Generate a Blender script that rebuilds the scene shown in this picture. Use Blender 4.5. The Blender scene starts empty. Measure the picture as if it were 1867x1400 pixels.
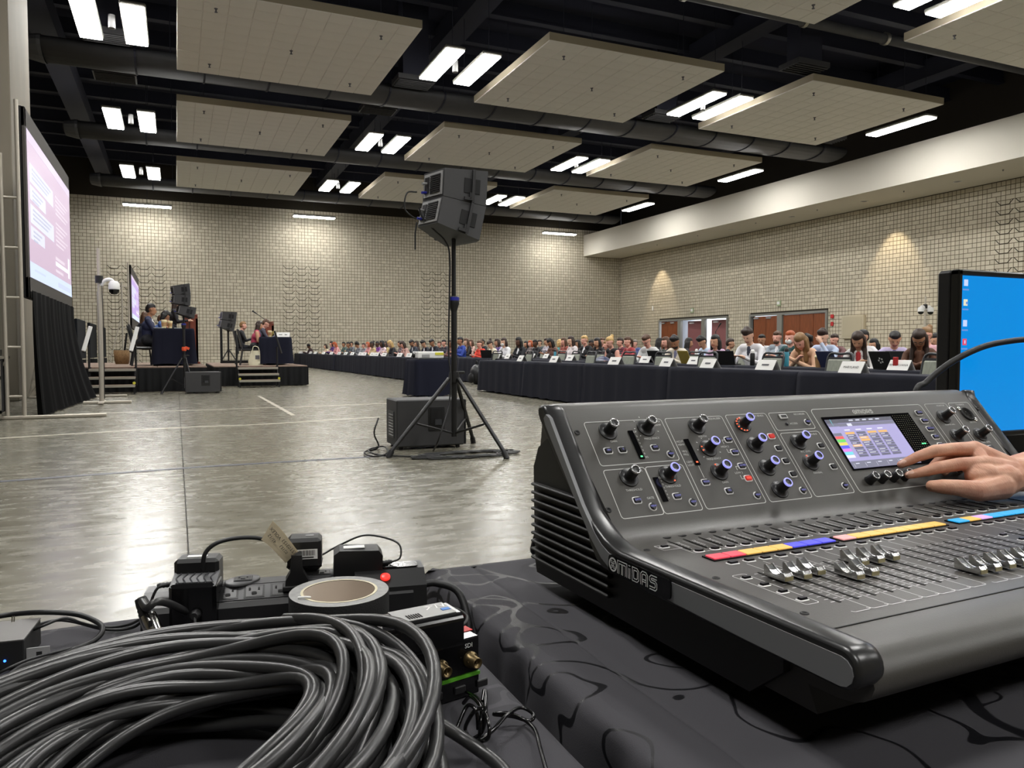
import bpy, math, random
from mathutils import Vector, Matrix
PI = math.pi
sc = bpy.context.scene
COL = sc.collection
# ------------------------------------------------------------------ camera
W0, H0, FPX = 1867, 1400, 1400.0
CAM = Vector((0.0, 0.0, 1.07))
YAW, PIT = math.radians(23.6), math.radians(-2.6)
FW = Vector((math.sin(YAW)*math.cos(PIT), math.cos(YAW)*math.cos(PIT), math.sin(PIT)))
RT = Vector((math.cos(YAW), -math.sin(YAW), 0.0))
UPV = RT.cross(FW)
cd = bpy.data.cameras.new('camera'); cam = bpy.data.objects.new('camera', cd); COL.objects.link(cam)
cd.sensor_fit = 'HORIZONTAL'; cd.sensor_width = 36.0; cd.lens = 36.0*FPX/W0
cd.clip_start = 0.02; cd.clip_end = 300
cam.matrix_world = Matrix(((RT.x, UPV.x, -FW.x, CAM.x), (RT.y, UPV.y, -FW.y, CAM.y), (RT.z, UPV.z, -FW.z, CAM.z), (0, 0, 0, 1)))
sc.camera = cam
# ------------------------------------------------------------------ world, exposure
wd = bpy.data.worlds.new('world'); sc.world = wd; wd.use_nodes = True
wd.node_tree.nodes['Background'].inputs[0].default_value = (0.02, 0.02, 0.025, 1)
wd.node_tree.nodes['Background'].inputs[1].default_value = 1.0
sc.view_settings.view_transform = 'Standard'; sc.view_settings.look = 'None'
sc.view_settings.gamma = 1.0; sc.view_settings.use_curve_mapping = False
sc.view_settings.exposure = 1.68
LAMP = 17.0           # strength of the ceiling fixtures' diffusers
sc.cycles.max_bounces = 7; sc.cycles.diffuse_bounces = 4; sc.cycles.glossy_bounces = 3
sc.cycles.transmission_bounces = 3; sc.cycles.caustics_reflective = False; sc.cycles.caustics_refractive = False
sc.cycles.sample_clamp_indirect = 6.0

def ray(x, y): return FW + RT*((x-W0/2)/FPX) - UPV*((y-H0/2)/FPX)
def at(x, y, ax, v):
    """point where the line of sight through a photo pixel meets the plane X, Y or Z = v"""
    d = ray(x, y); i = 'XYZ'.index(ax)
    return CAM + d*((v-CAM[i])/d[i])
def lin(c): return c/12.92 if c <= 0.04045 else ((c+0.055)/1.055)**2.4
def rgb(r, g, b): return (lin(r/255), lin(g/255), lin(b/255), 1.0)
# ------------------------------------------------------------------ materials
def nmat(name):
    m = bpy.data.materials.new(name); m.use_nodes = True
    nt = m.node_tree; b = nt.nodes['Principled BSDF']
    return m, nt, b
def mat(name, col, rough=0.5, metal=0.0, noise=0.0, scale=20.0, bump=0.0, bscale=None, spec=0.5, emit=None, es=1.0, stretch=None, sheen=0.0, coat=0.0):
    m, nt, b = nmat(name)
    b.inputs['Roughness'].default_value = rough; b.inputs['Metallic'].default_value = metal
    b.inputs['Specular IOR Level'].default_value = spec
    b.inputs['Base Color'].default_value = col
    if sheen: b.inputs['Sheen Weight'].default_value = sheen
    if coat: b.inputs['Coat Weight'].default_value = coat; b.inputs['Coat Roughness'].default_value = 0.08
    if emit: b.inputs['Emission Color'].default_value = emit; b.inputs['Emission Strength'].default_value = es
    if noise or bump:
        tc = nt.nodes.new('ShaderNodeTexCoord'); src = tc.outputs['Object']
        if stretch:
            mp = nt.nodes.new('ShaderNodeMapping'); mp.inputs['Scale'].default_value = stretch
            nt.links.new(src, mp.inputs['Vector']); src = mp.outputs['Vector']
        n = nt.nodes.new('ShaderNodeTexNoise'); n.inputs['Scale'].default_value = scale; n.inputs['Detail'].default_value = 5
        nt.links.new(src, n.inputs['Vector'])
        if noise:
            r = nt.nodes.new('ShaderNodeValToRGB')
            r.color_ramp.elements[0].position = 0.3; r.color_ramp.elements[1].position = 0.7
            r.color_ramp.elements[0].color = tuple(max(0, c*(1-noise)) for c in col[:3])+(1,)
            r.color_ramp.elements[1].color = tuple(min(1, c*(1+noise)) for c in col[:3])+(1,)
            nt.links.new(n.outputs['Fac'], r.inputs['Fac']); nt.links.new(r.outputs['Color'], b.inputs['Base Color'])
        if bump:
            n2 = n
            if bscale:
                n2 = nt.nodes.new('ShaderNodeTexNoise'); n2.inputs['Scale'].default_value = bscale; n2.inputs['Detail'].default_value = 3
                nt.links.new(src, n2.inputs['Vector'])
            bp = nt.nodes.new('ShaderNodeBump'); bp.inputs['Strength'].default_value = bump; bp.inputs['Distance'].default_value = 0.004
            nt.links.new(n2.outputs['Fac'], bp.inputs['Height']); nt.links.new(bp.outputs['Normal'], b.inputs['Normal'])
    return m
def glow(name, col, s): return mat(name, (0.02, 0.02, 0.02, 1), 0.4, emit=col, es=s)
# ------------------------------------------------------------------ mesh builder
def rotz(a): return Matrix.Rotation(a, 3, 'Z')
class MB:
    def __init__(s): s.v = []; s.f = []; s.m = []; s.s = []
    def add(s, vs, fs, mi=0, sm=False, T=None):
        o = len(s.v)
        if T is not None: vs = [T @ Vector(p) for p in vs]
        s.v.extend([tuple(p) for p in vs]); s.f.extend([tuple(i+o for i in f) for f in fs])
        s.m.extend([mi]*len(fs)); s.s.extend([sm]*len(fs)); return s
    def box(s, c, d, mi=0, R=None, b=0.0, T=None):
        hx, hy, hz = d[0]/2, d[1]/2, d[2]/2; c = Vector(c)
        if b <= 0:
            vs = [Vector((x*hx, y*hy, z*hz)) for x in (-1, 1) for y in (-1, 1) for z in (-1, 1)]
            fs = [(0, 1, 3, 2), (4, 6, 7, 5), (0, 4, 5, 1), (2, 3, 7, 6), (0, 2, 6, 4), (1, 5, 7, 3)]
        else:
            vs = []; ix = {}
            for x in (-1, 1):
                for y in (-1, 1):
                    for z in (-1, 1):
                        for a in range(3):
                            p = [x*(hx-b), y*(hy-b), z*(hz-b)]; p[a] = (x*hx, y*hy, z*hz)[a]
                            ix[(x, y, z, a)] = len(vs); vs.append(Vector(p))
            fs = []
            for a in range(3):
                for sg in (-1, 1):
                    q = []
                    for (i, j) in ((-1, -1), (1, -1), (1, 1), (-1, 1)):
                        k = [0, 0, 0]; k[a] = sg; k[(a+1) % 3] = i; k[(a+2) % 3] = j; q.append(ix[tuple(k)+(a,)])
                    fs.append(tuple(q) if sg > 0 else tuple(q[::-1]))
            for a in range(3):
                b1, c1 = (a+1) % 3, (a+2) % 3
                for i in (-1, 1):
                    for j in (-1, 1):
                        k0 = [0, 0, 0]; k0[b1] = i; k0[c1] = j; k1 = list(k0); k0[a] = -1; k1[a] = 1
                        q = (ix[tuple(k0)+(b1,)], ix[tuple(k1)+(b1,)], ix[tuple(k1)+(c1,)], ix[tuple(k0)+(c1,)])
                        fs.append(q if i*j < 0 else q[::-1])
            for x in (-1, 1):
                for y in (-1, 1):
                    for z in (-1, 1):
                        q = (ix[(x, y, z, 0)], ix[(x, y, z, 1)], ix[(x, y, z, 2)]); fs.append(q if x*y*z > 0 else q[::-1])
        if R is not None: vs = [R @ p for p in vs]
        return s.add([p+c for p in vs], fs, mi, False, T)
    def prism(s, poly, a, b, mi=0, axis='X', T=None, sm=False):
        """poly: outline of 2-D points (the two other axes in order), pushed from a to b along axis"""
        n = len(poly); vs = []
        for t in (a, b):
            for (p, q) in poly: vs.append({'X': (t, p, q), 'Y': (p, t, q), 'Z': (p, q, t)}[axis])
        fs = [tuple(range(n))[::-1], tuple(range(n, 2*n))]+[(i, (i+1) % n, n+(i+1) % n, n+i) for i in range(n)]
        o = len(s.f); s.add(vs, fs, mi, False, T)
        if sm:
            for k in range(o+2, o+2+n): s.s[k] = True
        return s
    def cyl(s, p0, p1, r0, r1=None, n=12, mi=0, caps=True, T=None, sm=True):
        r1 = r0 if r1 is None else r1
        p0, p1 = Vector(p0), Vector(p1); d = (p1-p0).normalized()
        u = d.orthogonal().normalized(); w = d.cross(u)
        vs = [p0+(u*math.cos(2*PI*i/n)+w*math.sin(2*PI*i/n))*r0 for i in range(n)]+[p1+(u*math.cos(2*PI*i/n)+w*math.sin(2*PI*i/n))*r1 for i in range(n)]
        s.add(vs, [(i, (i+1) % n, n+(i+1) % n, n+i) for i in range(n)], mi, sm, T)
        if caps:
            s.add(vs[:n], [tuple(range(n))[::-1]], mi, False, T); s.add(vs[n:], [tuple(range(n))], mi, False, T)
        return s
    def lathe(s, prof, o=(0, 0, 0), d=(0, 0, 1), n=16, mi=0, T=None, sm=True, sx=1.0, caps=True):
        o, d = Vector(o), Vector(d).normalized(); u = d.orthogonal().normalized(); w = d.cross(u); k = len(prof)
        vs = [o+d*h+(u*math.cos(2*PI*i/n)+w*(math.sin(2*PI*i/n)*sx))*r for (r, h) in prof for i in range(n)]
        fs = [(a*n+i, a*n+(i+1) % n, (a+1)*n+(i+1) % n, (a+1)*n+i) for a in range(k-1) for i in range(n)]
        s.add(vs, fs, mi, sm, T)
        if not caps: return s
        if prof[0][0] > 1e-6: s.add(vs[:n], [tuple(range(n))[::-1]], mi, False, T)
        if prof[-1][0] > 1e-6: s.add(vs[-n:], [tuple(range(n))], mi, False, T)
        return s
    def tube(s, pts, r, n=8, mi=0, T=None, closed=False, sx=1.0):
        pts = [Vector(p) for p in pts]; k = len(pts); rings = []; u = None
        for i in range(k):
            a = pts[i-1] if (i > 0 or closed) else pts[0]; b = pts[(i+1) % k] if (i < k-1 or closed) else pts[-1]
            d = (b-a).normalized()
            u = d.orthogonal().normalized() if u is None else (u-d*u.dot(d)).normalized()
            w = d.cross(u); rr = r[i] if isinstance(r, (list, tuple)) else r
            rings.append([pts[i]+(u*math.cos(2*PI*j/n)+w*math.sin(2*PI*j/n)*sx)*rr for j in range(n)])
        vs = [p for q in rings for p in q]; m = k if closed else k-1
        s.add(vs, [(a*n+j, a*n+(j+1) % n, ((a+1) % k)*n+(j+1) % n, ((a+1) % k)*n+j) for a in range(m) for j in range(n)], mi, True, T)
        if not closed:
            s.add(rings[0], [tuple(range(n))[::-1]], mi, False, T); s.add(rings[-1], [tuple(range(n))], mi, False, T)
        return s
    def ball(s, c, r, mi=0, n=12, m=8, T=None):
        rx, ry, rz = r if isinstance(r, (tuple, list)) else (r, r, r); c = Vector(c)
        vs = [c+Vector((rx*math.sin(PI*a/m)*math.cos(2*PI*i/n), ry*math.sin(PI*a/m)*math.sin(2*PI*i/n), rz*math.cos(PI*a/m))) for a in range(1, m) for i in range(n)]
        fs = [((a)*n+i, (a+1)*n+i, (a+1)*n+(i+1) % n, a*n+(i+1) % n) for a in range(m-2) for i in range(n)]
        o = len(vs); vs += [c+Vector((0, 0, rz)), c-Vector((0, 0, rz))]
        fs += [(o, i, (i+1) % n) for i in range(n)]+[(o+1, (m-2)*n+(i+1) % n, (m-2)*n+i) for i in range(n)]
        return s.add(vs, fs, mi, True, T)
    def grid(s, fn, nu, nv, mi=0, T=None, sm=True):
        vs = [fn(i/nu, j/nv) for j in range(nv+1) for i in range(nu+1)]
        return s.add(vs, [(j*(nu+1)+i, j*(nu+1)+i+1, (j+1)*(nu+1)+i+1, (j+1)*(nu+1)+i) for j in range(nv) for i in range(nu)], mi, sm, T)
    def line(s, pts, w, h=0.0, mi=0, T=None, up=(0, 0, 1), closed=False):
        """flat printed line of width w through points that lie in a plane with normal up"""
        up = Vector(up); pts = [Vector(p)+up*h for p in pts]; k = len(pts); L = []; R = []
        for i in range(k):
            a = pts[i-1] if (i > 0 or closed) else pts[0]; b = pts[(i+1) % k] if (i < k-1 or closed) else pts[-1]
            d1 = (pts[i]-a).normalized() if (pts[i]-a).length > 1e-9 else (b-pts[i]).normalized()
            d2 = (b-pts[i]).normalized() if (b-pts[i]).length > 1e-9 else d1
            t = (d1+d2).normalized(); q = up.cross(t); q = q*(w/2/max(0.5, q.dot(up.cross(d1))))
            L.append(pts[i]+q); R.append(pts[i]-q)
        m = k if closed else k-1
        return s.add(L+R, [(i, k+i, k+(i+1) % k, (i+1) % k) for i in range(m)], mi, False, T)
    def text(s, body, size, T, mi=0, align='C'):
        vs, fs = GLY[body]
        xs = [p[0] for p in vs] or [0]; ox = {'C': (min(xs)+max(xs))/2, 'L': min(xs), 'R': max(xs)}[align]
        return s.add([((p[0]-ox)*size, (p[1]-0.35)*size, 0.0) for p in vs], fs, mi, False, T)
    def build(s, name, mats, parent=None, loc=None):
        me = bpy.data.meshes.new(name); me.from_pydata(s.v, [], s.f)
        for m in (mats if isinstance(mats, (list, tuple)) else [mats]): me.materials.append(m)
        me.polygons.foreach_set('material_index', s.m); me.polygons.foreach_set('use_smooth', s.s); me.update()
        o = bpy.data.objects.new(name, me); COL.objects.link(o)
        if parent is not None: o.parent = parent
        if loc is not None: o.location = loc
        return o
def link(name, me, parent=None, loc=None, rz=0.0):
    o = bpy.data.objects.new(name, me); COL.objects.link(o)
    if parent is not None: o.parent = parent
    if loc is not None: o.location = loc
    o.rotation_euler.z = rz
    return o
def tag(o, label=None, cat=None, group=None, kind=None):
    if label: o['label'] = label
    if cat: o['category'] = cat
    if group: o['group'] = group
    if kind: o['kind'] = kind
    return o
def thing(name, label, cat, loc=(0, 0, 0), rz=0.0, group=None):
    o = bpy.data.objects.new(name, None); COL.objects.link(o); o.empty_display_size = 0.1
    o.location = loc; o.rotation_euler = (0, 0, rz)
    return tag(o, label, cat, group)
KIDS = {}
def kids(o): return [c for c in bpy.data.objects if c.parent == o]
def dup(root, loc, rz=0.0, label=None, group=None, cat=None, tree=None):
    """copy of a thing with copies of its parts and sub-parts; meshes are shared"""
    if root not in KIDS: KIDS[root] = [(c, kids(c)) for c in kids(root)]
    r = root.copy(); COL.objects.link(r); r.location = loc; r.rotation_euler = (0, 0, rz)
    tag(r, label, cat, group)
    for ch, gs in KIDS[root]:
        c = ch.copy(); COL.objects.link(c); c.parent = r
        for g in gs:
            d = g.copy(); COL.objects.link(d); d.parent = c
    return r
GLY = {}
def glyphs(words):
    for w in words:
        if w in GLY: continue
        cu = bpy.data.curves.new('t', 'FONT'); cu.body = w; cu.size = 1.0; cu.resolution_u = 2
        o = bpy.data.objects.new('t', cu); COL.objects.link(o)
        me = o.to_mesh(); GLY[w] = ([tuple(v.co) for v in me.vertices], [tuple(p.vertices) for p in me.polygons])
        o.to_mesh_clear(); bpy.data.objects.remove(o); bpy.data.curves.remove(cu)
def rrect(cx, cy, w, h, r=0.003, n=3):
    out = []
    for (sx, sy, a0) in ((1, 1, 0), (-1, 1, 90), (-1, -1, 180), (1, -1, 270)):
        for i in range(n+1):
            a = math.radians(a0+90*i/n); out.append((cx+sx*(w/2-r)+r*math.cos(a), cy+sy*(h/2-r)+r*math.sin(a)))
    return out
def smooth_path(pts, k=8):
    """Catmull-Rom through the points"""
    P = [Vector(p) for p in pts]; P = [P[0]*2-P[1]]+P+[P[-1]*2-P[-2]]; out = []
    for i in range(1, len(P)-2):
        a, b, c, d = P[i-1:i+3]
        for j in range(k):
            t = j/k; out.append(0.5*((2*b)+(c-a)*t+(2*a-5*b+4*c-d)*t*t+(3*b-a-3*c+d)*t**3))
    out.append(P[-2]); return out
rnd = random.Random(7)
glyphs(['MARYLAND', 'PENNSYLVANIA', 'GAIN', 'FREQUENCY', 'THRESHOLD', 'GATE', 'DYNAMICS', 'COMP', 'EQUALISER', 'WIDTH', 'HIGH 2', 'LOW 2', 'BUS SENDS',
        'RECORDER', 'ACCESS', 'MAIN BUS', 'M/C LEVEL', 'PAN/BAL', 'MONITOR', 'TALKBACK', 'VIEW', '48V', 'EQ', 'MODE', 'LOW', 'HIGH', 'HI MID', 'LO MID', 'CUT', 'CLIP',
        'CONFIG/', 'PREAMP', 'SIG', 'HOME', 'METERS', 'ROUTING', 'SETUP', 'LIBRARY', 'PHONES LEVEL', 'MONITOR LEVEL', 'TALK LEVEL', 'EXT MIC', 'HCUT', 'HSHV', 'VEQ', 'PEQ', 'LSHV', 'LCUT',
        'VOLEX', '45/12', '02153', 'E5T', 'SDI', 'JBL', 'Dynamics', '0', 'C3'])
# =================================================================== THE SETTING
def floor_mat():
    m, nt, b = nmat('polished_concrete'); N = nt.nodes; L = nt.links
    tc = N.new('ShaderNodeTexCoord')
    mp = N.new('ShaderNodeMapping'); mp.inputs['Scale'].default_value = (0.9, 2.4, 1); L.new(tc.outputs['Object'], mp.inputs['Vector'])
    n1 = N.new('ShaderNodeTexNoise'); n1.inputs['Scale'].default_value = 4.2; n1.inputs['Detail'].default_value = 6; n1.inputs['Roughness'].default_value = 0.55; n1.inputs['Distortion'].default_value = 0.6
    L.new(mp.outputs['Vector'], n1.inputs['Vector'])
    n2 = N.new('ShaderNodeTexNoise'); n2.inputs['Scale'].default_value = 0.35; n2.inputs['Detail'].default_value = 4; L.new(tc.outputs['Object'], n2.inputs['Vector'])
    r = N.new('ShaderNodeValToRGB'); e = r.color_ramp.elements
    e[0].position = 0.32; e[0].color = rgb(104, 101, 90); e[1].position = 0.72; e[1].color = rgb(130, 127, 115)
    k = r.color_ramp.elements.new(0.52); k.color = rgb(118, 115, 103)
    L.new(n1.outputs['Fac'], r.inputs['Fac'])
    mx = N.new('ShaderNodeMix'); mx.data_type = 'RGBA'; mx.blend_type = 'MULTIPLY'; mx.inputs['Factor'].default_value = 0.5
    r2 = N.new('ShaderNodeValToRGB'); r2.color_ramp.elements[0].position = 0.3; r2.color_ramp.elements[0].color = (0.86, 0.86, 0.85, 1); r2.color_ramp.elements[1].position = 0.65; r2.color_ramp.elements[1].color = (1.15, 1.13, 1.05, 1)
    L.new(n2.outputs['Fac'], r2.inputs['Fac']); L.new(r.outputs['Color'], mx.inputs[6]); L.new(r2.outputs['Color'], mx.inputs[7]); L.new(mx.outputs[2], b.inputs['Base Color'])
    mr = N.new('ShaderNodeMapRange'); mr.inputs['From Min'].default_value = 0.3; mr.inputs['From Max'].default_value = 0.7; mr.inputs['To Min'].default_value = 0.17; mr.inputs['To Max'].default_value = 0.33
    L.new(n1.outputs['Fac'], mr.inputs['Value']); L.new(mr.outputs['Result'], b.inputs['Roughness'])
    b.inputs['Specular IOR Level'].default_value = 0.42
    bp = N.new('ShaderNodeBump'); bp.inputs['Strength'].default_value = 0.05; bp.inputs['Distance'].default_value = 0.01
    L.new(n1.outputs['Fac'], bp.inputs['Height']); L.new(bp.outputs['Normal'], b.inputs['Normal'])
    return m
def block_mat():
    m, nt, b = nmat('split_face_block'); N = nt.nodes; L = nt.links
    g = N.new('ShaderNodeNewGeometry'); oi = N.new('ShaderNodeObjectInfo')
    ad = N.new('ShaderNodeMath'); ad.operation = 'ADD'; L.new(g.outputs['Random Per Island'], ad.inputs[0]); L.new(oi.outputs['Random'], ad.inputs[1])
    fr = N.new('ShaderNodeMath'); fr.operation = 'FRACT'; L.new(ad.outputs[0], fr.inputs[0])
    r = N.new('ShaderNodeValToRGB'); r.color_ramp.elements[0].color = rgb(192, 184, 165); r.color_ramp.elements[1].color = rgb(204, 196, 177)
    L.new(fr.outputs[0], r.inputs['Fac']); L.new(r.outputs['Color'], b.inputs['Base Color'])
    b.inputs['Roughness'].default_value = 0.9; b.inputs['Specular IOR Level'].default_value = 0.2
    return m
M = dict(
    floor=floor_mat(), subfloor=mat('joint_filler', rgb(58, 56, 50), 0.7), block=block_mat(), joint=mat('dark_joint', rgb(50, 44, 35), 0.95), seam=mat('block_joint', rgb(112, 103, 85), 0.95), mortar=mat('mortar', rgb(46, 40, 31), 0.95),
    concrete=mat('column_concrete', rgb(120, 113, 99), 0.8, noise=0.12, scale=1.2, stretch=(1, 1, 0.35)), plaster=mat('white_plaster', rgb(214, 209, 197), 0.85),
    deck=mat('dark_roof_deck', rgb(24, 26, 44), 0.9), steel=mat('dark_steel', rgb(38, 40, 54), 0.7), duct=mat('grey_duct', rgb(66, 66, 68), 0.6, noise=0.08, scale=3),
    tile=mat('acoustic_tile', rgb(238, 235, 228), 0.95, noise=0.02, scale=2), tileedge=mat('panel_edge', rgb(170, 160, 138), 0.9),
    lamp=mat('diffuser_glow', (0.9, 0.9, 0.9, 1), 0.5, emit=(1.0, 0.985, 0.955, 1), es=LAMP), fixture=mat('fixture_white', rgb(120, 118, 112), 0.5),
    black=mat('black_plastic', rgb(22, 22, 23), 0.45), blackm=mat('matt_black', rgb(15, 15, 16), 0.8), blackg=mat('gloss_black', rgb(12, 12, 13), 0.18), rubber=mat('black_rubber', rgb(26, 26, 27), 0.5),
    alu=mat('aluminium', rgb(190, 186, 175), 0.35, 0.85), pole=mat('galvanised_tube', rgb(182, 175, 162), 0.45, 0.3), chrome=mat('chrome', rgb(210, 208, 202), 0.16, 1.0), brass=mat('dull_brass', rgb(120, 104, 74), 0.35, 0.9),
    white=mat('white_plastic', rgb(228, 228, 226), 0.5), paper=mat('white_card', rgb(236, 235, 232), 0.8), ink=mat('grey_ink', rgb(95, 95, 100), 0.9), inkblack=mat('black_ink', rgb(30, 28, 28), 0.9),
    wood=mat('door_wood', rgb(126, 68, 36), 0.45, noise=0.22, scale=3.0, stretch=(6, 6, 0.6)), woodp=mat('podium_wood', rgb(118, 56, 38), 0.4, noise=0.25, scale=4, stretch=(8, 8, 0.7)), maroon=mat('maroon_door', rgb(140, 88, 90), 0.5), frame=mat('grey_frame', rgb(130, 130, 124), 0.5),
    bright=mat('corridor_wall', rgb(225, 232, 240), 0.7), bluetape=mat('dark_blue', rgb(28, 40, 95), 0.6), cloth=mat('navy_tablecloth', rgb(40, 41, 50), 0.9, spec=0.2, bump=0.12, bscale=180), clothd=mat('dark_navy_cloth', rgb(24, 26, 40), 0.9, spec=0.2),
    drape=mat('black_drape', rgb(6, 6, 7), 0.9, spec=0.15), drapeb=mat('blue_black_drape', rgb(15, 18, 22), 0.9, spec=0.2), skirt=mat('stage_skirt', rgb(14, 15, 17), 0.7, spec=0.3), carpet=mat('stage_deck', rgb(138, 118, 104), 0.9, noise=0.1, scale=30),
    upholst=mat('grey_green_upholstery', rgb(148, 152, 140), 0.9, noise=0.14, scale=14, stretch=(3, 3, 0.8)), chairframe=mat('charcoal_frame', rgb(62, 63, 66), 0.45, 0.2), vinyl=mat('black_vinyl', rgb(30, 31, 33), 0.4),
    box=mat('speaker_paint', rgb(52, 52, 53), 0.6, bump=0.25, bscale=260), grille=mat('speaker_grille', rgb(90, 90, 92), 0.5), blue=mat('blue_plug', rgb(40, 45, 150), 0.4), tape=mat('worn_floor_tape', rgb(84, 86, 96), 0.45), linefill=mat('pale_joint_sealant', rgb(196, 190, 174), 0.4),
    red=mat('red_plastic', rgb(190, 40, 42), 0.5), green=mat('green_strip', rgb(95, 175, 45), 0.5), orange=mat('orange_strap', rgb(225, 85, 45), 0.6), yellow=mat('yellow_sticker', rgb(205, 200, 60), 0.6), teal=mat('teal_bottle', rgb(70, 150, 170), 0.35), cream=mat('cream_cup', rgb(222, 208, 165), 0.6), gold=mat('gold_lid', rgb(165, 145, 62), 0.4, 0.3), cup=mat('kraft_sleeve', rgb(180, 140, 95), 0.8), lapblue=mat('navy_laptop', rgb(38, 46, 78), 0.4), greyp=mat('grey_plastic', rgb(150, 150, 150), 0.5), canvas=mat('cream_canvas', rgb(220, 216, 190), 0.9, noise=0.05, scale=9), wicker=mat('wicker', rgb(128, 98, 62), 0.8, noise=0.3, scale=30),
)
XR, YB, XL, YF, ZT = 32.0, 52.0, -15.0, -14.0, 13.0
# floor: slabs parted by saw-cut joints
fl = MB().box(((XL+XR)/2, (YF+YB)/2, -0.13), (XR-XL+2, YB-YF+2, 0.24)).build('floor', M['subfloor']); fl['kind'] = 'structure'
xs = [XL, -9.1, 0.04, 9.2, 18.4, 27.5, XR]; ys = [YF, -6, 5.0-0.8, 13.4, 22.6, 31.8, 41, YB]
ys = [YF, -5.5, 2.6, 19.2, 28.4, 37.6, 46.8, YB]
for i in range(len(xs)-1):
    for j in range(len(ys)-1):
        g = 0.004
        x0, x1, y0, y1 = xs[i]+g, xs[i+1]-g, ys[j]+g, ys[j+1]-g
        MB().add([(x0, y0, 0), (x1, y0, 0), (x1, y1, 0), (x0, y1, 0), (x0, y0, -.02), (x1, y0, -.02), (x1, y1, -.02), (x0, y1, -.02)],
                 [(0, 1, 2, 3), (0, 4, 5, 1), (1, 5, 6, 2), (2, 6, 7, 3), (3, 7, 4, 0)]).build('slab', M['floor'], fl)
ce = MB().box(((XL+XR)/2, (YF+YB)/2, ZT+0.15), (XR-XL+2, YB-YF+2, 0.3)).build('ceiling', M['deck']); ce['kind'] = 'structure'
jm = MB().box((0, 0, 0), (XR-XL, 0.16, 0.5)).box((0, 0, -0.28), (XR-XL, 0.3, 0.05)).build('joist', M['steel'], ce, ((XL+XR)/2, -10, ZT-0.5))
for k in range(1, 26): link('joist', jm.data, ce, ((XL+XR)/2, -10+2.45*k, ZT-0.5))
bm = MB().box((0, 0, 0), (0.75, YB-YF, 0.7)).build('beam', M['steel'], ce, (-3.65, (YF+YB)/2, ZT-1.6))
for x in (9.0, 18.2, 27.6): link('beam', bm.data, ce, (x, (YF+YB)/2, ZT-0.9))
# block walls
def block_shape(w, h, scored, cut=0.0):
    e, d = 0.013, 0.012; mb = MB()
    def piece(a0, a1, b0, b1):   # bottom edge a0..a1, top edge b0..b1
        o = [(a0, 0, 0), (a1, 0, 0), (b1, 0, h), (b0, 0, h)]; i = [(a0+e, -d, e), (a1-e, -d, e), (b1-e, -d, h-e), (b0+e, -d, h-e)]
        mb.add(o+i, [(4, 5, 6, 7)]); mb.add(o+i, [(0, 1, 5, 4), (1, 2, 6, 5), (2, 3, 7, 6), (3, 0, 4, 7)], 1)
    if cut: piece(0, w, -cut, w+cut)
    elif scored: piece(0, w/2, 0, w/2); piece(w/2, w, w/2, w)
    else: piece(0, w, 0, w)
    return mb
BW, BH = 0.4064, 0.2032
def block_wall(wall, length, height, holes, T, chev, key, group_mat):
    """fills a wall (local x along it, z up, faces -y) with courses of blocks; the biggest in view become parts"""
    R = random.Random(3); items = []; nz = int(height/BH)
    for r in range(nz):
        z = r*BH; x = -(BW/2 if r % 2 else 0)
        while x < length-0.02:
            a, b = max(x, 0.0), min(x+BW, length); x += BW
            for (h0, h1, hz) in holes:
                if z < hz-0.05:
                    if a < h0 < b: b = h0
                    elif a < h1 < b: a = h1
            if b-a < 0.05: continue
            mid = (a+b)/2
            if any(h0 < mid < h1 and z < hz-0.05 for (h0, h1, hz) in holes): continue
            inch = [c for c in chev if c[0] <= a+0.01 and b-0.01 <= c[1] and c[2] <= z < c[3]]
            items.append((a, b-a, z, R.random() < 0.8, bool(inch) and r % 2 == 0))
    items.sort(key=lambda q: key(q[0], q[2])); vis = items[:300]; rest = items[300:]
    cache = {}
    for (a, w, z, s_, c_) in vis:
        k = (round(w, 3), s_, c_)
        if k not in cache: cache[k] = block_shape(w, BH, s_, 0.0)
        me = cache[k]
        if isinstance(me, MB):
            o = me.build('block', [group_mat, M['seam']], wall, T @ Vector((a, 0, z))); o.rotation_euler = (T.to_euler()); cache[k] = o.data
        else:
            o = link('block', me, wall, T @ Vector((a, 0, z))); o.rotation_euler = T.to_euler()
    mb = MB(); shp = {}
    for (a, w, z, s_, c_) in rest:
        k = (round(w, 3), s_)
        if k not in shp: shp[k] = block_shape(w, BH, s_)
        q = shp[k]; mb.add([(p[0]+a, p[1], p[2]+z) for p in q.v], q.f); mb.m[-len(q.f):] = q.m
    # chamfered ornament blocks stand a little proud of the wall
    for (c0, c1, z0, z1) in chev:
        z = math.ceil(z0/BH)*BH
        while z < z1:
            x = c0
            while x+0.8 < c1:
                for (p, q) in (((x+0.02, z+BH), (x+0.2, z+0.02)), ((x+0.2, z+0.02), (x+0.56, z+0.02)), ((x+0.56, z+0.02), (x+0.74, z+BH))):
                    dx, dz = q[0]-p[0], q[1]-p[1]; l = math.hypot(dx, dz); nx, nz_ = -dz/l*0.013, dx/l*0.013
                    vs = [(p[0]+nx, -0.001, p[1]+nz_), (p[0]-nx, -0.001, p[1]-nz_), (q[0]-nx, -0.001, q[1]-nz_), (q[0]+nx, -0.001, q[1]+nz_)]
                    vs += [(a_, -0.024, b_) for (a_, _, b_) in vs]
                    mb.add(vs, [(4, 5, 6, 7), (0, 4, 7, 3), (1, 2, 6, 5), (0, 1, 5, 4), (3, 7, 6, 2)], 2)
                x += 0.8128
            z += 2*BH
    mb.v = [tuple(T @ Vector(p)) for p in mb.v]
    o = mb.build('block_courses', [group_mat, M['seam'], M['joint']], wall); o['kind'] = 'stuff'
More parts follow.
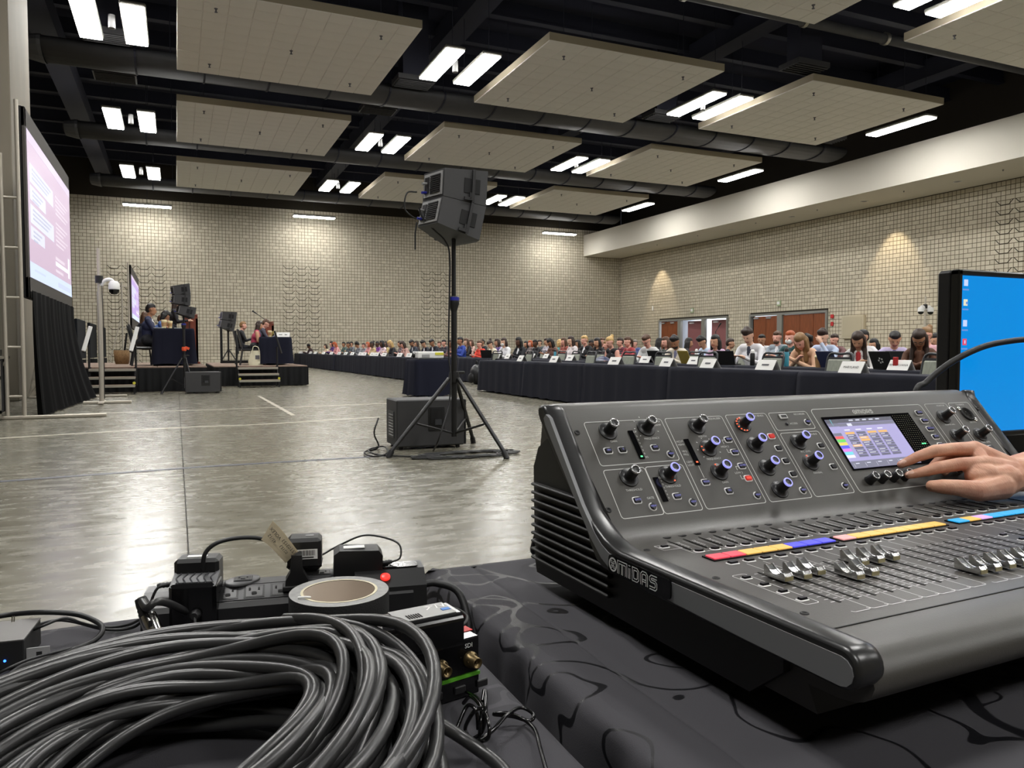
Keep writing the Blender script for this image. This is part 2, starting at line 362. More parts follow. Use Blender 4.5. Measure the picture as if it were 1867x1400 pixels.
# back wall: faces -Y
wb = MB().box(((XL+XR)/2, YB+0.16, ZT/2), (XR-XL, 0.3, ZT)).build('wall_back', M['mortar']); wb['kind'] = 'structure'
TB = Matrix.Translation((-9.0, YB+0.01, 0))
def chv(x0, x1, y0): a = at(x0, y0, 'Y', YB).x+9.0; b = at(x1, y0, 'Y', YB).x+9.0; return (round(a/BW)*BW, round(b/BW)*BW+0.05, 0.2, at(x0, y0, 'Y', YB).z)
block_wall(wb, 41.0, 10.2, [], TB, [chv(190, 302, 478), chv(520, 598, 486), chv(770, 828, 490)], lambda a, z: (a-10.0)**2+((z-4.5)*1.5)**2, M['block'])
# right wall: faces -X
TR_ = Matrix.Translation((XR+0.01, YB, 0)) @ Matrix.Rotation(-PI/2, 4, 'Z')
def yr(x): return at(x, 600, 'X', XR).y
DZ = 3.05
D1, D2, D3, D4 = yr(1203), yr(1327), yr(1369), yr(1508)
wr = MB()
for (a, b, z0) in ((YF, D4, 0), (D4, D3, DZ+0.1), (D3, D2, 0), (D2, D1, DZ+0.1), (D1, YB, 0)): wr.box((XR+0.16, (a+b)/2, (z0+ZT)/2), (0.3, b-a, ZT-z0))
wr = wr.build('wall_right', M['mortar']); wr['kind'] = 'structure'
block_wall(wr, YB-8.0, 8.25, [(YB-D1-0.05, YB-D2+0.05, DZ+0.1), (YB-D3-0.05, YB-D4+0.05, DZ+0.1)], TR_, [(round((YB-yr(1812))/BW)*BW, round((YB-yr(1812)+2.6)/BW)*BW, 3.0, at(1812, 372, 'X', XR).z)], lambda a, z: (YB-a-14.8)**2+((z-6.0)*1.2)**2, M['block'])
wl = MB().box((XL-0.15, (YF+YB)/2, ZT/2), (0.3, YB-YF, ZT)).build('wall_left', M['concrete']); wl['kind'] = 'structure'
wf = MB().box(((XL+XR)/2, YF-0.15, ZT/2), (XR-XL, 0.3, ZT)).build('wall_front', M['concrete']); wf['kind'] = 'structure'
# white soffit along the right wall
so = MB().box(((28.7+XR)/2, (YF+YB)/2, (8.15+9.75)/2), (XR-28.7, YB-YF, 1.6)).build('trim_1', M['plaster']); tag(so, kind='structure')
for x, y in ((1171, 453), (1245, 437), (1333, 419), (1444, 395), (1576, 367), (1746, 331)):
    p = at(x, y, 'Z', 8.15)
    MB().lathe([(0.17, 0), (0.17, -0.012), (0.13, -0.014), (0.11, 0.02), (0, 0.02)], (p.x, p.y, 8.15), n=20).build('downlight_ring', M['white'], so)
for x, y in ((1198, 446), (1272, 429), (1378, 406), (1490, 382), (1648, 348), (1829, 309)):
    p = at(x, y, 'Z', 8.15)
    MB().lathe([(0.035, 0), (0.03, -0.03), (0.012, -0.05), (0.03, -0.06), (0, -0.065)], (p.x, p.y, 8.15), n=8).build('sprinkler', M['greyp'], so)
for px, E in ((1206, 150), (1630, 170)):
    y = yr(px); l = bpy.data.lights.new('downlight', 'SPOT'); l.energy = E; l.color = (1, 0.82, 0.58); l.spot_size = math.radians(58); l.spot_blend = 0.5; l.shadow_soft_size = 0.08
    o = bpy.data.objects.new('downlight', l); COL.objects.link(o); o.location = (30.6, y, 8.1); o.rotation_euler = Vector((1.0, 0, -3.0)).to_track_quat('-Z', 'Y').to_euler()
    tag(o, 'warm recessed downlight that throws a scallop on the %s of the right block wall' % ('far end' if px < 1500 else 'near half'), 'downlight')
# concrete column at the left edge
tag(MB().box((-4.25, 19.7, ZT/2), (2.54, 2.4, ZT), b=0.02).build('trim_2', M['concrete']), kind='structure')
# door openings in the right wall: steel frames, leaves
def opening(n, ya, yb, leaves):
    f = MB(); y0, y1 = min(ya, yb), max(ya, yb)
    f.box((XR, y0, DZ/2), (0.2, 0.12, DZ)); f.box((XR, y1, DZ/2), (0.2, 0.12, DZ)); f.box((XR, (y0+y1)/2, DZ+0.05), (0.2, y1-y0+0.12, 0.12))
    return f
def leaf(parent, ya, yb, m, x=XR+0.02, panels=0, handle=True):
    y0, y1 = min(ya, yb), max(ya, yb)
    o = MB().box((x, (y0+y1)/2, DZ/2-0.01), (0.06, y1-y0-0.03, DZ-0.05), b=0.006).build('door_leaf', m, parent)
    if handle:
        MB().box((x-0.05, y0+0.1, 1.05), (0.05, 0.03, 0.34)).build('pull_handle', M['chrome'], o); MB().box((x-0.06, y1-0.25, DZ-0.14), (0.08, 0.4, 0.09), b=0.01).build('door_closer', M['greyp'], o)
    return o
def Y(x): return yr(x)
d1 = opening(1, D1, D2, 0); d1.box((XR, Y(1240), DZ/2), (0.2, 0.35, DZ)); d1.box((XR, Y(1283.5), DZ/2), (0.2, 0.35, DZ))
d1 = d1.build('door_1', M['frame']); d1['kind'] = 'structure'
leaf(d1, Y(1206), Y(1222.5), M['wood']); leaf(d1, Y(1222.5), Y(1237.5), M['wood'])
for (a, b) in ((1247, 1272), (1290, 1316)):      # open leaves that stand out in the corridor
    o = MB().box((0, -0.5*abs(Y(b)-Y(a)), DZ/2-0.02), (0.06, abs(Y(b)-Y(a)), DZ-0.1), b=0.006).build('door_leaf', M['maroon'], d1, (XR+0.35, max(Y(a), Y(b)), 0)); o.rotation_euler.z = math.radians(8)
    MB().box((-0.06, -0.4, DZ-0.2), (0.08, 0.4, 0.09)).build('door_closer', M['white'], o)
d2 = opening(2, D3, D4, 0); d2.box((XR, Y(1423), DZ/2), (0.2, 0.4, DZ)); d2 = d2.build('door_2', M['frame']); d2['kind'] = 'structure'
leaf(d2, Y(1374), Y(1396.5), M['wood']); leaf(d2, Y(1396.5), Y(1418), M['wood'])
for (a, b) in ((1428, 1458), (1458, 1483), (1483, 1505)): leaf(d2, Y(a), Y(b), M['wood'], handle=False)
# corridor seen through the open doors
tag(MB().box((XR+2.6, (D1+D2)/2-1.5, 2.0), (0.1, 16, 4)).box((XR+1.4, (D1+D2)/2-1.5, 3.9), (2.4, 16, 0.1)).box((XR+1.4, (D1+D2)/2-1.5, -0.05), (2.4, 16, 0.1)).build('wall_corridor', M['bright']), kind='structure')
l = bpy.data.lights.new('corridor_light', 'AREA'); l.energy = 120; l.shape = 'RECTANGLE'; l.size = 1.2; l.size_y = 8; l.color = (0.9, 0.95, 1)
o = bpy.data.objects.new('corridor_light', l); COL.objects.link(o); o.location = (XR+1.5, (D1+D2)/2-1, 3.8); tag(o, 'cool corridor light behind the open doors', 'light')
# exit-sign boxes over the doors, wall devices
for i, (x, y, w) in enumerate(((1262, 566, 'left'), (1420, 553, 'right'))):
    p = at(x, y, 'X', XR-0.06); q = thing('wall_strobe', 'pale green box on the block wall above the %s group of doors' % w, 'alarm box', p, 0, 'alarm boxes above the doors')
    MB().box((0, 0, 0), (0.08, 0.3, 0.32), b=0.02).build('housing', mat('pale_green', rgb(170, 185, 150), 0.6), q); MB().box((-0.045, 0, 0.02), (0.02, 0.2, 0.16)).build('lens', M['white'], q)
p = at(1517, 587, 'X', XR-0.05); q = thing('fire_bell', 'red fire alarm on the wall right of the wide doors', 'fire alarm', p)
MB().box((0, 0, 0.3), (0.08, 0.2, 0.2), b=0.02).build('horn', M['red'], q); MB().box((0, 0, -0.1), (0.08, 0.16, 0.22), b=0.02).build('pull_station', M['red'], q)
p = at(1190, 562, 'X', XR-0.04); tag(MB().box(p, (0.05, 0.16, 0.34), b=0.01).build('thermostat', M['white']), 'small white plate on the block wall left of the door openings', 'wall plate')
p = at(1556, 596, 'X', XR-0.1); q = thing('wall_panel', 'beige steel cabinet on the wall right of the red alarm', 'cabinet', p)
MB().box((0, 0, 0), (0.2, 1.4, 1.2), b=0.02).build('cabinet_body', mat('beige_steel', rgb(188, 179, 156), 0.7), q); MB().box((-0.11, 0.0, 0), (0.02, 1.2, 1.0), b=0.005).build('door', mat('beige_steel_door', rgb(180, 171, 147), 0.7), q)
# ceiling clouds made of tiles
TX, NX = 0.608, 10
def cloud(x0, y0, y1, label, nx=NX):
    t = thing('acoustic_panel', label, 'ceiling panel', (x0, y0, 9.7), 0, 'suspended acoustic ceiling panels')
    w = 6.08 if nx == 10 else nx*TX; dY = y1-y0; nyy = 10; ty = dY/nyy; tx = w/nx
    MB().box((w/2, dY/2, 0.13), (w, dY, 0.22)).build('panel_tray', M['tileedge'], t)
    e = 0.016
    me = MB().add([(0, 0, 0.02), (tx, 0, 0.02), (tx, ty, 0.02), (0, ty, 0.02), (e, e, 0), (tx-e, e, 0), (tx-e, ty-e, 0), (e, ty-e, 0)], [(7, 6, 5, 4), (0, 4, 5, 1), (1, 5, 6, 2), (2, 6, 7, 3), (3, 7, 4, 0)])
    first = me.build('tile', M['tile'], t, (0, 0, 0))
    for i in range(nx):
        for j in range(nyy):
            if i+j: link('tile', first.data, t, (i*tx, j*ty, rnd.uniform(0, 0.004)))
    for (a, b) in ((0.15, 0.15), (0.85, 0.15), (0.15, 0.85), (0.85, 0.85), (0.5, 0.5)):
        MB().lathe([(0.05, 0.02), (0.05, 0), (0.02, -0.03), (0.02, -0.08), (0.045, -0.09), (0, -0.1)], (a*w, b*dY, 0), n=8).build('sprinkler_head', M['ink'], t)
        MB().cyl((a*w, b*dY, 0.2), (a*w, b*dY, 3.34), 0.012, n=5).build('hanger_rod', M['steel'], t)
cx = [(0.17, 'left'), (9.73, 'middle'), (18.95, 'right')]
ry = [(20.0, 25.95, 'near'), (29.2, 34.95, 'second'), (38.5, 44.6, 'far')]
for (x0, cn) in cx:
    for (y0, y1, rn) in ry:
        yo = {'left': 0.35, 'middle': -0.35, 'right': -0.85}[cn]
        cloud(x0, y0+yo, y1+yo, {'near': 'pale tiled ceiling panel of the %s column, largest and nearest of the three whole ones', 'second': 'pale tiled ceiling panel in the middle of the %s column', 'far': 'pale tiled ceiling panel of the %s column closest to the back wall'}[rn] % cn)
cloud(9.65, 10.0, 15.9, 'pale tiled ceiling panel cut by the top edge of the photo, above the middle column'); cloud(18.9, 10.0, 15.75, 'pale tiled ceiling panel in the top right corner of the photo')
# light fixtures
def fixture(x, y, label, wl, group, two=True, rz=0.0):
    t = thing('ceiling_fixture', label, 'ceiling light', (x, y, 9.72), rz, group)
    for dx in ((0, 1.15) if two else (0,)):
        MB().box((dx+0.31, wl/2, 0.09), (0.62, wl, 0.1), b=0.03).build('housing', M['fixture'], t)
        MB().box((dx+0.31, wl/2, 0.02), (0.56, wl-0.06, 0.05), b=0.015).build('diffuser', M['lamp'], t)
        for yy in (0.3, wl-0.3): MB().cyl((dx+0.31, yy, 0.13), (dx+0.31, yy, 3.32), 0.01, n=5).build('hanger_wire', M['steel'], t)
    if two:
        MB().lathe([(0.09, 0.35), (0.09, 0.0), (0.07, 0.0), (0.07, 0.05), (0, 0.05)], (0.885, wl*0.62, 0.0), n=14).build('pendant_can', M['greyp'], t)
cols = [(-2.32, 'leftmost column, over the big screen'), (7.27, 'second column, between the left and middle panels'), (16.75, 'third column, between the middle and right panels')]
rows = [(21.4, 'near'), (31.0, 'middle'), (40.4, 'far')]
for (x, cn) in cols:
    for (y, rn) in rows: fixture(x, y+(0.6 if x < 0 else 0), '%s glowing ceiling light pair of the %s' % ({'near': 'nearest', 'middle': 'middle', 'far': 'farthest'}[rn], cn), 2.75, 'twin ceiling lights between the panels')
for y, rn in ((20.4, 'nearest'), (29.7, 'middle one'), (39.0, 'farthest')): fixture(25.75, y, 'single glowing ceiling light beside the white soffit, %s of the three' % rn, 2.8, 'single ceiling lights along the soffit', two=False)
fixture(16.75, 11.6, 'pair of glowing ceiling lights in the top right corner of the photo', 2.75, 'twin ceiling lights between the panels')
for k, (x, cn) in enumerate(((-2.7, 'above the left screen'), (6.9, 'left of the speaker tower'), (24.4, 'near the soffit'))):
    t = thing('wall_wash_light', 'long thin glowing light high on the back wall %s' % cn, 'ceiling light', (x, 50.2, 9.42), 0, 'wall wash lights on the back wall')
    for i in (0, 1):
        MB().box((i*1.31+0.65, 0, 0.1), (1.3, 0.5, 0.1), b=0.02).build('housing', M['fixture'], t); MB().box((i*1.31+0.65, 0, 0.02), (1.26, 0.42, 0.06), b=0.02).build('diffuser', M['lamp'], t)
    MB().cyl((1.3, 0, 0.1), (1.3, 0, 3.62), 0.012, n=5).build('hanger_wire', M['steel'], t)
# the same fixtures go on over the part of the hall behind and beside the camera
for (x, y) in ((-2.32, 11.8), (7.27, 11.8), (-2.32, 2.2), (7.27, 2.2), (16.75, 2.2), (-2.32, -7.4), (7.27, -7.4), (16.75, -7.4)):
    fixture(x, y, 'pair of ceiling lights over the part of the hall outside the photo', 2.75, 'ceiling lights outside the photo')
for y in (10.9, 1.5, -7.5): fixture(25.75, y, 'single ceiling light by the soffit outside the photo', 2.8, 'ceiling lights outside the photo', two=False)
# ducts and vents
def ducty(y, z, where):
    t = thing('air_duct', 'grey flat oval air duct across the dark ceiling %s' % where, 'duct', (0, y, z), 0, 'air ducts across the ceiling')
    prof = [(0.85*math.cos(a), 0.3*math.sin(a)) for a in [2*PI*i/16 for i in range(16)]]
    MB().prism(prof, -3.5, 28.4, axis='X', sm=True).build('duct_body', M['duct'], t)
    cp = MB(); rings = [[(-3.5-h, k*0.85*math.cos(2*PI*i/16), k*0.34*math.sin(2*PI*i/16)) for i in range(16)] for (k, h) in ((1, 0), (1, 0.1), (0.8, 0.5), (0.5, 0.56))]
    cp.add([p for r in rings for p in r], [(a*16+i, a*16+(i+1) % 16, (a+1)*16+(i+1) % 16, (a+1)*16+i) for a in range(3) for i in range(16)]+[tuple(range(48, 64))], 0).build('duct_cap', M['duct'], t)
    for x in (0, 9, 18, 27): MB().cyl((x, 0.6, 0), (x, 0.6, 2.88), 0.015, n=5).cyl((x, -0.6, 0), (x, -0.6, 2.88), 0.015, n=5).build('duct_hanger', M['steel'], t)
    pr = [(0.89*math.cos(a), 0.33*math.sin(a)) for a in [2*PI*i/16 for i in range(16)]]
    f = MB().prism(pr, -0.03, 0.03, axis='X').build('duct_flange', M['steel'], t, (-1, 0, 0))
    for k in range(1, 15): link('duct_flange', f.data, t, (-1+2.0*k, 0, 0))
ducty(27.4, 10.15, 'behind the nearest row of panels'); ducty(36.7, 10.15, 'behind the middle row of panels'); ducty(47.0, 10.15, 'close to the back wall')
pp = thing('sprinkler_pipe', 'dark pipe that crosses the ceiling in front of the near panels', 'pipe', (0, 18.2, 11.0)); MB().cyl((-3, 0, 0), (28, 0, 0), 0.16, n=12).build('pipe_run', M['duct'], pp)
for x in (8, 13.2, 17.6, 21): MB().lathe([(0.2, -0.06), (0.2, 0.06)], (x, 0, 0), d=(1, 0, 0), n=12).build('pipe_clamp', M['alu'], pp)
vent = None
for k, (x, y, lab) in enumerate(((-1.7, 25.6, 'below the leftmost near lights'), (7.6, 25.8, 'behind the near lights of the second column'), (17.6, 25.6, 'behind the near lights of the third column'), (-1.7, 29.2, 'in front of the leftmost middle lights'), (7.2, 29.2, 'before the middle lights of the second column'), (18.3, 9.9, 'near the top right corner lights'), (18.8, 19.4, 'right of the near lights of the third column'), (26.0, 25.4, 'beyond the single light by the soffit'))):
    t = thing('air_vent', 'dark slatted air grille %s' % lab, 'vent', (x, y, 10.1), 0, 'ceiling air grilles')
    MB().box((0, 0, 0.1), (1.3, 0.9, 0.16)).build('vent_frame', M['duct'], t); MB().box((0, 0, 1.55), (0.9, 0.6, 2.8)).build('vent_duct', M['steel'], t)
    if vent is None: vent = MB().box((0, 0, 0), (1.2, 0.1, 0.03), R=Matrix.Rotation(0.5, 3, 'X')).build('vent_slat', M['duct'], t, (0, -0.35, 0)).data
    else: link('vent_slat', vent, t, (0, -0.35, 0))
    for j in range(1, 6): link('vent_slat', vent, t, (0, -0.35+0.14*j, 0))
# tape and pale joints on the floor
def strip(name, pts, w, m, label, cat, h=0.004):
    mb = MB(); P = [at(x, y, 'Z', 0.0) for x, y in pts]
    for a, b in zip(P, P[1:]):
        d = (b-a).normalized(); q = Vector((-d.y, d.x, 0))*w/2
        mb.add([a+q, a-q, b-q, b+q]+[p+Vector((0, 0, h)) for p in (a+q, a-q, b-q, b+q)], [(4, 5, 6, 7), (0, 1, 5, 4), (1, 2, 6, 5), (2, 3, 7, 6), (3, 0, 4, 7)])
    tag(mb.build(name, m), label, cat)
strip('floor_tape', [(-60, 882), (0, 878), (370, 851), (707, 831)], 0.07, M['tape'], 'grey tape line on the floor that runs to the near tripod', 'tape', 0.003)
strip('floor_seam', [(-60, 802), (0, 799), (332, 779), (471, 774), (691, 760)], 0.09, M['linefill'], 'pale seam across the floor, nearer of two', 'floor seam', 0.002)
strip('floor_seam', [(118, 755), (375, 747), (562, 741), (760, 733)], 0.09, M['linefill'], 'pale seam across the floor just before the stages', 'floor seam', 0.002)
strip('floor_seam', [(472, 722), (535, 757)], 0.07, M['linefill'], 'short slanting pale mark on the floor before the second stage', 'floor seam', 0.002)
# =================================================================== HALL: SCREENS, STAGES, SPEAKERS, TABLES
HS = 1.05
ORD = ['first', 'second', 'third', 'fourth', 'fifth', 'sixth', 'seventh', 'eighth', 'ninth', 'tenth', 'eleventh', 'twelfth', 'thirteenth', 'fourteenth', 'fifteenth', 'sixteenth', 'seventeenth', 'eighteenth', 'nineteenth']
def pleated(path, z0, z1, amp, per, mb=None, flare=0.0, mi=0, nz=5, seed=0, sag=None):
    """hanging cloth along a floor path, with folds that deepen towards the floor"""
    R = random.Random(seed); P = [Vector((p[0], p[1], 0)) for p in path]; L = [0]
    for a, b in zip(P, P[1:]): L.append(L[-1]+(b-a).length)
    n = max(4, int(L[-1]/per*6)); ph = [R.uniform(0, 6) for _ in range(4)]
    def fn(u, v):
        s = u*L[-1]; k = 0
        while k < len(L)-2 and s > L[k+1]: k += 1
        d = (P[k+1]-P[k]).normalized(); p = P[k]+d*(s-L[k]); q = Vector((d.y, -d.x, 0))
        w = math.sin(s/per*2*PI+ph[0]+0.8*math.sin(s*1.7+ph[1]))*0.7+0.5*math.sin(s/per*3.1+ph[2])
        return p+q*(amp*w*(0.25+0.75*(1-v))+(flare(u) if callable(flare) else flare)*(1-v)**2)+Vector((0, 0, z0+(z1-z0)*v+(sag(s) if sag and v < 0.5 else 0)))
    mb = mb or MB(); mb.grid(fn, n, nz, mi); return mb
# ---- projection screens
def screen_img(parent, x, y0, y1, z0, z1, big):
    """the slide: lavender ground, pale boxes, text lines, pale blue foot strip (flat picture on the screen)"""
    w, h = y1-y0, z1-z0
    def q(a0, a1, b0, b1, m, dx): return MB().box((x+dx, y0+w*(a0+a1)/2, z0+h*(b0+b1)/2), (0.002, w*(a1-a0), h*(b1-b0))), m
    k = 0.36 if big else 0.38
    e = dict(bg=glow('slide_lavender', (0.56, 0.42, 0.55, 1) if big else (0.45, 0.32, 0.68, 1), 1.0*k), hi=glow('slide_mauve', (0.62, 0.52, 0.68, 1), 1.0*k), box=glow('slide_box', (0.68, 0.70, 0.86, 1), 1.0*k), tx=glow('slide_text', (0.72, 0.62, 0.72, 1), 1.0*k), foot=glow('slide_foot', (0.60, 0.70, 0.92, 1), 1.0*k), ink=glow('slide_ink', (0.5, 0.52, 0.68, 1), 0.9*k), wh=glow('slide_white', (0.85, 0.84, 0.92, 1), 1.0*k))
    mb = MB(); ms = list(e.values()); ix = {n: i for i, n in enumerate(e)}
    def r(a0, a1, b0, b1, n, dx=0.004): mb.box((x+dx, y0+w*(a0+a1)/2, z0+h*(b0+b1)/2), (0.002, w*(a1-a0), h*(b1-b0)), ix[n])
    r(0, 1, 0, 1, 'bg', 0.002); r(0, 1, 0.0, 0.11, 'foot'); r(0.0, 1, 0.93, 1, 'hi')
    for (a0, a1, b0, b1) in ((0.03, 0.52, 0.66, 0.79), (0.03, 0.34, 0.54, 0.64), (0.03, 0.52, 0.38, 0.51), (0.03, 0.3, 0.27, 0.36)):
        r(a0, a1, b0, b1, 'box')
        for j in range(3): r(a0+0.05, a1-0.06-0.04*j, b1-0.035-0.03*j, b1-0.022-0.03*j, 'ink', 0.006)
    for j in range(5): r(0.57, 0.92-0.05*(j % 3), 0.77-0.035*j, 0.785-0.035*j, 'tx')
    for j in range(6): r(0.57, 0.9-0.06*(j % 3), 0.55-0.035*j, 0.565-0.035*j, 'tx')
    r(0.55, 0.94, 0.2, 0.235, 'wh'); r(0.55, 0.8, 0.25, 0.275, 'tx'); r(0.55, 0.75, 0.15, 0.17, 'tx'); r(0.9, 0.95, 0.16, 0.34, 'wh'); r(0.08, 0.3, 0.055, 0.07, 'ink'); r(0.6, 0.96, 0.03, 0.07, 'ink')
    return mb.build('projected_slide', ms, parent)
def fast_screen(X, ya, yb, zt, zb, label, big=True):
    t = thing('projection_screen', label, 'screen', (X, ya, 0), 0); w = yb-ya; bw = 0.14*w/5
    MB().box((-0.03, w/2, (zt+zb)/2), (0.04, w, zt-zb)).build('screen_backing', M['blackm'], t)
    f = MB(); f.box((0.0, w/2, zt-bw), (0.06, w, bw*2), b=0.01).box((0, w/2, zb+bw*1.1), (0.06, w, bw*2.2), b=0.01).box((0, bw*0.35, (zt+zb)/2), (0.06, bw*0.7, zt-zb), b=0.01).box((0, w-bw*0.35, (zt+zb)/2), (0.06, bw*0.7, zt-zb), b=0.01)
    f.build('screen_border', mat('screen_border_grey', rgb(66, 62, 58), 0.7), t)
    screen_img(t, 0.03, bw*0.7, w-bw*0.7, zb+bw*2.2, zt-bw*2, big)
    for y in (-0.12, w+0.12):
        L = MB(); L.cyl((-0.28, y, 0.03), (-0.28, y, zt*0.84), 0.03, n=8); L.cyl((-0.06, y, 0.03), (-0.06, y, zt+0.05), 0.03, n=8)
        L.build('leg_upright', M['pole'], t)
        rg = None
        for k in range(int(zt/0.75)):
            z = 0.35+0.75*k
            if z > zt*0.84: break
            if rg is None: rg = MB().cyl((-0.28, 0, 0), (-0.06, 0, 0), 0.02, n=6).build('rung', M['pole'], t, (0, y, z)).data
            else: link('rung', rg, t, (0, y, z))
        MB().box((0.1, y, 0.03), (1.9, 0.07, 0.05), b=0.01).build('foot_bar', M['pole'], t)
        MB().cyl((-0.85, y, 0.05), (-0.28, y, 0.9), 0.02, n=6).cyl((-0.85, y, 0.06), (-0.3, y, zt*0.55), 0.018, n=6).build('brace', M['pole'], t)
    return t
SX = -2.08
yA, yB = at(43, 300, 'X', SX).y, at(125, 400, 'X', SX).y
zT = (at(43, 207, 'X', SX).z+at(123, 317, 'X', SX).z)/2; zB = (at(52, 545, 'X', SX).z+at(129, 569, 'X', SX).z)/2
fast_screen(SX, yA, yB, zT, zB, 'large projection screen showing a lavender slide at the left edge')
dr = pleated([(SX+0.06, yA-0.02), (SX+0.06, yB*0.5+yA*0.5), (SX+0.06, yB+0.02)], 0.02, zB+0.12, 0.06, 0.42, flare=lambda u: 0.05+0.33*u, nz=12, seed=4)
tag(dr.build('screen_drape', M['drape']), 'black cloth hanging from the big screen down to the floor', 'drape')
X2 = -1.5
q1, q2 = at(237, 490, 'X', X2), at(251, 505, 'X', X2)
fast_screen(X2, q1.y, q2.y, (at(237, 488, 'X', X2).z+at(251, 504, 'X', X2).z)/2, at(243, 590, 'X', X2).z*0.9, 'far projection screen with a violet slide behind the first stage', False)
# ---- pipe and drape behind the stage, drape walls
def drape_wall(name, path, z, label, m, amp=0.05, per=0.5, lift=0.02, seed=1):
    t = thing(name, label, 'drape', (path[0][0], path[0][1], 0)); o = Vector(path[0]+(0,)) if len(path[0]) == 2 else Vector(path[0])
    P = [(p[0]-o.x, p[1]-o.y) for p in path]
    pleated(P, lift, z, amp, per, nz=6, seed=seed).build('cloth', m, t)
    f = MB()
    for a, b in zip(P, P[1:]): f.cyl((a[0], a[1], z), (b[0], b[1], z), 0.025, n=6)
    f.build('rail', M['pole'], t)
    for p in P: MB().cyl((p[0], p[1]+0.06, 0), (p[0], p[1]+0.06, z), 0.025, n=6).build('upright', M['pole'], t)
    return t
drape_wall('pipe_and_drape', [(-3.6, 16.0), (-2.95, 24.0)], at(150, 575, 'Y', 23.5).z, 'blue-black drape wall behind the big screen', M['drapeb'], seed=2)
drape_wall('pipe_and_drape', [(-2.75, 14.6), (-4.6, 14.6)], at(10, 547, 'Y', 14.6).z, 'dark blue drape panel left of the screen legs, behind the road case', M['drapeb'], seed=5)
dv = thing('drape_divider', 'dark wall of drape panels standing at the rear of the first stage', 'divider', (-3.05, 25.5, 0))
zdv = at(165, 573, 'Y', 26.0).z
for k in range(4):
    a = Vector((0.0+0.12*k, 2.6*k, 0))
    MB().box(a+Vector((0, 1.3, (zdv-0.05*k+0.75)/2)), (0.08, 2.5, zdv-0.05*k-0.75), b=0.02).build('divider_panel', M['drapeb'], dv)
    MB().box(a+Vector((0, 1.3, 0.36)), (0.3, 0.1, 0.72)).build('divider_foot', M['blackm'], dv)
# ---- PTZ camera poles
def ptz(base, H, label, arm=0.24, cam_z=None, two=False):
    t = thing('camera_pole', label, 'camera pole', base)
    MB().box((0.1, 0, 0.03), (0.85, 0.1, 0.05), b=0.01).box((0, 0, 0.03), (0.1, 0.7, 0.04), b=0.01).build('base_plate', M['pole'], t)
    MB().cyl((0, 0, 0.05), (0, 0, H*0.72), 0.045, n=10).cyl((0, 0, H*0.72), (0, 0, H), 0.03, n=10).build('mast', M['pole'], t)
    cz = cam_z; MB().lathe([(0.07, -0.07), (0.07, 0.07)], (0, 0, cz+0.12), n=10).build('clamp', M['black'], t)
    for s in ((1, -1) if two else (1,)):
        MB().tube(smooth_path([(0.03*s, 0, cz), (0.1*s, -0.02, cz+0.1), (0.2*s, -0.02, cz+0.12), (arm*s, -0.02, cz+0.06)], 4), 0.035, 8).build('camera_arm', M['white'], t)
        c = MB().lathe([(0.0, 0.1), (0.07, 0.09), (0.1, 0.04), (0.105, -0.05), (0.1, -0.07)], (arm*s, -0.02, cz), n=14).build('camera_housing', M['white'], t)
        MB().lathe([(0.095, -0.06), (0.09, -0.12), (0.05, -0.16), (0, -0.17)], (arm*s, -0.02, cz), n=14).build('dome_lens', M['blackg'], c)
    MB().tube(smooth_path([(0.05, -0.03, cz), (0.06, -0.05, cz*0.6), (0.05, -0.05, 0.1)], 6), 0.008, 5).build('camera_cable', M['black'], t)
    return t
b0 = at(186, 736, 'Z', 0)
ptz(b0, at(174, 452, 'Y', b0.y).z, 'pale camera pole with a white dome camera beside the big screen', 0.26, at(196, 521, 'Y', b0.y).z)
b1 = at(1685, 640, 'X', 24.0); b1.z = 0
ptz(b1, at(1687, 540, 'X', 24.0).z, 'thin pole with two dome cameras in front of the right block wall', 0.24, at(1680, 565, 'X', 24.0).z, True)
# ---- road case
rc = thing('road_case', 'black flight case with metal edges behind the screen legs at the left', 'flight case', (-2.95, 13.75, 0))
ct = at(20, 652, 'Y', 13.3).z
MB().box((0, 0, ct/2+0.06), (1.1, 0.7, ct-0.12), b=0.01).build('case_body', M['blackm'], rc)
e = MB()
for z in (0.14, ct-0.3, ct): e.box((0, -0.36, z), (1.14, 0.03, 0.05))
for x in (-0.55, 0.55): e.box((x, -0.36, ct/2), (0.04, 0.03, ct-0.1)); e.box((x, 0, ct), (0.04, 0.72, 0.04))
e.build('metal_edging', M['alu'], rc)
for x in (-0.25, 0.2): MB().box((x, -0.37, ct-0.3), (0.1, 0.02, 0.1), b=0.01).build('latch', M['alu'], rc)
for x in (-0.4, 0.4): MB().lathe([(0.06, -0.02), (0.06, 0.02)], (x, -0.25, 0.06), (1, 0, 0), n=10).build('caster', M['black'], rc)
MB().box((0.1, -0.05, ct+0.07), (0.8, 0.5, 0.12), b=0.01).build('lid_tray', M['alu'], rc)
tag(MB().tube(smooth_path([(-3.3, 13.6, ct+0.15), (-3.0, 13.5, ct+0.22), (-2.8, 13.7, ct+0.16), (-2.6, 13.55, ct+0.22), (-2.45, 13.6, ct+0.15)], 6), 0.02, 6).build('cable_bundle', M['rubber']), 'black cable lying on the flight case', 'cable')
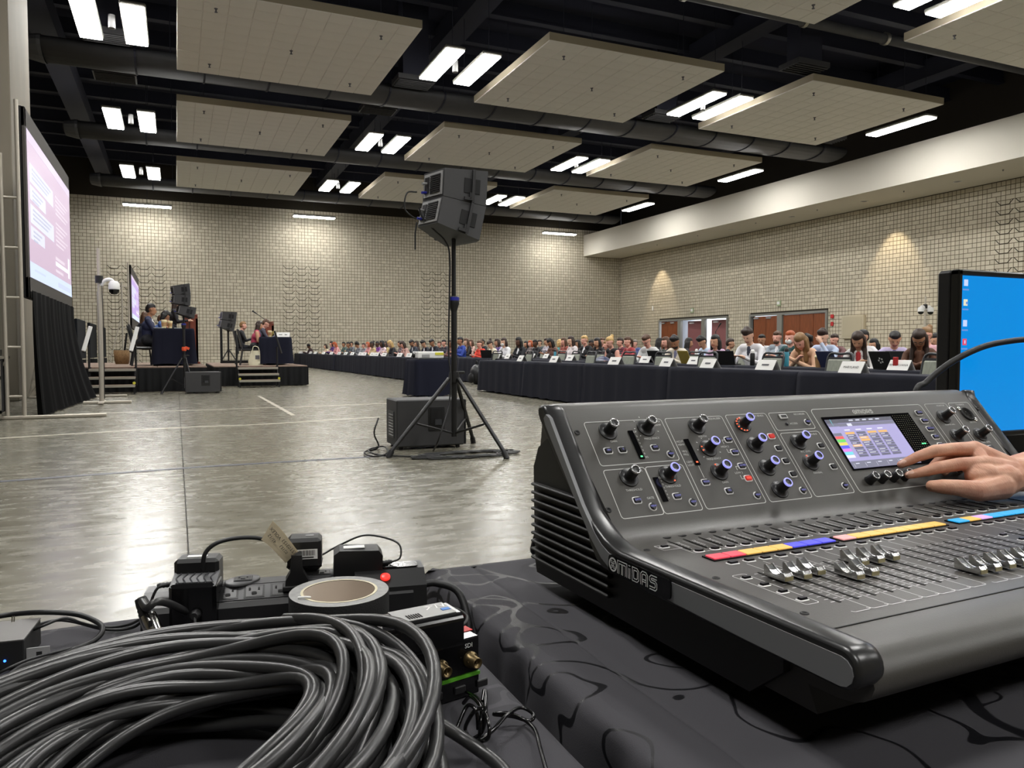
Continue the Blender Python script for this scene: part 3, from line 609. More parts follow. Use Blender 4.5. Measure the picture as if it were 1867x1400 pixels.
# ---- stages
def riser(x0, x1, y0, y1, z, label, bay=None):
    t = thing('stage_riser', label, 'stage', (x0, y0, 0)); w, d = x1-x0, y1-y0
    n = max(1, round(w/1.22)); m = max(1, round(d/2.44))
    for i in range(n):
        for j in range(m): MB().box(((i+0.5)*w/n, (j+0.5)*d/m, z-0.04), (w/n-0.012, d/m-0.012, 0.08), b=0.005).build('deck_panel', M['carpet'], t)
    for x in (0.1, w/2, w-0.1):
        for y in (0.12, d-0.12): MB().cyl((x, y, 0), (x, y, z-0.08), 0.025, n=6).build('stage_leg', M['alu'], t)
    pleated([(0, d), (0, -0.02)], 0.02, z-0.03, 0.02, 0.16, nz=3, seed=3).build('skirt', M['skirt'], t)
    pleated([(0, -0.02), (w, -0.02)], 0.02, z-0.03, 0.025, 0.16, nz=3, seed=7).build('skirt', M['skirt'], t)
    pleated([(w+0.02, -0.02), (w+0.02, d)], 0.02, z-0.03, 0.025, 0.16, nz=3, seed=9).build('skirt', M['skirt'], t)
    return t
S1Y, S1R = 21.0, at(378, 700, 'Y', 21.0).x
SZ = at(320, 668, 'Y', S1Y).z
S1L = -2.75
riser(S1L, S1R, S1Y, 27.5, SZ, 'black skirted stage carrying the left head table and podium')
S2Y = 23.2; S2R = at(561, 690, 'Y', S2Y).x; S2Z = at(470, 667, 'Y', S2Y).z
riser(S1R+0.25, S2R, S2Y, 29.5, S2Z, 'black skirted stage carrying the right head table, right of the first')
def steps(x0, x1, y1, z, label, rail):
    """open stair unit against the stage front at y1, going down towards -y"""
    t = thing('stage_steps', label, 'steps', (x0, y1, 0)); w = x1-x0; n = 3; run = 0.24
    for k in range(n):
        zz = z*(k+1)/(n+0.45)+0.02; yy = -0.03-run*(n-k)+0.1
        MB().box((w/2, yy, zz), (w, 0.26, 0.05), b=0.008).build('tread', M['carpet'], t); MB().box((w/2, yy-0.135, zz-0.005), (w, 0.015, 0.055)).build('tread_nosing', M['alu'], t)
    for x in (0.02, w-0.02):
        f = MB(); f.box((x, -0.68, z*0.2), (0.04, 0.04, z*0.4)); f.box((x, -0.08, z*0.5), (0.04, 0.04, z)); f.cyl((x, -0.68, z*0.2), (x, -0.08, z*0.95), 0.02, n=6)
        f.build('side_frame', M['blackm'], t)
        MB().cyl((x, -0.7, z*0.42), (x, -0.72, z*0.42), 0.035, n=8).build('reflector', M['yellow'], t)
    for x, sgn, white in rail:
        r = MB(); r.cyl((x, -0.12, z*0.3), (x, -0.12, z+0.55), 0.025, n=8).build('rail_post', M['blackm'], t)
        a, b = Vector((x-0.1*sgn, -0.32, z+0.36)), Vector((x+0.06*sgn, -0.12, z+1.0))
        MB().tube([a, b], 0.028, 8).build('rail_bar', M['blackm'], t)
        if white:
            d = (b-a)*0.92
            MB().box((a+b)/2+Vector((0, -0.03, 0)), (0.09, 0.04, d.length), R=Vector((0, 0, 1)).rotation_difference(d).to_matrix(), b=0.01).build('white_rail_cover', M['white'], t)
    return t
sa, sb = at(160, 700, 'Y', 20.4).x, at(247, 700, 'Y', 20.4).x
steps(sa, sb, S1Y-0.05, SZ, 'open black steps with white rail covers up to the left stage', [(0.0, 1, True), (sb-sa, 1, True)])
sa, sb = at(436, 700, 'Y', 22.5).x, at(510, 700, 'Y', 22.5).x
steps(sa, sb, S2Y-0.05, S2Z, 'open black steps with plain rails up to the right stage', [(-0.02, -0.3, False), (sb-sa, -1, False)])
rl = thing('guard_rail', 'dark L-shaped guard rail at the back of the right stage', 'rail', (at(404, 650, 'Y', 28.0).x, 28.0, S2Z)); MB().box((0, 0, 0.62), (0.08, 0.05, 1.24), b=0.01).build('upright_post', M['blackm'], rl); MB().box((0.5, 0, 0.05), (1.0, 0.05, 0.1), b=0.01).build('foot_rail', M['blackm'], rl)
# ---- draped tables
def cloth_mesh(w, l, z, seed, flare=0.03, drop=0.03):
    """cloth over a w x l table (local origin at a floor corner): flat top, rounded edge, folds on the four sides"""
    mb = MB(); R = random.Random(seed); pts = []; n = 0
    per = [(0, 0), (w, 0), (w, l), (0, l)]; ring = []
    for k in range(4):
        a, b = Vector(per[k]), Vector(per[(k+1) % 4]); m = max(6, int((b-a).length/0.09))
        for i in range(m): ring.append((a+(b-a)*i/m, (b-a).normalized(), i/m))
    ph = [R.uniform(0, 6.28) for _ in range(4)]; zs = [z, z-0.012, z-0.06, z*0.62, z*0.3, drop]; N = len(ring); vs = []
    for j, zz in enumerate(zs):
        f = j/(len(zs)-1)
        for i, (p, d, u) in enumerate(ring):
            q = Vector((d.y, -d.x)); s = p.x+p.y*1.3+(0 if d.x == 0 else 5)
            c = math.exp(-((min(u, 1-u))/0.05)**2)
            wv = (0.016*math.sin(s*11+ph[0])+0.014*math.sin(s*23+ph[1])+0.012*math.sin(s*5.1+ph[2]))*f+c*0.05*f
            o = p+q*((0.008 if j > 0 else -0.004)+flare*f*f+wv); vs.append((o.x, o.y, zz+(0.012*math.sin(s*9+ph[3]) if j == len(zs)-1 else 0)))
    mb.add(vs, [(j*N+i, j*N+(i+1) % N, (j+1)*N+(i+1) % N, (j+1)*N+i) for j in range(len(zs)-1) for i in range(N)], 0, True)
    mb.add(vs[:N], [tuple(range(N))], 0)
    return mb
def trestle(w, l, z, loc, label, group=None):
    t = thing('banquet_table', label, 'table', loc, 0, group)
    MB().box((w/2, l/2, z-0.025), (w-0.02, l-0.02, 0.04), b=0.008).build('tabletop', M['greyp'], t)
    for y in (0.25, l-0.25):
        MB().tube([(0.08, y, 0), (0.08, y, z-0.06)], 0.014, 6).tube([(w-0.08, y, 0), (w-0.08, y, z-0.06)], 0.014, 6).tube([(0.08, y, 0.3), (w-0.08, y, 0.3)], 0.01, 6).build('table_leg', M['chairframe'], t)
    return t
TZ, TW, FX, PITCH = 0.785, 0.58, 7.12, 1.5
edges2 = [18.35, 15.6, 12.85, 10.1, 7.35, 4.6, 1.85]
names2 = ['first', 'second', 'third', 'fourth', 'fifth', 'sixth']
cl_meshes = [cloth_mesh(TW, 2.7, TZ+0.004, 20+k) for k in range(3)]
tb = None; clo = {}
def table_at(x, y, k, lab_t, lab_c, gt, gc, with_table=True):
    global tb
    if with_table:
        if tb is None: tb = trestle(TW, 2.7, TZ, (x, y, 0), lab_t, gt)
        else: dup(tb, (x, y, 0), 0, lab_t, gt)
    if k not in clo: clo[k] = tag(cl_meshes[k].build('tablecloth', M['cloth']), lab_c, 'tablecloth', gc); clo[k].location = (x, y, 0); c = clo[k]
    else: c = link('tablecloth', clo[k].data, None, (x, y, 0)); tag(c, lab_c, 'tablecloth', gc)
for k in range(6):
    table_at(FX, edges2[k]-2.71, k % 3, 'folding table under the %s navy cloth of the near front row, counting from the speaker' % names2[k], '%s navy cloth of the near front row, counting from the speaker tripod' % names2[k], 'folding tables of the near front row', 'navy cloths of the near front row')
e1 = [24.4+2.75*k for k in range(9)]
n1 = ['nearest', 'second nearest', 'third', 'fourth', 'fifth', 'sixth', 'seventh', 'eighth', 'farthest']
for k in range(9):
    table_at(FX+(0.0 if k > 4 else 0.1), e1[k]+(0.05 if k > 4 else 0), k % 3, 'folding table under the %s navy cloth of the far front row' % n1[k], '%s navy tablecloth of the far front row, beside the stages' % n1[k], 'folding tables of the far front row', 'navy cloths of the far front row', with_table=k < 3)
q = link('tablecloth', clo[0].data, None, (FX, 49.6, 0)); q.scale = (1, 0.84, 1); tag(q, 'last navy tablecloth of the far front row, touching the back wall', 'tablecloth', 'navy cloths of the far front row')
for r in range(1, 6):
    for k in range(5 if r < 3 else 4):
        table_at(FX+PITCH*r, edges2[k]-2.71+0.25*r, k % 3, None, 'navy cloth of the %s row near side, %s from the aisle' % (ORD[r], ORD[k]), None, 'navy cloths behind the near front row', with_table=False)
    for k in (0, 1): table_at(FX+PITCH*r, 18.42+0.25*r+2.73*k, k, None, 'navy cloth closing the aisle in the %s row, %s one' % (ORD[r], ('nearer', 'farther')[k]), None, 'navy cloths behind the far front row', with_table=False)
    for k in range(0, 7):
        table_at(FX+PITCH*r+0.2, e1[k]+0.3*r-0.6, k % 3, None, 'navy cloth of the %s row beyond the aisle, %s from the aisle' % (ORD[r], ORD[k]), None, 'navy cloths behind the far front row', with_table=False)
# projector table
pa, pb = at(747, 722, 'Z', 0), at(822, 722, 'Z', 0)
ptz_ = at(785, 655, 'Y', 16.9).z
pt = thing('side_table', 'small table under dark navy cloth behind the near speaker tripod', 'table', (pa.x, 16.5, 0)); pw = pb.x-pa.x
MB().box((pw/2, 0.35, ptz_-0.03), (pw-0.06, 0.64, 0.04), b=0.006).build('tabletop', M['greyp'], pt)
for x in (0.12, pw-0.12): MB().cyl((x, 0.35, 0), (x, 0.35, ptz_-0.05), 0.02, n=6).build('table_leg', M['chairframe'], pt)
c = cloth_mesh(pw-0.02, 0.68, ptz_, 5, flare=0.06).build('tablecloth', M['clothd'], None, (pa.x+0.01, 16.5, 0)); tag(c, 'plain dark navy cloth on the projector table', 'tablecloth')
pj = at(782, 653, 'Y', 16.75); pr = thing('projector', 'white projector with a yellow sticker on the dark navy table', 'projector', (pj.x, 16.82, ptz_))
MB().box((0, 0, 0.1), (0.62, 0.44, 0.16), b=0.02).build('casing', M['white'], pr); MB().box((0.2, -0.225, 0.13), (0.2, 0.01, 0.06)).build('sticker', M['yellow'], pr); MB().box((-0.12, -0.225, 0.08), (0.18, 0.01, 0.07)).build('port_panel', M['greyp'], pr)
MB().cyl((-0.32, 0.02, 0.1), (-0.35, 0.02, 0.1), 0.06, n=14).build('lens', M['blackg'], pr)
for x in (-0.24, 0.24): MB().cyl((x, -0.15, 0), (x, -0.15, 0.025), 0.02, n=8).build('foot', M['black'], pr)
# ---- chairs
def make_chair():
    t = thing('banquet_chair', '', 'chair')
    # faces -x: seat towards -x, back at +x
    MB().box((-0.02, 0, 0.46), (0.44, 0.44, 0.07), b=0.025).build('seat', M['upholst'], t)
    R = Matrix.Rotation(math.radians(10), 3, 'Y')
    MB().box((0.235, 0, 0.71), (0.05, 0.4, 0.36), R=R, b=0.02).build('backrest', M['upholst'], t)
    f = MB()
    f.tube(smooth_path([(0.19, -0.215, 0.44), (0.235, -0.215, 0.7), (0.285, -0.2, 0.945), (0.288, 0, 0.955), (0.285, 0.2, 0.945), (0.235, 0.215, 0.7), (0.19, 0.215, 0.44)], 4), 0.017, 6)
    f.box((0.272, 0, 0.9), (0.03, 0.4, 0.03)); f.build('back_frame', M['chairframe'], t)
    for y in (-0.2, 0.2):
        MB().tube([(0.19, y, 0.44), (0.3, y, 0)], 0.014, 6).build('leg', M['chairframe'], t); MB().tube([(-0.2, y, 0.44), (-0.24, y, 0)], 0.014, 6).build('leg', M['chairframe'], t)
    MB().tube([(0.22, -0.2, 0.3), (0.22, 0.2, 0.3)], 0.01, 6).build('stretcher', M['chairframe'], t)
    t.scale = (HS, HS, HS); return t
CH0 = make_chair(); ch_used = False
def chair(x, y, rz, label, group=None, z=0.0):
    global ch_used
    if not ch_used: ch_used = True; CH0.location = (x, y, z); CH0.rotation_euler.z = rz; tag(CH0, label, 'chair', group); return CH0
    return dup(CH0, (x, y, z), rz, label, group)
RX = [FX+0.98+PITCH*r for r in range(9)]
def seat_y(px, r): return at(px, 650, 'X', RX[r]+0.25).y
q = at(893, 690, 'Z', 0); chair(8.55, at(893, 650, 'X', 8.55).y, math.radians(-60), 'grey-green chair turned sideways at the aisle end behind the speaker tripod')
for px, r, w in ((963, 0, 'by the first name card'), (1075, 0, 'right of the second cloth seam'), (1145, 0, 'by the third name card'), (1208, 0, 'below the bearded man in cream'), (1289, 0, 'below the woman in lilac'), (1406, 0, 'in front of the turquoise bottle'), (1527, 0, 'behind the Maryland card'), (1705, 0, 'nearest the monitor')):
    chair(RX[r], seat_y(px, r), rnd.uniform(-0.1, 0.1), 'empty grey-green chair in the near front row %s' % w, 'empty chairs of the near front row')
for px, r, w in ((1026, 1, 'left of the blonde woman in a vest'), (1052, 1, 'below the blond man in a suit'), (1096, 1, 'by the folded blue jacket'), (1270, 1, 'left of the woman in lilac'), (1363, 1, 'before the man in a white shirt'), (1441, 1, 'before the woman in peach'), (1577, 1, 'right of the Maryland card')):
    chair(RX[r]-0.05, seat_y(px, r), rnd.uniform(-0.1, 0.1), 'empty grey-green chair in the second row %s' % w, 'empty chairs of the second row')
for px, r, w in ((989, 2, 'by the man in a pale top'), (1010, 2, 'by the blonde in teal'), (1035, 2, 'by the woman in white patterns'), (1130, 2, 'by the woman in red'), (1660, 2, 'behind the woman in brown'), (975, 3, 'by the dark-skinned man near the aisle'), (1560, 3, 'behind the black-haired man in white'), (1690, 3, 'beyond the woman in pink')): chair(RX[r], seat_y(px, r), rnd.uniform(-0.1, 0.1), 'grey-green chair back among the rear rows '+w, 'chairs among the rear rows')
# ---- name cards
def card(x, y, z, label, word=None, w=0.33, h=0.135, rz=0.0):
    t = thing('name_card', label, 'name card', (x, y, z), rz, 'folded name cards on the tables'); d = 0.075
    MB().add([(0, -w/2, 0), (0, w/2, 0), (d, w/2, h), (d, -w/2, h), (0.004, -w/2, 0), (0.004, w/2, 0), (d+0.002, w/2, h-0.006), (d+0.002, -w/2, h-0.006), (2*d, -w/2, 0), (2*d, w/2, 0), (2*d-0.004, -w/2, 0), (2*d-0.004, w/2, 0)],
             [(0, 3, 2, 1), (4, 5, 6, 7), (3, 8, 9, 2), (7, 6, 11, 10), (0, 1, 5, 4), (8, 10, 11, 9), (0, 4, 7, 3), (3, 7, 10, 8), (1, 2, 6, 5), (2, 9, 11, 6)]).build('folded_card', M['paper'], t)
    T = Matrix.Translation((d*0.5-0.004, 0, h*0.5+0.001)) @ Matrix(((0, d/math.hypot(d, h), -h/math.hypot(d, h), 0), (-1, 0, 0, 0), (0, h/math.hypot(d, h), d/math.hypot(d, h), 0), (0, 0, 0, 1)))
    m = MB()
    if word: m.text(word, 0.042, T)
    else: m.add([(-w*0.2, -0.012, 0), (w*0.2, -0.012, 0), (w*0.2, 0.012, 0), (-w*0.2, 0.012, 0)], [(0, 1, 2, 3)], 0, False, T)
    m.build('printed_name', M['inkblack'] if word else M['ink'], t); return t
CX = FX+0.06
for px, w, lab in ((946, None, 'white name card at the left end of the near front row'), (1007, None, 'white name card second from the left in the near front row'), (1117, None, 'white name card on the third cloth of the near front row'), (1211, None, 'white name card left of the seam below the bearded man'), (1287, None, 'white name card right of the seam below the woman in lilac'), (1392, None, 'white name card in front of the turquoise bottle'), (1548, 'MARYLAND', 'white name card reading Maryland in the near front row')):
    card(CX, at(px, 660, 'X', CX).y, TZ+0.008, lab, w, rz=rnd.uniform(-0.08, 0.08))
for px, w, lab in ((1036, None, 'white name card on the second row below the woman in white'), (1173, None, 'white name card in front of the man in grey-white with glasses'), (1261, None, 'white name card before the gold laptop'), (1635, 'PENNSYLVANIA', 'white name card before the woman in brown near the monitor')):
    card(CX+PITCH, at(px, 660, 'X', CX+PITCH).y, TZ+0.008, lab, w, rz=rnd.uniform(-0.08, 0.08))
fc = [(546, 1), (549, 2), (557, 3), (565, 4), (574, 5), (589, 6), (603, 7), (617, 8), (629, 9), (641, 10), (656, 11), (663, 12), (677, 13), (685, 14), (699, 15), (727, 16), (744, 17)]
for px, k in fc: card(CX+0.2, at(px, 650, 'X', CX+0.2).y, TZ+0.01, 'small white name card on the far front row, %s from its far end' % ORD[k-1], rz=0.3)
for px, lab in ((968, 'below the woman with reddish hair'), (993, 'below the woman in a brown top'), (923, 'in front of the masked woman'), (905, 'in front of the woman in purple')): card(CX+PITCH*(2 if px > 950 else 1), at(px, 650, 'X', CX+PITCH*(2 if px > 950 else 1)).y, TZ+0.01, 'white name card on the rows past the aisle '+lab)
# ---- line array speakers on tripods
def array_box(parent, T, handles=True):
    """trapezoid cabinet: front at +x, rear at -x; seen from the side (-y)"""
    D, F, Rr, hf, hr = 0.45, 0.30, 0.185, 0.178, 0.138
    def pr(x, y, z): return (x, y, z)
    V = [(D/2, -F, -hf), (D/2, F, -hf), (D/2, F, hf), (D/2, -F, hf), (-D/2, -Rr, -hr), (-D/2, Rr, -hr), (-D/2, Rr, hr), (-D/2, -Rr, hr), (D/2+0.05, -F*0.6, -hf*0.95), (D/2+0.05, F*0.6, -hf*0.95), (D/2+0.05, F*0.6, hf*0.95), (D/2+0.05, -F*0.6, hf*0.95)]
    c = MB().add(V, [(8, 9, 10, 11), (0, 8, 11, 3), (9, 1, 2, 10), (0, 1, 9, 8), (3, 11, 10, 2), (4, 7, 6, 5), (0, 3, 7, 4), (1, 5, 6, 2), (0, 4, 5, 1), (3, 2, 6, 7)], 0, False, T).build('cabinet', M['box'], parent)
    # rear amplifier panel
    MB().box((-D/2-0.004, 0, 0), (0.01, Rr*1.75, hr*1.7), T=T).build('rear_panel', M['greyp'], c)
    g = MB()
    for k in range(9): g.box((-D/2-0.014, -Rr*0.25, -hr*0.6+k*hr*0.15), (0.012, Rr*0.95, 0.012), T=T)
    g.build('cooling_fins', M['black'], c)
    MB().box((-D/2-0.012, Rr*0.55, 0), (0.012, Rr*0.4, hr*1.2), T=T).build('connector_plate', M['black'], c)
    for s in (-0.5, 0.15): MB().cyl(T @ Vector((-D/2-0.015, Rr*0.55, s*hr)), T @ Vector((-D/2-0.07, Rr*0.55, s*hr-0.01)), 0.014, n=8).build('blue_plug', M['blue'] if s < 0 else M['greyp'], c)
    for s in (-1, 1):   # side handle pockets and rigging bar on both slanted sides
        a, b = Vector((-D/2, s*Rr, 0)), Vector((D/2, s*F, 0)); d = (b-a).normalized(); nrm = Vector((d.y, -d.x, 0))*(-s); nrm = Vector((-d.y, d.x, 0))*s
        B = Matrix((tuple(d), tuple(nrm), (0, 0, 1))).transposed()
        for u, w in ((0.56, 0.09), (0.76, 0.07)):
            MB().box(a+(b-a)*u+nrm*0.002+Vector((0, 0, 0.0)), (w, 0.008, 0.15), R=B, b=0.003, T=T).build('handle_pocket', M['blackm'], c)
        p = a+(b-a)*0.67; MB().box(p+nrm*0.012, (0.03, 0.02, hf*1.85), R=B, T=T).box(p+nrm*0.02+d*(-0.05)-Vector((0, 0, hf*0.75)), (0.09, 0.02, 0.03), R=B, T=T).box(p+nrm*0.02-d*0.03-Vector((0, 0, hf*0.6)), (0.02, 0.02, 0.07), R=B, T=T).build('rigging_bar', M['black'], c)
    return c
def tower(loc, hub, top, feet, boxes, phi, label_s, label_a, splay=9, shift=-0.07, low=0.0, size=1.0):
    t = thing('tripod_stand', label_s, 'stand', loc)
    MB().cyl((0, 0, 0.16), (0, 0, hub+0.75), 0.03, n=10).build('outer_tube', M['black'], t)
    MB().cyl((0, 0, hub+0.7), (0, 0, top), 0.023, n=10).build('inner_tube', M['black'], t)
    MB().lathe([(0.05, -0.05), (0.055, 0.02), (0.05, 0.06)], (0, 0, hub), n=10).build('hub', M['black'], t)
    MB().lathe([(0.03, -0.1), (0.055, -0.02), (0.055, 0.03), (0.04, 0.06)], (0, 0, hub+0.78), n=10).build('collar', M['black'], t)
    MB().lathe([(0.056, 0.0), (0.056, 0.035)], (0, 0, hub+0.795), n=10).build('tape_band', M['blue'], t)
    MB().box((0.07, 0, hub+0.05), (0.09, 0.03, 0.03), b=0.008).build('knob', M['black'], t)
    for f in feet:
        v = Vector(f); d = v.normalized(); k = MB().tube([(d.x*0.06, d.y*0.06, hub-0.01), (v.x, v.y, 0.05)], 0.021, 8).build('leg', M['black'], t)
        MB().cyl((v.x-d.x*0.015, v.y-d.y*0.015, 0.065), (v.x+d.x*0.025, v.y+d.y*0.025, 0.0), 0.03, n=8).build('rubber_foot', M['rubber'], k)
        MB().tube([(v.x*0.6, v.y*0.6, hub*0.41), (d.x*0.03, d.y*0.03, 0.2)], 0.012, 6).build('brace', M['black'], t)
    a = thing('line_array', label_a, 'loudspeaker', (loc[0], loc[1], loc[2]+top), phi); z = 0.0; mats = []
    ang0 = math.radians(-12)
    T = Matrix.Translation((shift, 0, 0.165)) @ Matrix.Rotation(math.radians(14), 4, 'Y')
    for k in range(boxes):
        array_box(a, T @ Matrix.Translation((low if k == 0 else 0, 0, 0)))
        # next cabinet hinges on the upper front edge, splayed upwards
        T = T @ Matrix.Translation((0.225, 0, 0.18)) @ Matrix.Rotation(math.radians(-splay), 4, 'Y') @ Matrix.Translation((-0.225, 0, 0.18))
    MB().cyl((0, 0, -0.02), (0, 0, 0.08), 0.026, n=8).build('pole_socket', M['alu'], a); a.scale = (size,)*3
    return t, a
hp = at(828, 688, 'Y', 7.55); base = Vector((hp.x, 7.55, 0))
topz = at(826, 431, 'Y', 7.55).z
feet = [at(712, 834, 'Z', 0)-base, at(921, 836, 'Z', 0)-base, at(862, 808, 'Z', 0)-base]
tower(tuple(base), hp.z, topz, [(f.x, f.y) for f in feet], 2, math.radians(16), 'tall black tripod stand in the middle of the floor', 'two stacked black speaker cabinets on the tall near tripod', 10)
# cables of the near tower
A = lambda x, y, d=7.5: at(x, y, 'Y', d)
tag(MB().tube(smooth_path([A(764, 378), A(770, 396), A(790, 418), A(812, 440), A(820, 470), A(819, 560), A(818, 640), A(822, 690, 7.45), A(818, 740, 7.4), A(800, 800, 7.3), at(790, 822, 'Z', 0.02)], 8), 0.009, 6).build('speaker_cable', M['rubber']), 'black cable looping from the upper cabinets down the tall tripod', 'cable')
tag(MB().tube(smooth_path([A(760, 350), A(742, 352), A(738, 380), A(752, 395), A(760, 399)], 8), 0.008, 6).build('speaker_cable', M['rubber']), 'short black jumper cable behind the two speaker cabinets', 'cable')
tag(MB().tube([A(760, 405), A(757, 425), A(757, 455)], 0.008, 6).build('speaker_cable', M['rubber']), 'loose cable end dangling below the speaker cabinets', 'cable')
for sd in (0,):
    pts = []
    for k in range(60):
        a = k*0.55; r = 0.32+0.1*math.sin(k*1.3); pts.append((2.75+0.55*math.cos(a)*r/0.32*0.8-0.1, 7.2+0.16*math.sin(a)*r/0.32, 0.012+0.006*(k % 3)))
    tag(MB().tube(smooth_path(pts, 4), 0.009, 5).build('cable_coil', M['rubber']), 'tangle of black cable on the floor under the tall tripod', 'cable')
    pts = [at(690, 762, 'Y', 7.95), at(682, 790, 'Y', 7.9), at(690, 815, 'Z', 0.02), at(664, 824, 'Z', 0.02), at(680, 832, 'Z', 0.02), at(706, 826, 'Z', 0.03), at(700, 814, 'Z', 0.03), at(672, 820, 'Z', 0.03), at(690, 829, 'Z', 0.02), at(760, 832, 'Z', 0.015), at(800, 829, 'Z', 0.015)]
    tag(MB().tube(smooth_path(pts, 6), 0.009, 5).build('power_cable', M['rubber']), 'black cables plugged into the rear of the near subwoofer', 'cable')
# ---- subwoofers
def sub(loc, rz, w, d, h, label, grille_side=False):
    t = thing('subwoofer', label, 'loudspeaker', loc, rz)
    MB().box((0, 0, h/2+0.02), (w, d, h-0.02), b=0.012).build('cabinet', M['box'], t)
    for sx in (-1, 1):
        for sy in (-1, 1): MB().cyl((sx*(w/2-0.06), sy*(d/2-0.06), 0), (sx*(w/2-0.06), sy*(d/2-0.06), 0.03), 0.025, n=8).build('foot', M['rubber'], t)
    hh = MB().box((w*0.08, -d/2-0.001, h*0.62), (w*0.24, 0.012, h*0.5), b=0.004).build('handle_plate', M['black'], t); MB().box((w*0.08, -d/2-0.008, h*0.68), (w*0.17, 0.012, h*0.3)).build('handle_pocket', M['blackm'], hh); MB().box((w*0.1, -d/2-0.02, h*0.55), (w*0.1, 0.016, h*0.12), b=0.004).build('grip', M['chairframe'], hh)
    MB().box((-w/2-0.004, 0, h*0.5), (0.01, d*0.55, h*0.55)).build('rear_panel', M['chairframe'], t)
    g = MB()
    for k in range(8): g.box((-w/2-0.012, -0.03, h*(0.28+0.06*k)), (0.01, d*0.36, 0.009))
    g.build('cooling_fins', M['greyp'], t)
    MB().box((w/2+0.012, 0, h/2+0.02), (0.024, d*0.97, h*0.94), b=0.006).build('front_grille', M['blackm'], t)
    return t
sub((2.5, 8.12, 0), math.radians(-2), 0.75, 0.5, 0.52, 'black subwoofer on the floor behind the tall tripod')
s2a, s2b = at(338, 718, 'Z', 0), at(403, 717, 'Z', 0); sh = at(370, 679, 'Y', s2a.y).z
sub(((s2a.x+s2b.x)/2, s2a.y+0.3, 0), 0, s2b.x-s2a.x, 0.55, sh, 'dark grey subwoofer on the floor in front of the left stage')
# far towers
b2 = at(337, 704, 'Y', 20.35); b2.z = 0
tower((b2.x, 20.35, 0), at(337, 652, 'Y', 20.35).z, at(336, 574, 'Y', 20.35).z, [(-0.5, -0.3), (0.2, -0.32), (0.1, 0.5)], 3, math.radians(14), 'tripod stand with an orange strap in front of the left stage', 'tall curved stack of black speaker cabinets in front of the left podium', 10, -0.14, 0.2, 0.75)
st = thing('orange_strap', 'orange strap tied round the tripod pole before the left head table', 'strap', (b2.x, 20.35, at(337, 636, 'Y', 20.35).z)); MB().lathe([(0.05, -0.05), (0.06, 0), (0.05, 0.05)], (0, 0, 0), n=10).build('wrapped_band', M['orange'], st); MB().box((0.07, -0.03, 0.02), (0.1, 0.02, 0.06), R=Matrix.Rotation(0.4, 3, 'Y')).build('loose_end', M['orange'], st)
b3 = at(421, 660, 'Y', 29.0); b3.z = 0
tower((b3.x, 30.2, 0), at(423, 640, 'Y', 30.2).z, at(421, 601, 'Y', 30.2).z, [(-0.6, -0.3), (0.6, -0.3), (0, 0.6)], 2, math.radians(10), 'tripod stand behind the right stage', 'small far pair of black speaker cabinets above the right stage', 8)
# ---- stage furniture
def head_table(px0, px1, ytop, ybot, Yp, z, label, lc, dep=3.2):
    a, b = at(px0, ytop, 'Y', Yp), at(px1, ytop, 'Y', Yp); h = a.z-z
    t = thing('head_table', label, 'table', (a.x, Yp, z))
    MB().box(((b.x-a.x)/2, dep/2, h-0.03), (b.x-a.x-0.04, dep-0.04, 0.04), b=0.006).build('tabletop', M['greyp'], t)
    for y in (0.3, dep-0.3): MB().tube([((b.x-a.x)/2, y, 0), ((b.x-a.x)/2, y, h-0.05)], 0.02, 6).build('table_leg', M['chairframe'], t)
    c = cloth_mesh(b.x-a.x, dep, h, 8, flare=0.05, drop=0.05).build('tablecloth', M['clothd'], None, (a.x, Yp, z)); tag(c, lc, 'tablecloth')
    return a.x, b.x, a.z
h1 = head_table(281, 352, 598, 648, 21.7, SZ, 'head table on the left stage', 'black cloth on the left head table', 2.4)
h2 = head_table(475, 530, 614, 661, 24.0, S2Z, 'head table on the right stage', 'navy cloth on the right head table', 2.1)
def podium(px0, px1, ytop, Yp, z, label):
    a, b = at(px0, ytop, 'Y', Yp), at(px1, ytop, 'Y', Yp); w = b.x-a.x; h = a.z-z
    t = thing('podium', label, 'podium', ((a.x+b.x)/2, Yp, z))
    MB().prism([(-0.3, 0.04), (0.3, 0.04), (0.3, h-0.1), (-0.3, h-0.1)], w/2-0.06, w/2, axis='X').prism([(-0.3, 0.04), (-0.26, 0.04), (-0.26, h-0.02), (-0.3, h-0.02)], -w/2, w/2, axis='X').prism([(0.26, 0.04), (0.3, 0.04), (0.3, h-0.02), (0.26, h-0.02)], -w/2, w/2, axis='X').build('cabinet', M['woodp'], t)
    MB().box((0, 0, 0.03), (w+0.1, 0.7, 0.06), b=0.01).build('plinth', M['woodp'], t)
    MB().box((-0.03, 0, h-0.02), (w+0.06, 0.68, 0.04), R=Matrix.Rotation(math.radians(-8), 3, 'Y'), b=0.008).build('reading_top', M['woodp'], t)
    return a.x, h+z
podium(336, 360, 575, 24.9, SZ, 'tall wooden podium on the left stage, beyond the head table')
podium(470, 497, 588, 27.0, S2Z, 'wooden podium on the right stage behind the seated woman')
def micstand(p0, p1, p2, label, tall=True):
    t = thing('microphone_stand', label, 'microphone', (p0.x, p0.y, p0.z)); a, b, c = Vector((0, 0, 0)), p1-p0, p2-p0
    MB().lathe([(0.13, 0), (0.13, 0.02), (0.02, 0.03)], n=12).build('base', M['black'], t)
    MB().tube([a, b], 0.012, 6).build('pole', M['black'], t)
    MB().tube([b+(b-c)*0.2, c], 0.01, 6).build('boom_arm', M['chrome'] if tall else M['black'], t)
    d = (c-b).normalized(); MB().cyl(c, c+d*0.12, 0.016, 0.024, 8).ball(c+d*0.14, 0.03, n=8, m=6).build('microphone', M['black'], t)
    return t
m0 = at(346, 646, 'Y', 24.45); m0.z = SZ
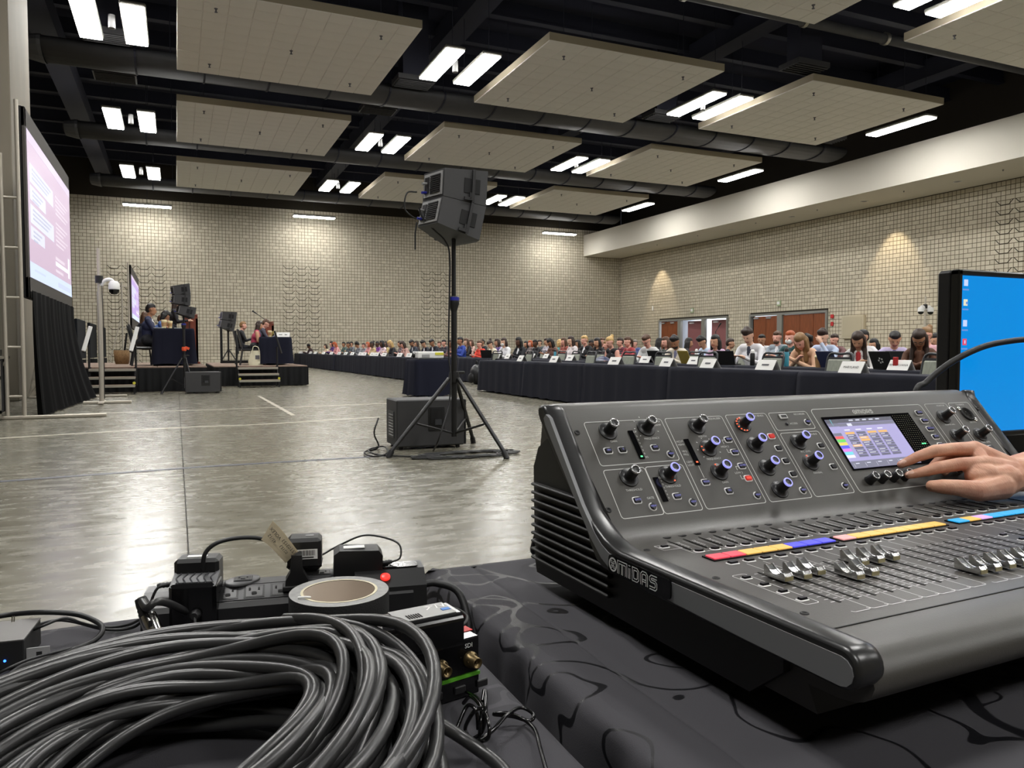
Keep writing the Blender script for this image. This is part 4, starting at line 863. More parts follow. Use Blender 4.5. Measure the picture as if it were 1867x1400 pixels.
micstand(m0, at(345, 580, 'Y', 24.45), at(326, 556, 'Y', 24.45), 'boom microphone reaching to the standing speaker at the left podium')
m0 = at(484, 655, 'Y', 26.45); m0.z = S2Z
micstand(m0, at(484, 583, 'Y', 26.45), at(468, 572, 'Y', 26.45), 'black boom microphone in front of the right podium', False)
m0 = at(1305, 640, 'X', 16.0); m0.z = 0
micstand(m0, at(1305, 604, 'X', 16.0), at(1310, 596, 'X', 16.0), 'black floor microphone before the open doors', False)
# stage chairs, bag, basket, papers and cups
def vchair(px, Yp, z, rz, label):
    t = thing('stage_chair', label, 'chair', (at(px, 640, 'Y', Yp).x, Yp, z), rz, 'black chairs on the stages')
    MB().box((0, 0, 0.46), (0.46, 0.46, 0.07), b=0.025).build('seat', M['vinyl'], t)
    MB().box((-0.27, 0, 0.8), (0.05, 0.42, 0.55), R=Matrix.Rotation(math.radians(-12), 3, 'Y'), b=0.02).build('backrest', M['vinyl'], t)
    for y in (-0.2, 0.2):
        MB().tube([(-0.2, y, 0.44), (-0.28, y, 0)], 0.014, 6).build('leg', M['chairframe'], t); MB().tube([(0.2, y, 0.44), (0.24, y, 0)], 0.014, 6).build('leg', M['chairframe'], t)
        MB().tube([(-0.2, y, 0.44), (-0.34, y, 1.08)], 0.014, 6).build('back_post', M['chairframe'], t)
    return t
vchair(262, 22.1, SZ, 0, 'black chair under the man in the navy suit'); vchair(258, 23.3, SZ, 0, 'black chair behind the first chair of the left head table')
vchair(455, 24.4, S2Z, 0, 'black chair with a grey back under the woman in a floral top'); vchair(446, 25.8, S2Z, 0, 'black chair under the blond person in black')
tb_ = thing('tote_bag', 'cream canvas tote bag beside the right head table', 'bag', (at(466, 660, 'Y', 24.05).x, 24.0, S2Z))
MB().grid(lambda u, v: Vector(((0.2+0.03*math.sin(v*5))*math.cos(2*PI*u)*(1-0.25*v), (0.1+0.02*math.sin(u*20))*math.sin(2*PI*u)*(1-0.3*v), 0.44*v)), 20, 6).build('bag_body', M['canvas'], tb_); MB().tube(smooth_path([(-0.1, -0.06, 0.42), (-0.06, -0.08, 0.56), (0.06, -0.08, 0.54), (0.1, -0.06, 0.42)], 4), 0.012, 6).build('bag_strap', M['canvas'], tb_); MB().box((0.04, -0.105, 0.24), (0.12, 0.006, 0.12)).build('dark_print', M['ink'], tb_)
bk = thing('wicker_basket', 'brown basket on the floor of the left stage by the drape wall', 'basket', (at(222, 640, 'Y', 25.0).x, 25.0, SZ)); MB().lathe([(0.17, 0), (0.2, 0.1), (0.22, 0.4), (0.2, 0.4), (0.18, 0.1), (0.0, 0.04)], n=14).build('basket_body', M['wicker'], bk); MB().tube([(0.05, 0, 0.2), (0.14, 0, 0.9)], 0.03, 6).build('rolled_banner', M['blackm'], bk)
def cup(x, y, z, label, m, s=1.0):
    t = thing('paper_cup', label, 'cup', (x, y, z), 0); t.scale = (s, s, s)
    MB().lathe([(0.03, 0), (0.042, 0.11)], n=12).build('cup_wall', m, t); MB().lathe([(0.045, 0.108), (0.045, 0.118), (0.038, 0.13), (0, 0.13)], n=12).build('lid', M['cream'], t)
    MB().lathe([(0.034, 0.03), (0.04, 0.09)], n=12).build('sleeve', M['cup'], t)
c = at(299, 595, 'Y', 22.0); cup(c.x, 22.0, h1[2]+0.004, 'tall pale cup on the left head table, nearer the man in the navy suit', M['cream'], 1.7); c = at(310, 595, 'Y', 22.1); cup(c.x, 22.1, h1[2]+0.004, 'second pale cup on the left head table, nearer the podium', M['cream'], 1.5)
c = at(492, 612, 'Y', 24.4); cup(c.x, 24.4, h2[2]+0.004, 'pale cup on the right head table', M['cream'], 1.5)
for px, lab in ((289, 'white papers on the left head table beside the man in navy'), (327, 'white papers on the left head table near the podium')):
    p = at(px, 597, 'Y', 21.95); tag(MB().box((p.x, 22.0, h1[2]+0.012), (0.24, 0.3, 0.012)).build('paper_sheets', M['paper']), lab, 'papers')
for px, lab in ((511, 'folded white card on the right head table, left of two'), (520, 'folded white card on the right head table, right of two')): p = at(px, 612, 'Y', 24.3); card(p.x, 24.3, h2[2]+0.004, lab, None, 0.25, 0.14, 1.2)
p = at(497, 606, 'Y', 24.6); tag(MB().box((p.x, 24.7, h2[2]+0.1), (0.02, 0.3, 0.2), R=Matrix.Rotation(0.4, 3, 'Y')).build('tablet', M['gold']), 'gold tablet propped on the right head table', 'tablet')
# ---- things on and by the audience tables
def laptop(px, yb, r, label, m, rz=0.0, logo=False, ang=22):
    X = FX+PITCH*r+0.24; p = at(px, yb, 'X', X); t = thing('laptop', label, 'laptop', (X, p.y, TZ+0.01), rz)
    MB().box((0.12, 0, 0.008), (0.24, 0.34, 0.016), b=0.004).build('base', M['black'], t)
    R = Matrix.Rotation(math.radians(-ang), 3, 'Y')
    MB().box(R @ Vector((0, 0, 0.12)), (0.012, 0.34, 0.24), R=R, b=0.004).build('lid', m, t)
    if logo:
        for k in range(5):
            a = 2*PI*k/5; MB().box(R @ Vector((-0.008, 0.03*math.cos(a), 0.12+0.03*math.sin(a))), (0.003, 0.02, 0.02), R=R).build('white_sticker', M['white'], t)
    t.scale = (HS*1.05,)*3; return t
laptop(1198, 648, 1, 'black laptop in front of the bearded man in cream', M['blackm'], 0.25)
laptop(1252, 648, 1, 'gold-lidded laptop right of the bearded man in cream', M['gold'], -0.1)
laptop(1322, 650, 1, 'black laptop of the man in a white shirt and tie', M['blackm'], 0.5)
laptop(1512, 650, 1, 'navy laptop before the man holding his face', M['lapblue'], -0.1); laptop(1612, 652, 1, 'black laptop with white stickers before the woman in brown', M['blackm'], -0.1, True)
laptop(1640, 648, 2, 'dark grey laptop before the man in a lilac shirt', M['chairframe'], -0.1); laptop(888, 645, 1, 'black laptop before the woman in a red scarf', M['blackm'], 0.8)
def bottle(px, r, label, m, h=0.26, dx=0.25):
    X = FX+PITCH*r+dx; p = at(px, 648, 'X', X); t = thing('water_bottle', label, 'bottle', (X, p.y, TZ+0.01))
    MB().lathe([(0.036, 0), (0.04, 0.01), (0.04, h*0.7), (0.03, h*0.78)], n=12).build('bottle_body', m, t); MB().lathe([(0.032, h*0.77), (0.034, h*0.9), (0.02, h), (0, h)], n=12).build('cap', M['black'] if m is M['teal'] else M['white'], t)
bottle(1434, 1, 'turquoise water bottle behind the front row chairs', M['teal'], 0.3); bottle(1270, 2, 'white water bottle before the man in light blue', M['white'], 0.28); bottle(1372, 1, 'black flask left of the turquoise bottle', M['black'], 0.27); bottle(1012, 2, 'teal bottle before the blonde woman in teal', M['teal'], 0.26)
X = FX+PITCH+0.25; cup(X, at(1493, 648, 'X', X).y, TZ+0.01, 'kraft cup beside the navy laptop', M['cup'], 1.4)
X = FX+PITCH+0.1; p = at(1633, 650, 'X', X); tag(MB().box((X, p.y, TZ+0.1), (0.012, 0.08, 0.16), b=0.004).build('red_phone_case', M['red']), 'red phone standing before the woman in brown', 'phone')
p = at(1097, 645, 'X', 9.0); jk = tag(MB().grid(lambda u, v: Vector((9.0-0.2+0.4*u, p.y-0.3+0.6*v, TZ+0.02+0.08*math.sin(PI*u)*math.sin(PI*v)*(1+0.5*math.sin(9*u+4*v)))), 10, 10).build('folded_jacket', M['lapblue']), 'blue garment heaped on the second row table', 'garment')
bp = at(869, 690, 'X', 8.35); bg = thing('backpack', 'black backpack on the floor by the sideways chair', 'bag', (8.35, bp.y, 0)); MB().ball((0, 0, 0.3), (0.2, 0.27, 0.31), n=14, m=8).build('bag_body', M['vinyl'], bg); MB().ball((-0.16, 0, 0.2), (0.1, 0.2, 0.16), n=12, m=6).build('front_pocket', M['blackm'], bg); MB().tube(smooth_path([(0, -0.05, 0.58), (0, -0.04, 0.7), (0, 0.04, 0.7), (0, 0.05, 0.58)], 4), 0.014, 6).build('carry_handle', M['black'], bg)
# =================================================================== PEOPLE
def blob(prims, vox, smooth=2, name='body'):
    """one continuous skin grown over tapered capsules (p0, r0, p1, r1, region); faces keep their capsule's region as material index"""
    mb = MB()
    for (a, ra, b, rb, reg) in prims:
        a, b = Vector(a), Vector(b)
        if (a-b).length < 1e-5: mb.ball(a, ra, n=14, m=9); continue
        d = (b-a); n = max(2, int(d.length/(min(ra, rb)*0.7))); n = min(n, 14)
        mb.ball(a, ra, n=12, m=8); mb.ball(b, rb, n=12, m=8)
        mb.cyl(a, b, ra, rb, 14)
    o = mb.build('tmp', [])
    md = o.modifiers.new('r', 'REMESH'); md.mode = 'VOXEL'; md.voxel_size = vox
    if smooth: ms = o.modifiers.new('s', 'SMOOTH'); ms.factor = 0.5; ms.iterations = smooth
    dg = bpy.context.evaluated_depsgraph_get(); me = bpy.data.meshes.new_from_object(o.evaluated_get(dg)); om = o.data
    bpy.data.objects.remove(o); bpy.data.meshes.remove(om); me.name = name
    P = []
    for (a, ra, b, rb, reg) in prims:
        r0 = ra if not isinstance(ra, (tuple, list)) else max(ra); r1 = rb if not isinstance(rb, (tuple, list)) else max(rb)
        e = ra if isinstance(ra, (tuple, list)) else None
        P.append((Vector(a), r0, Vector(b)-Vector(a), r1, reg, e))
    mi = []
    for p in me.polygons:
        c = p.center; best = 9; k = 0
        for (a, r0, d, r1, reg, e) in P:
            v = c-a; l2 = d.length_squared
            if e: q = (math.sqrt((v.x/e[0])**2+(v.y/e[1])**2+(v.z/e[2])**2)-1)*min(e)
            else:
                t = max(0, min(1, v.dot(d)/l2)) if l2 > 1e-9 else 0; q = (v-d*t).length-(r0+(r1-r0)*t)
            if q < best: best = q; k = reg
        mi.append(k)
    me.polygons.foreach_set('material_index', mi); me.polygons.foreach_set('use_smooth', [True]*len(mi)); me.update()
    return me
# regions: 0 skin 1 top 2 trousers 3 eyes 4 lips 5 shirt front 6 shoes
def head_prims(c, pitch, yaw=0.0):
    R = Matrix.Rotation(yaw, 3, 'Z') @ Matrix.Rotation(-pitch, 3, 'Y')   # faces -x, pitch nods down
    def g(x, y, z): return Vector(c)+R @ Vector((x, y, z))
    return [(g(0.008, 0, 0.035), 0.089, g(-0.012, 0, 0.02), 0.084, 0), (g(-0.035, 0, -0.03), 0.066, g(-0.05, 0, -0.07), 0.042, 0), (g(-0.02, 0.03, -0.045), 0.045, g(-0.02, -0.03, -0.045), 0.045, 0),
            (g(-0.092, 0, 0.015), 0.010, g(-0.112, 0, -0.014), 0.014, 0), (g(0.0, 0.083, 0.0), 0.014, g(0.008, 0.085, 0.03), 0.017, 0), (g(0.0, -0.083, 0.0), 0.014, g(0.008, -0.085, 0.03), 0.017, 0),
            (g(-0.086, 0.033, 0.018), 0.009, g(-0.086, 0.031, 0.018), 0.009, 3), (g(-0.086, -0.033, 0.018), 0.009, g(-0.086, -0.031, 0.018), 0.009, 3), (g(-0.084, 0.018, -0.052), 0.011, g(-0.084, -0.018, -0.052), 0.011, 4)], R
def seated(lean, pitch, arms, female=False):
    """seated person facing -x, floor at z=0, seat at 0.48; returns mesh and the head frame"""
    sh, w = (0.165, 0.155) if female else (0.19, 0.165)
    hip = Vector((0.05, 0, 0.56)); L = math.radians(lean); up = Vector((-math.sin(L), 0, math.cos(L)))
    chest = hip+up*0.30; neck = hip+up*0.49; hd = neck+Vector((-math.sin(L+0.25)*0.16, 0, math.cos(L+0.25)*0.16))
    pr = [(hip+Vector((0, 0.07, 0)), 0.13, hip+Vector((0, -0.07, 0)), 0.13, 2), (hip+up*0.1, (0.125 if not female else 0.11), chest, w*0.83, 1), (chest+Vector((0, 0.07, 0)), w*0.72, chest+Vector((0, -0.07, 0)), w*0.72, 1),
          (neck+Vector((0.01, sh*0.72, -0.045)), 0.07, neck+Vector((0.01, -sh*0.72, -0.045)), 0.07, 1), (neck-up*0.02, 0.056, neck+(hd-neck)*0.6, 0.05, 0),
          (chest+Vector((-0.105, 0, 0.02)), 0.035, neck+Vector((-0.055, 0, -0.05)), 0.028, 5)]
    for s in (-1, 1):
        k = Vector((-0.42, 0.12*s, 0.5)); f = Vector((-0.36, 0.13*s, 0.06))
        pr += [(hip+Vector((-0.02, 0.09*s, -0.02)), 0.092, k, 0.066, 2), (k, 0.064, f, 0.045, 2), (f+Vector((0.03, 0, -0.02)), 0.04, f+Vector((-0.14, 0, -0.03)), 0.034, 6)]
        S = neck+Vector((0.01, sh*s, -0.07))
        if arms == 'type' or (arms == 'face' and s > 0): E = S+Vector((-0.13, 0.05*s, -0.24)); Wr = Vector((min(E.x-0.22, -0.3), 0.1*s, 0.82))
        elif arms == 'face': E = S+Vector((-0.2, 0.02*s, -0.2)); Wr = hd+Vector((-0.11, -0.02, -0.1))
        elif arms == 'fold': E = S+Vector((-0.1, 0.06*s, -0.25)); Wr = Vector((E.x-0.2, -0.06*s, 0.84))
        else: E = S+Vector((-0.02, 0.06*s, -0.26)); Wr = E+Vector((-0.18, -0.05*s, -0.08))
        bare = 0 if arms == 'bare' else 1
        pr += [(S, 0.056, E, 0.043, bare), (E, 0.042, Wr, 0.03, bare)]
        d = (Wr-E).normalized(); pr += [(Wr+d*0.03, 0.03, Wr+d*0.09, 0.026, 0)]
        for j in range(4): pr.append((Wr+d*0.09+Vector((0, (j-1.5)*0.018, 0)), 0.0105, Wr+d*0.15+Vector((0, (j-1.5)*0.02, -0.015)), 0.008, 0))
        pr.append((Wr+d*0.05+Vector((0, -0.03*s, 0)), 0.012, Wr+d*0.1+Vector((0, -0.045*s, -0.01)), 0.009, 0))
    hp, R = head_prims(hd, pitch+L*0.6); return pr+hp, hd, R
def standing():
    hip = Vector((0, 0, 0.92)); chest = Vector((-0.03, 0, 1.24)); neck = Vector((-0.06, 0, 1.43)); hd = Vector((-0.11, 0, 1.58))
    pr = [(hip+Vector((0, 0.06, 0)), 0.125, hip+Vector((0, -0.06, 0)), 0.125, 2), (hip+Vector((0, 0, 0.1)), 0.11, chest, 0.13, 1), (chest+Vector((0, 0.06, 0)), 0.115, chest-Vector((0, 0.06, 0)), 0.115, 1), (neck+Vector((0.01, 0.12, -0.05)), 0.065, neck+Vector((0.01, -0.12, -0.05)), 0.065, 1), (neck, 0.052, hd-Vector((0, 0, 0.06)), 0.048, 0)]
    for s in (-1, 1):
        pr += [(hip+Vector((0, 0.085*s, -0.05)), 0.085, (0, 0.1*s, 0.5), 0.06, 2), ((0, 0.1*s, 0.5), 0.058, (0.02, 0.1*s, 0.08), 0.042, 2), ((0.02, 0.1*s, 0.05), 0.038, (-0.13, 0.11*s, 0.035), 0.032, 6)]
        S = neck+Vector((0.01, 0.16*s, -0.06)); E = S+Vector((-0.08, 0.04*s, -0.27)); Wr = E+Vector((-0.24, -0.03*s, 0.03)); pr += [(S, 0.054, E, 0.042, 1), (E, 0.041, Wr, 0.03, 1), (Wr+Vector((-0.03, 0, 0)), 0.03, Wr+Vector((-0.09, 0, 0)), 0.025, 0)]
        for j in range(4): pr.append((Wr+Vector((-0.09, (j-1.5)*0.018, 0)), 0.0105, Wr+Vector((-0.15, (j-1.5)*0.02, -0.01)), 0.008, 0))
        pr.append((Wr+Vector((-0.05, -0.03*s, 0)), 0.012, Wr+Vector((-0.1, -0.045*s, 0)), 0.009, 0))
    hp, R = head_prims(hd, 0.1); return pr+hp, hd, R
def hair_prims(kind, c, R):
    def g(x, y, z): return Vector(c)+R @ Vector((x, y, z))
    cap = [(g(0.022, 0, 0.062), 0.091, g(-0.014, 0, 0.082), 0.070, 0), (g(0.045, 0, 0.01), 0.075, g(0.04, 0, 0.04), 0.08, 0)]
    if kind == 'short': return cap+[(g(-0.05, 0.03, 0.105), 0.028, g(-0.05, -0.03, 0.105), 0.028, 0)]
    if kind == 'tall': return cap+[(g(-0.04, 0.03, 0.12), 0.045, g(-0.04, -0.03, 0.12), 0.045, 0), (g(0.02, 0, 0.12), 0.06, g(0.0, 0, 0.12), 0.055, 0)]
    if kind == 'curly': return cap+[(g(0.03*math.cos(a)+0.02, 0.07*math.sin(a), 0.1+0.02*math.cos(3*a)), 0.05, g(0.05*math.cos(a)+0.03, 0.075*math.sin(a), 0.05), 0.05, 0) for a in [k*0.9 for k in range(7)]]
    dn = Vector((0.05, 0, -1)).normalized()
    long_ = [(g(0.05, 0.045*s, 0.0), 0.058, Vector(g(0.06, 0.05*s, -0.05))+dn*0.13, 0.055, 0) for s in (-1, 1)]+[(Vector(g(0.06, 0.04*s, -0.05))+dn*0.12, 0.055, Vector(g(0.06, 0.045*s, -0.05))+dn*0.3, 0.035, 0) for s in (-1, 1)]+[(g(0.0, 0.075*s, 0.03), 0.03, Vector(g(0.015, 0.088*s, -0.05))+dn*0.1, 0.028, 0) for s in (-1, 1)]
    if kind == 'long': return cap+long_
    if kind == 'front': return cap+long_+[(Vector(g(0.0, 0.088*s, -0.05))+dn*0.08, 0.03, Vector(g(-0.06, 0.1*s, -0.08))+dn*0.24, 0.03, 0) for s in (-1, 1)]
    if kind == 'bob': return cap+[(g(0.04, 0.05*s, 0.0), 0.058, Vector(g(0.05, 0.055*s, -0.05))+dn*0.05, 0.05, 0) for s in (-1, 1)]+[(g(0.0, 0.078*s, 0.03), 0.03, g(-0.005, 0.085*s, -0.06), 0.028, 0) for s in (-1, 1)]
    if kind == 'bun': return cap+[(g(0.1, 0, 0.11), 0.045, g(0.11, 0, 0.13), 0.045, 0)]
    if kind == 'pony': return cap+[(g(0.11, 0, 0.05), 0.035, g(0.15, 0, 0.0), 0.035, 0), (g(0.15, 0, 0.0), 0.035, Vector(g(0.15, 0, -0.02))+dn*0.18, 0.02, 0)]
    return cap
BODY = {}; HAIR = {}
def body(pose):
    if pose not in BODY:
        pr, hd, R = dict(up=lambda: seated(4, 0.1, 'type'), upf=lambda: seated(5, 0.1, 'type', True), down=lambda: seated(16, 0.45, 'type'), downf=lambda: seated(17, 0.5, 'fold', True), lean=lambda: seated(30, 0.45, 'fold', True), face=lambda: seated(14, 0.2, 'face'), bare=lambda: seated(10, 0.2, 'bare', True), stand=standing)[pose]()
        me = blob(pr, 0.0135, 2)
        for n in range(7): me.materials.append(None)
        zt = max(v.co.z for v in me.vertices); BODY[pose] = (me, hd, R, zt)
    return BODY[pose]
def hair(kind, pose):
    if (kind, pose) not in HAIR:
        me = blob(hair_prims(kind, BODY[pose][1], BODY[pose][2]), 0.013, 2, 'hair'); me.materials.append(None); HAIR[(kind, pose)] = me
    return HAIR[(kind, pose)]
PM = {}
def pmat(c, rough=0.7, kind=''):
    k = (c, kind)
    if k not in PM: PM[k] = mat('person_%s_%d_%d_%d' % ((kind or 'cloth',)+tuple(c)), rgb(*c), rough)
    return PM[k]
SK = dict(l=(222, 178, 152), m=(196, 148, 118), t=(170, 122, 92), d=(92, 62, 46), p=(228, 170, 150))
HC = dict(k=(20, 17, 17), b=(52, 36, 28), m=(84, 58, 40), l=(138, 104, 66), y=(196, 162, 104), r=(176, 84, 40), g=(120, 112, 104))
def person(loc, rz, pose, hk, hc, sk, top, label, s=1.0, shirt=None, legs=(28, 29, 36), mask=False, beard=False, glasses=False, lanyard=False):
    me, hd, R, zt = body(pose); t = thing('person', label, 'person', loc, rz); t.scale = (s, s, s)
    b = link('body', me, t)
    for i, m in enumerate((pmat(SK[sk], 0.55, 'skin'), pmat(top), pmat(legs), pmat((30, 24, 22), 0.3, 'eye'), pmat(tuple(int(a*b_) for a, b_ in zip(SK[sk], (0.85, 0.62, 0.62))), 0.5, 'lip'), pmat(shirt or top), pmat((22, 20, 20), 0.4, 'shoe'))):
        b.material_slots[i].link = 'OBJECT'; b.material_slots[i].material = m
    if hk:
        h = link('hair', hair(hk, pose), t); h.material_slots[0].link = 'OBJECT'; h.material_slots[0].material = pmat(HC[hc], 0.5, 'hair')
    def g(x, y, z): return Vector(hd)+R @ Vector((x, y, z))
    if mask: MB().ball(g(-0.065, 0, -0.045), (0.05, 0.062, 0.052), n=12, m=8).build('face_mask', pmat((236, 236, 234)), t)
    if beard: MB().ball(g(-0.052, 0, -0.075), (0.05, 0.064, 0.045), n=12, m=8).build('beard', pmat(HC[hc], 0.6, 'hair'), t)
    if glasses:
        m = MB()
        for y in (-0.032, 0.032): m.tube([g(-0.106, y+0.024*math.cos(a), 0.016+0.02*math.sin(a)) for a in [2*PI*i/10 for i in range(10)]], 0.0035, 4, closed=True)
        m.tube([g(-0.1, 0.055, 0.02), g(0, 0.09, 0.025)], 0.0035, 4).tube([g(-0.1, -0.055, 0.02), g(0, -0.09, 0.025)], 0.0035, 4).build('glasses', M['black'], t)
    if lanyard: MB().tube([g(0.02, 0.07, -0.16), g(-0.1, 0.03, -0.3), g(-0.12, 0.0, -0.42)], 0.012, 5).tube([g(0.02, -0.07, -0.16), g(-0.1, -0.03, -0.3), g(-0.12, 0.0, -0.42)], 0.012, 5).build('lanyard', M['white'], t)
    return t
def audience(px, py, pose, hk, hc, sk, top, label, row=None, rz=0.0, **kw):
    """seat a person so that the crown of the head meets the line of sight through the photo point"""
    best = None
    for r in range(len(RX)):
        p = at(px, py, 'X', RX[r]-0.12)
        if p.y > 49.5: continue
        e = abs(p.z-1.38)
        if row is not None: e = abs(r-row)
        if best is None or e < best[0]: best = (e, r, p)
    if best is None: best = (0, 0, at(px, py, 'Y', 48.5))
    p = best[2]; body(pose); s = max(0.9, min(1.13, (p.z-0.03)/BODY[pose][3]))
    o = -0.12+0.0; return person((p.x+0.12+(0.08 if pose in ('down', 'downf', 'face') else 0.2 if pose == 'lean' else 0), p.y, 0), rz, pose, hk, hc, sk, top, label, s, **kw)
W_, K_, N_, G_ = (232, 232, 236), (24, 24, 28), (30, 34, 52), (120, 122, 126)
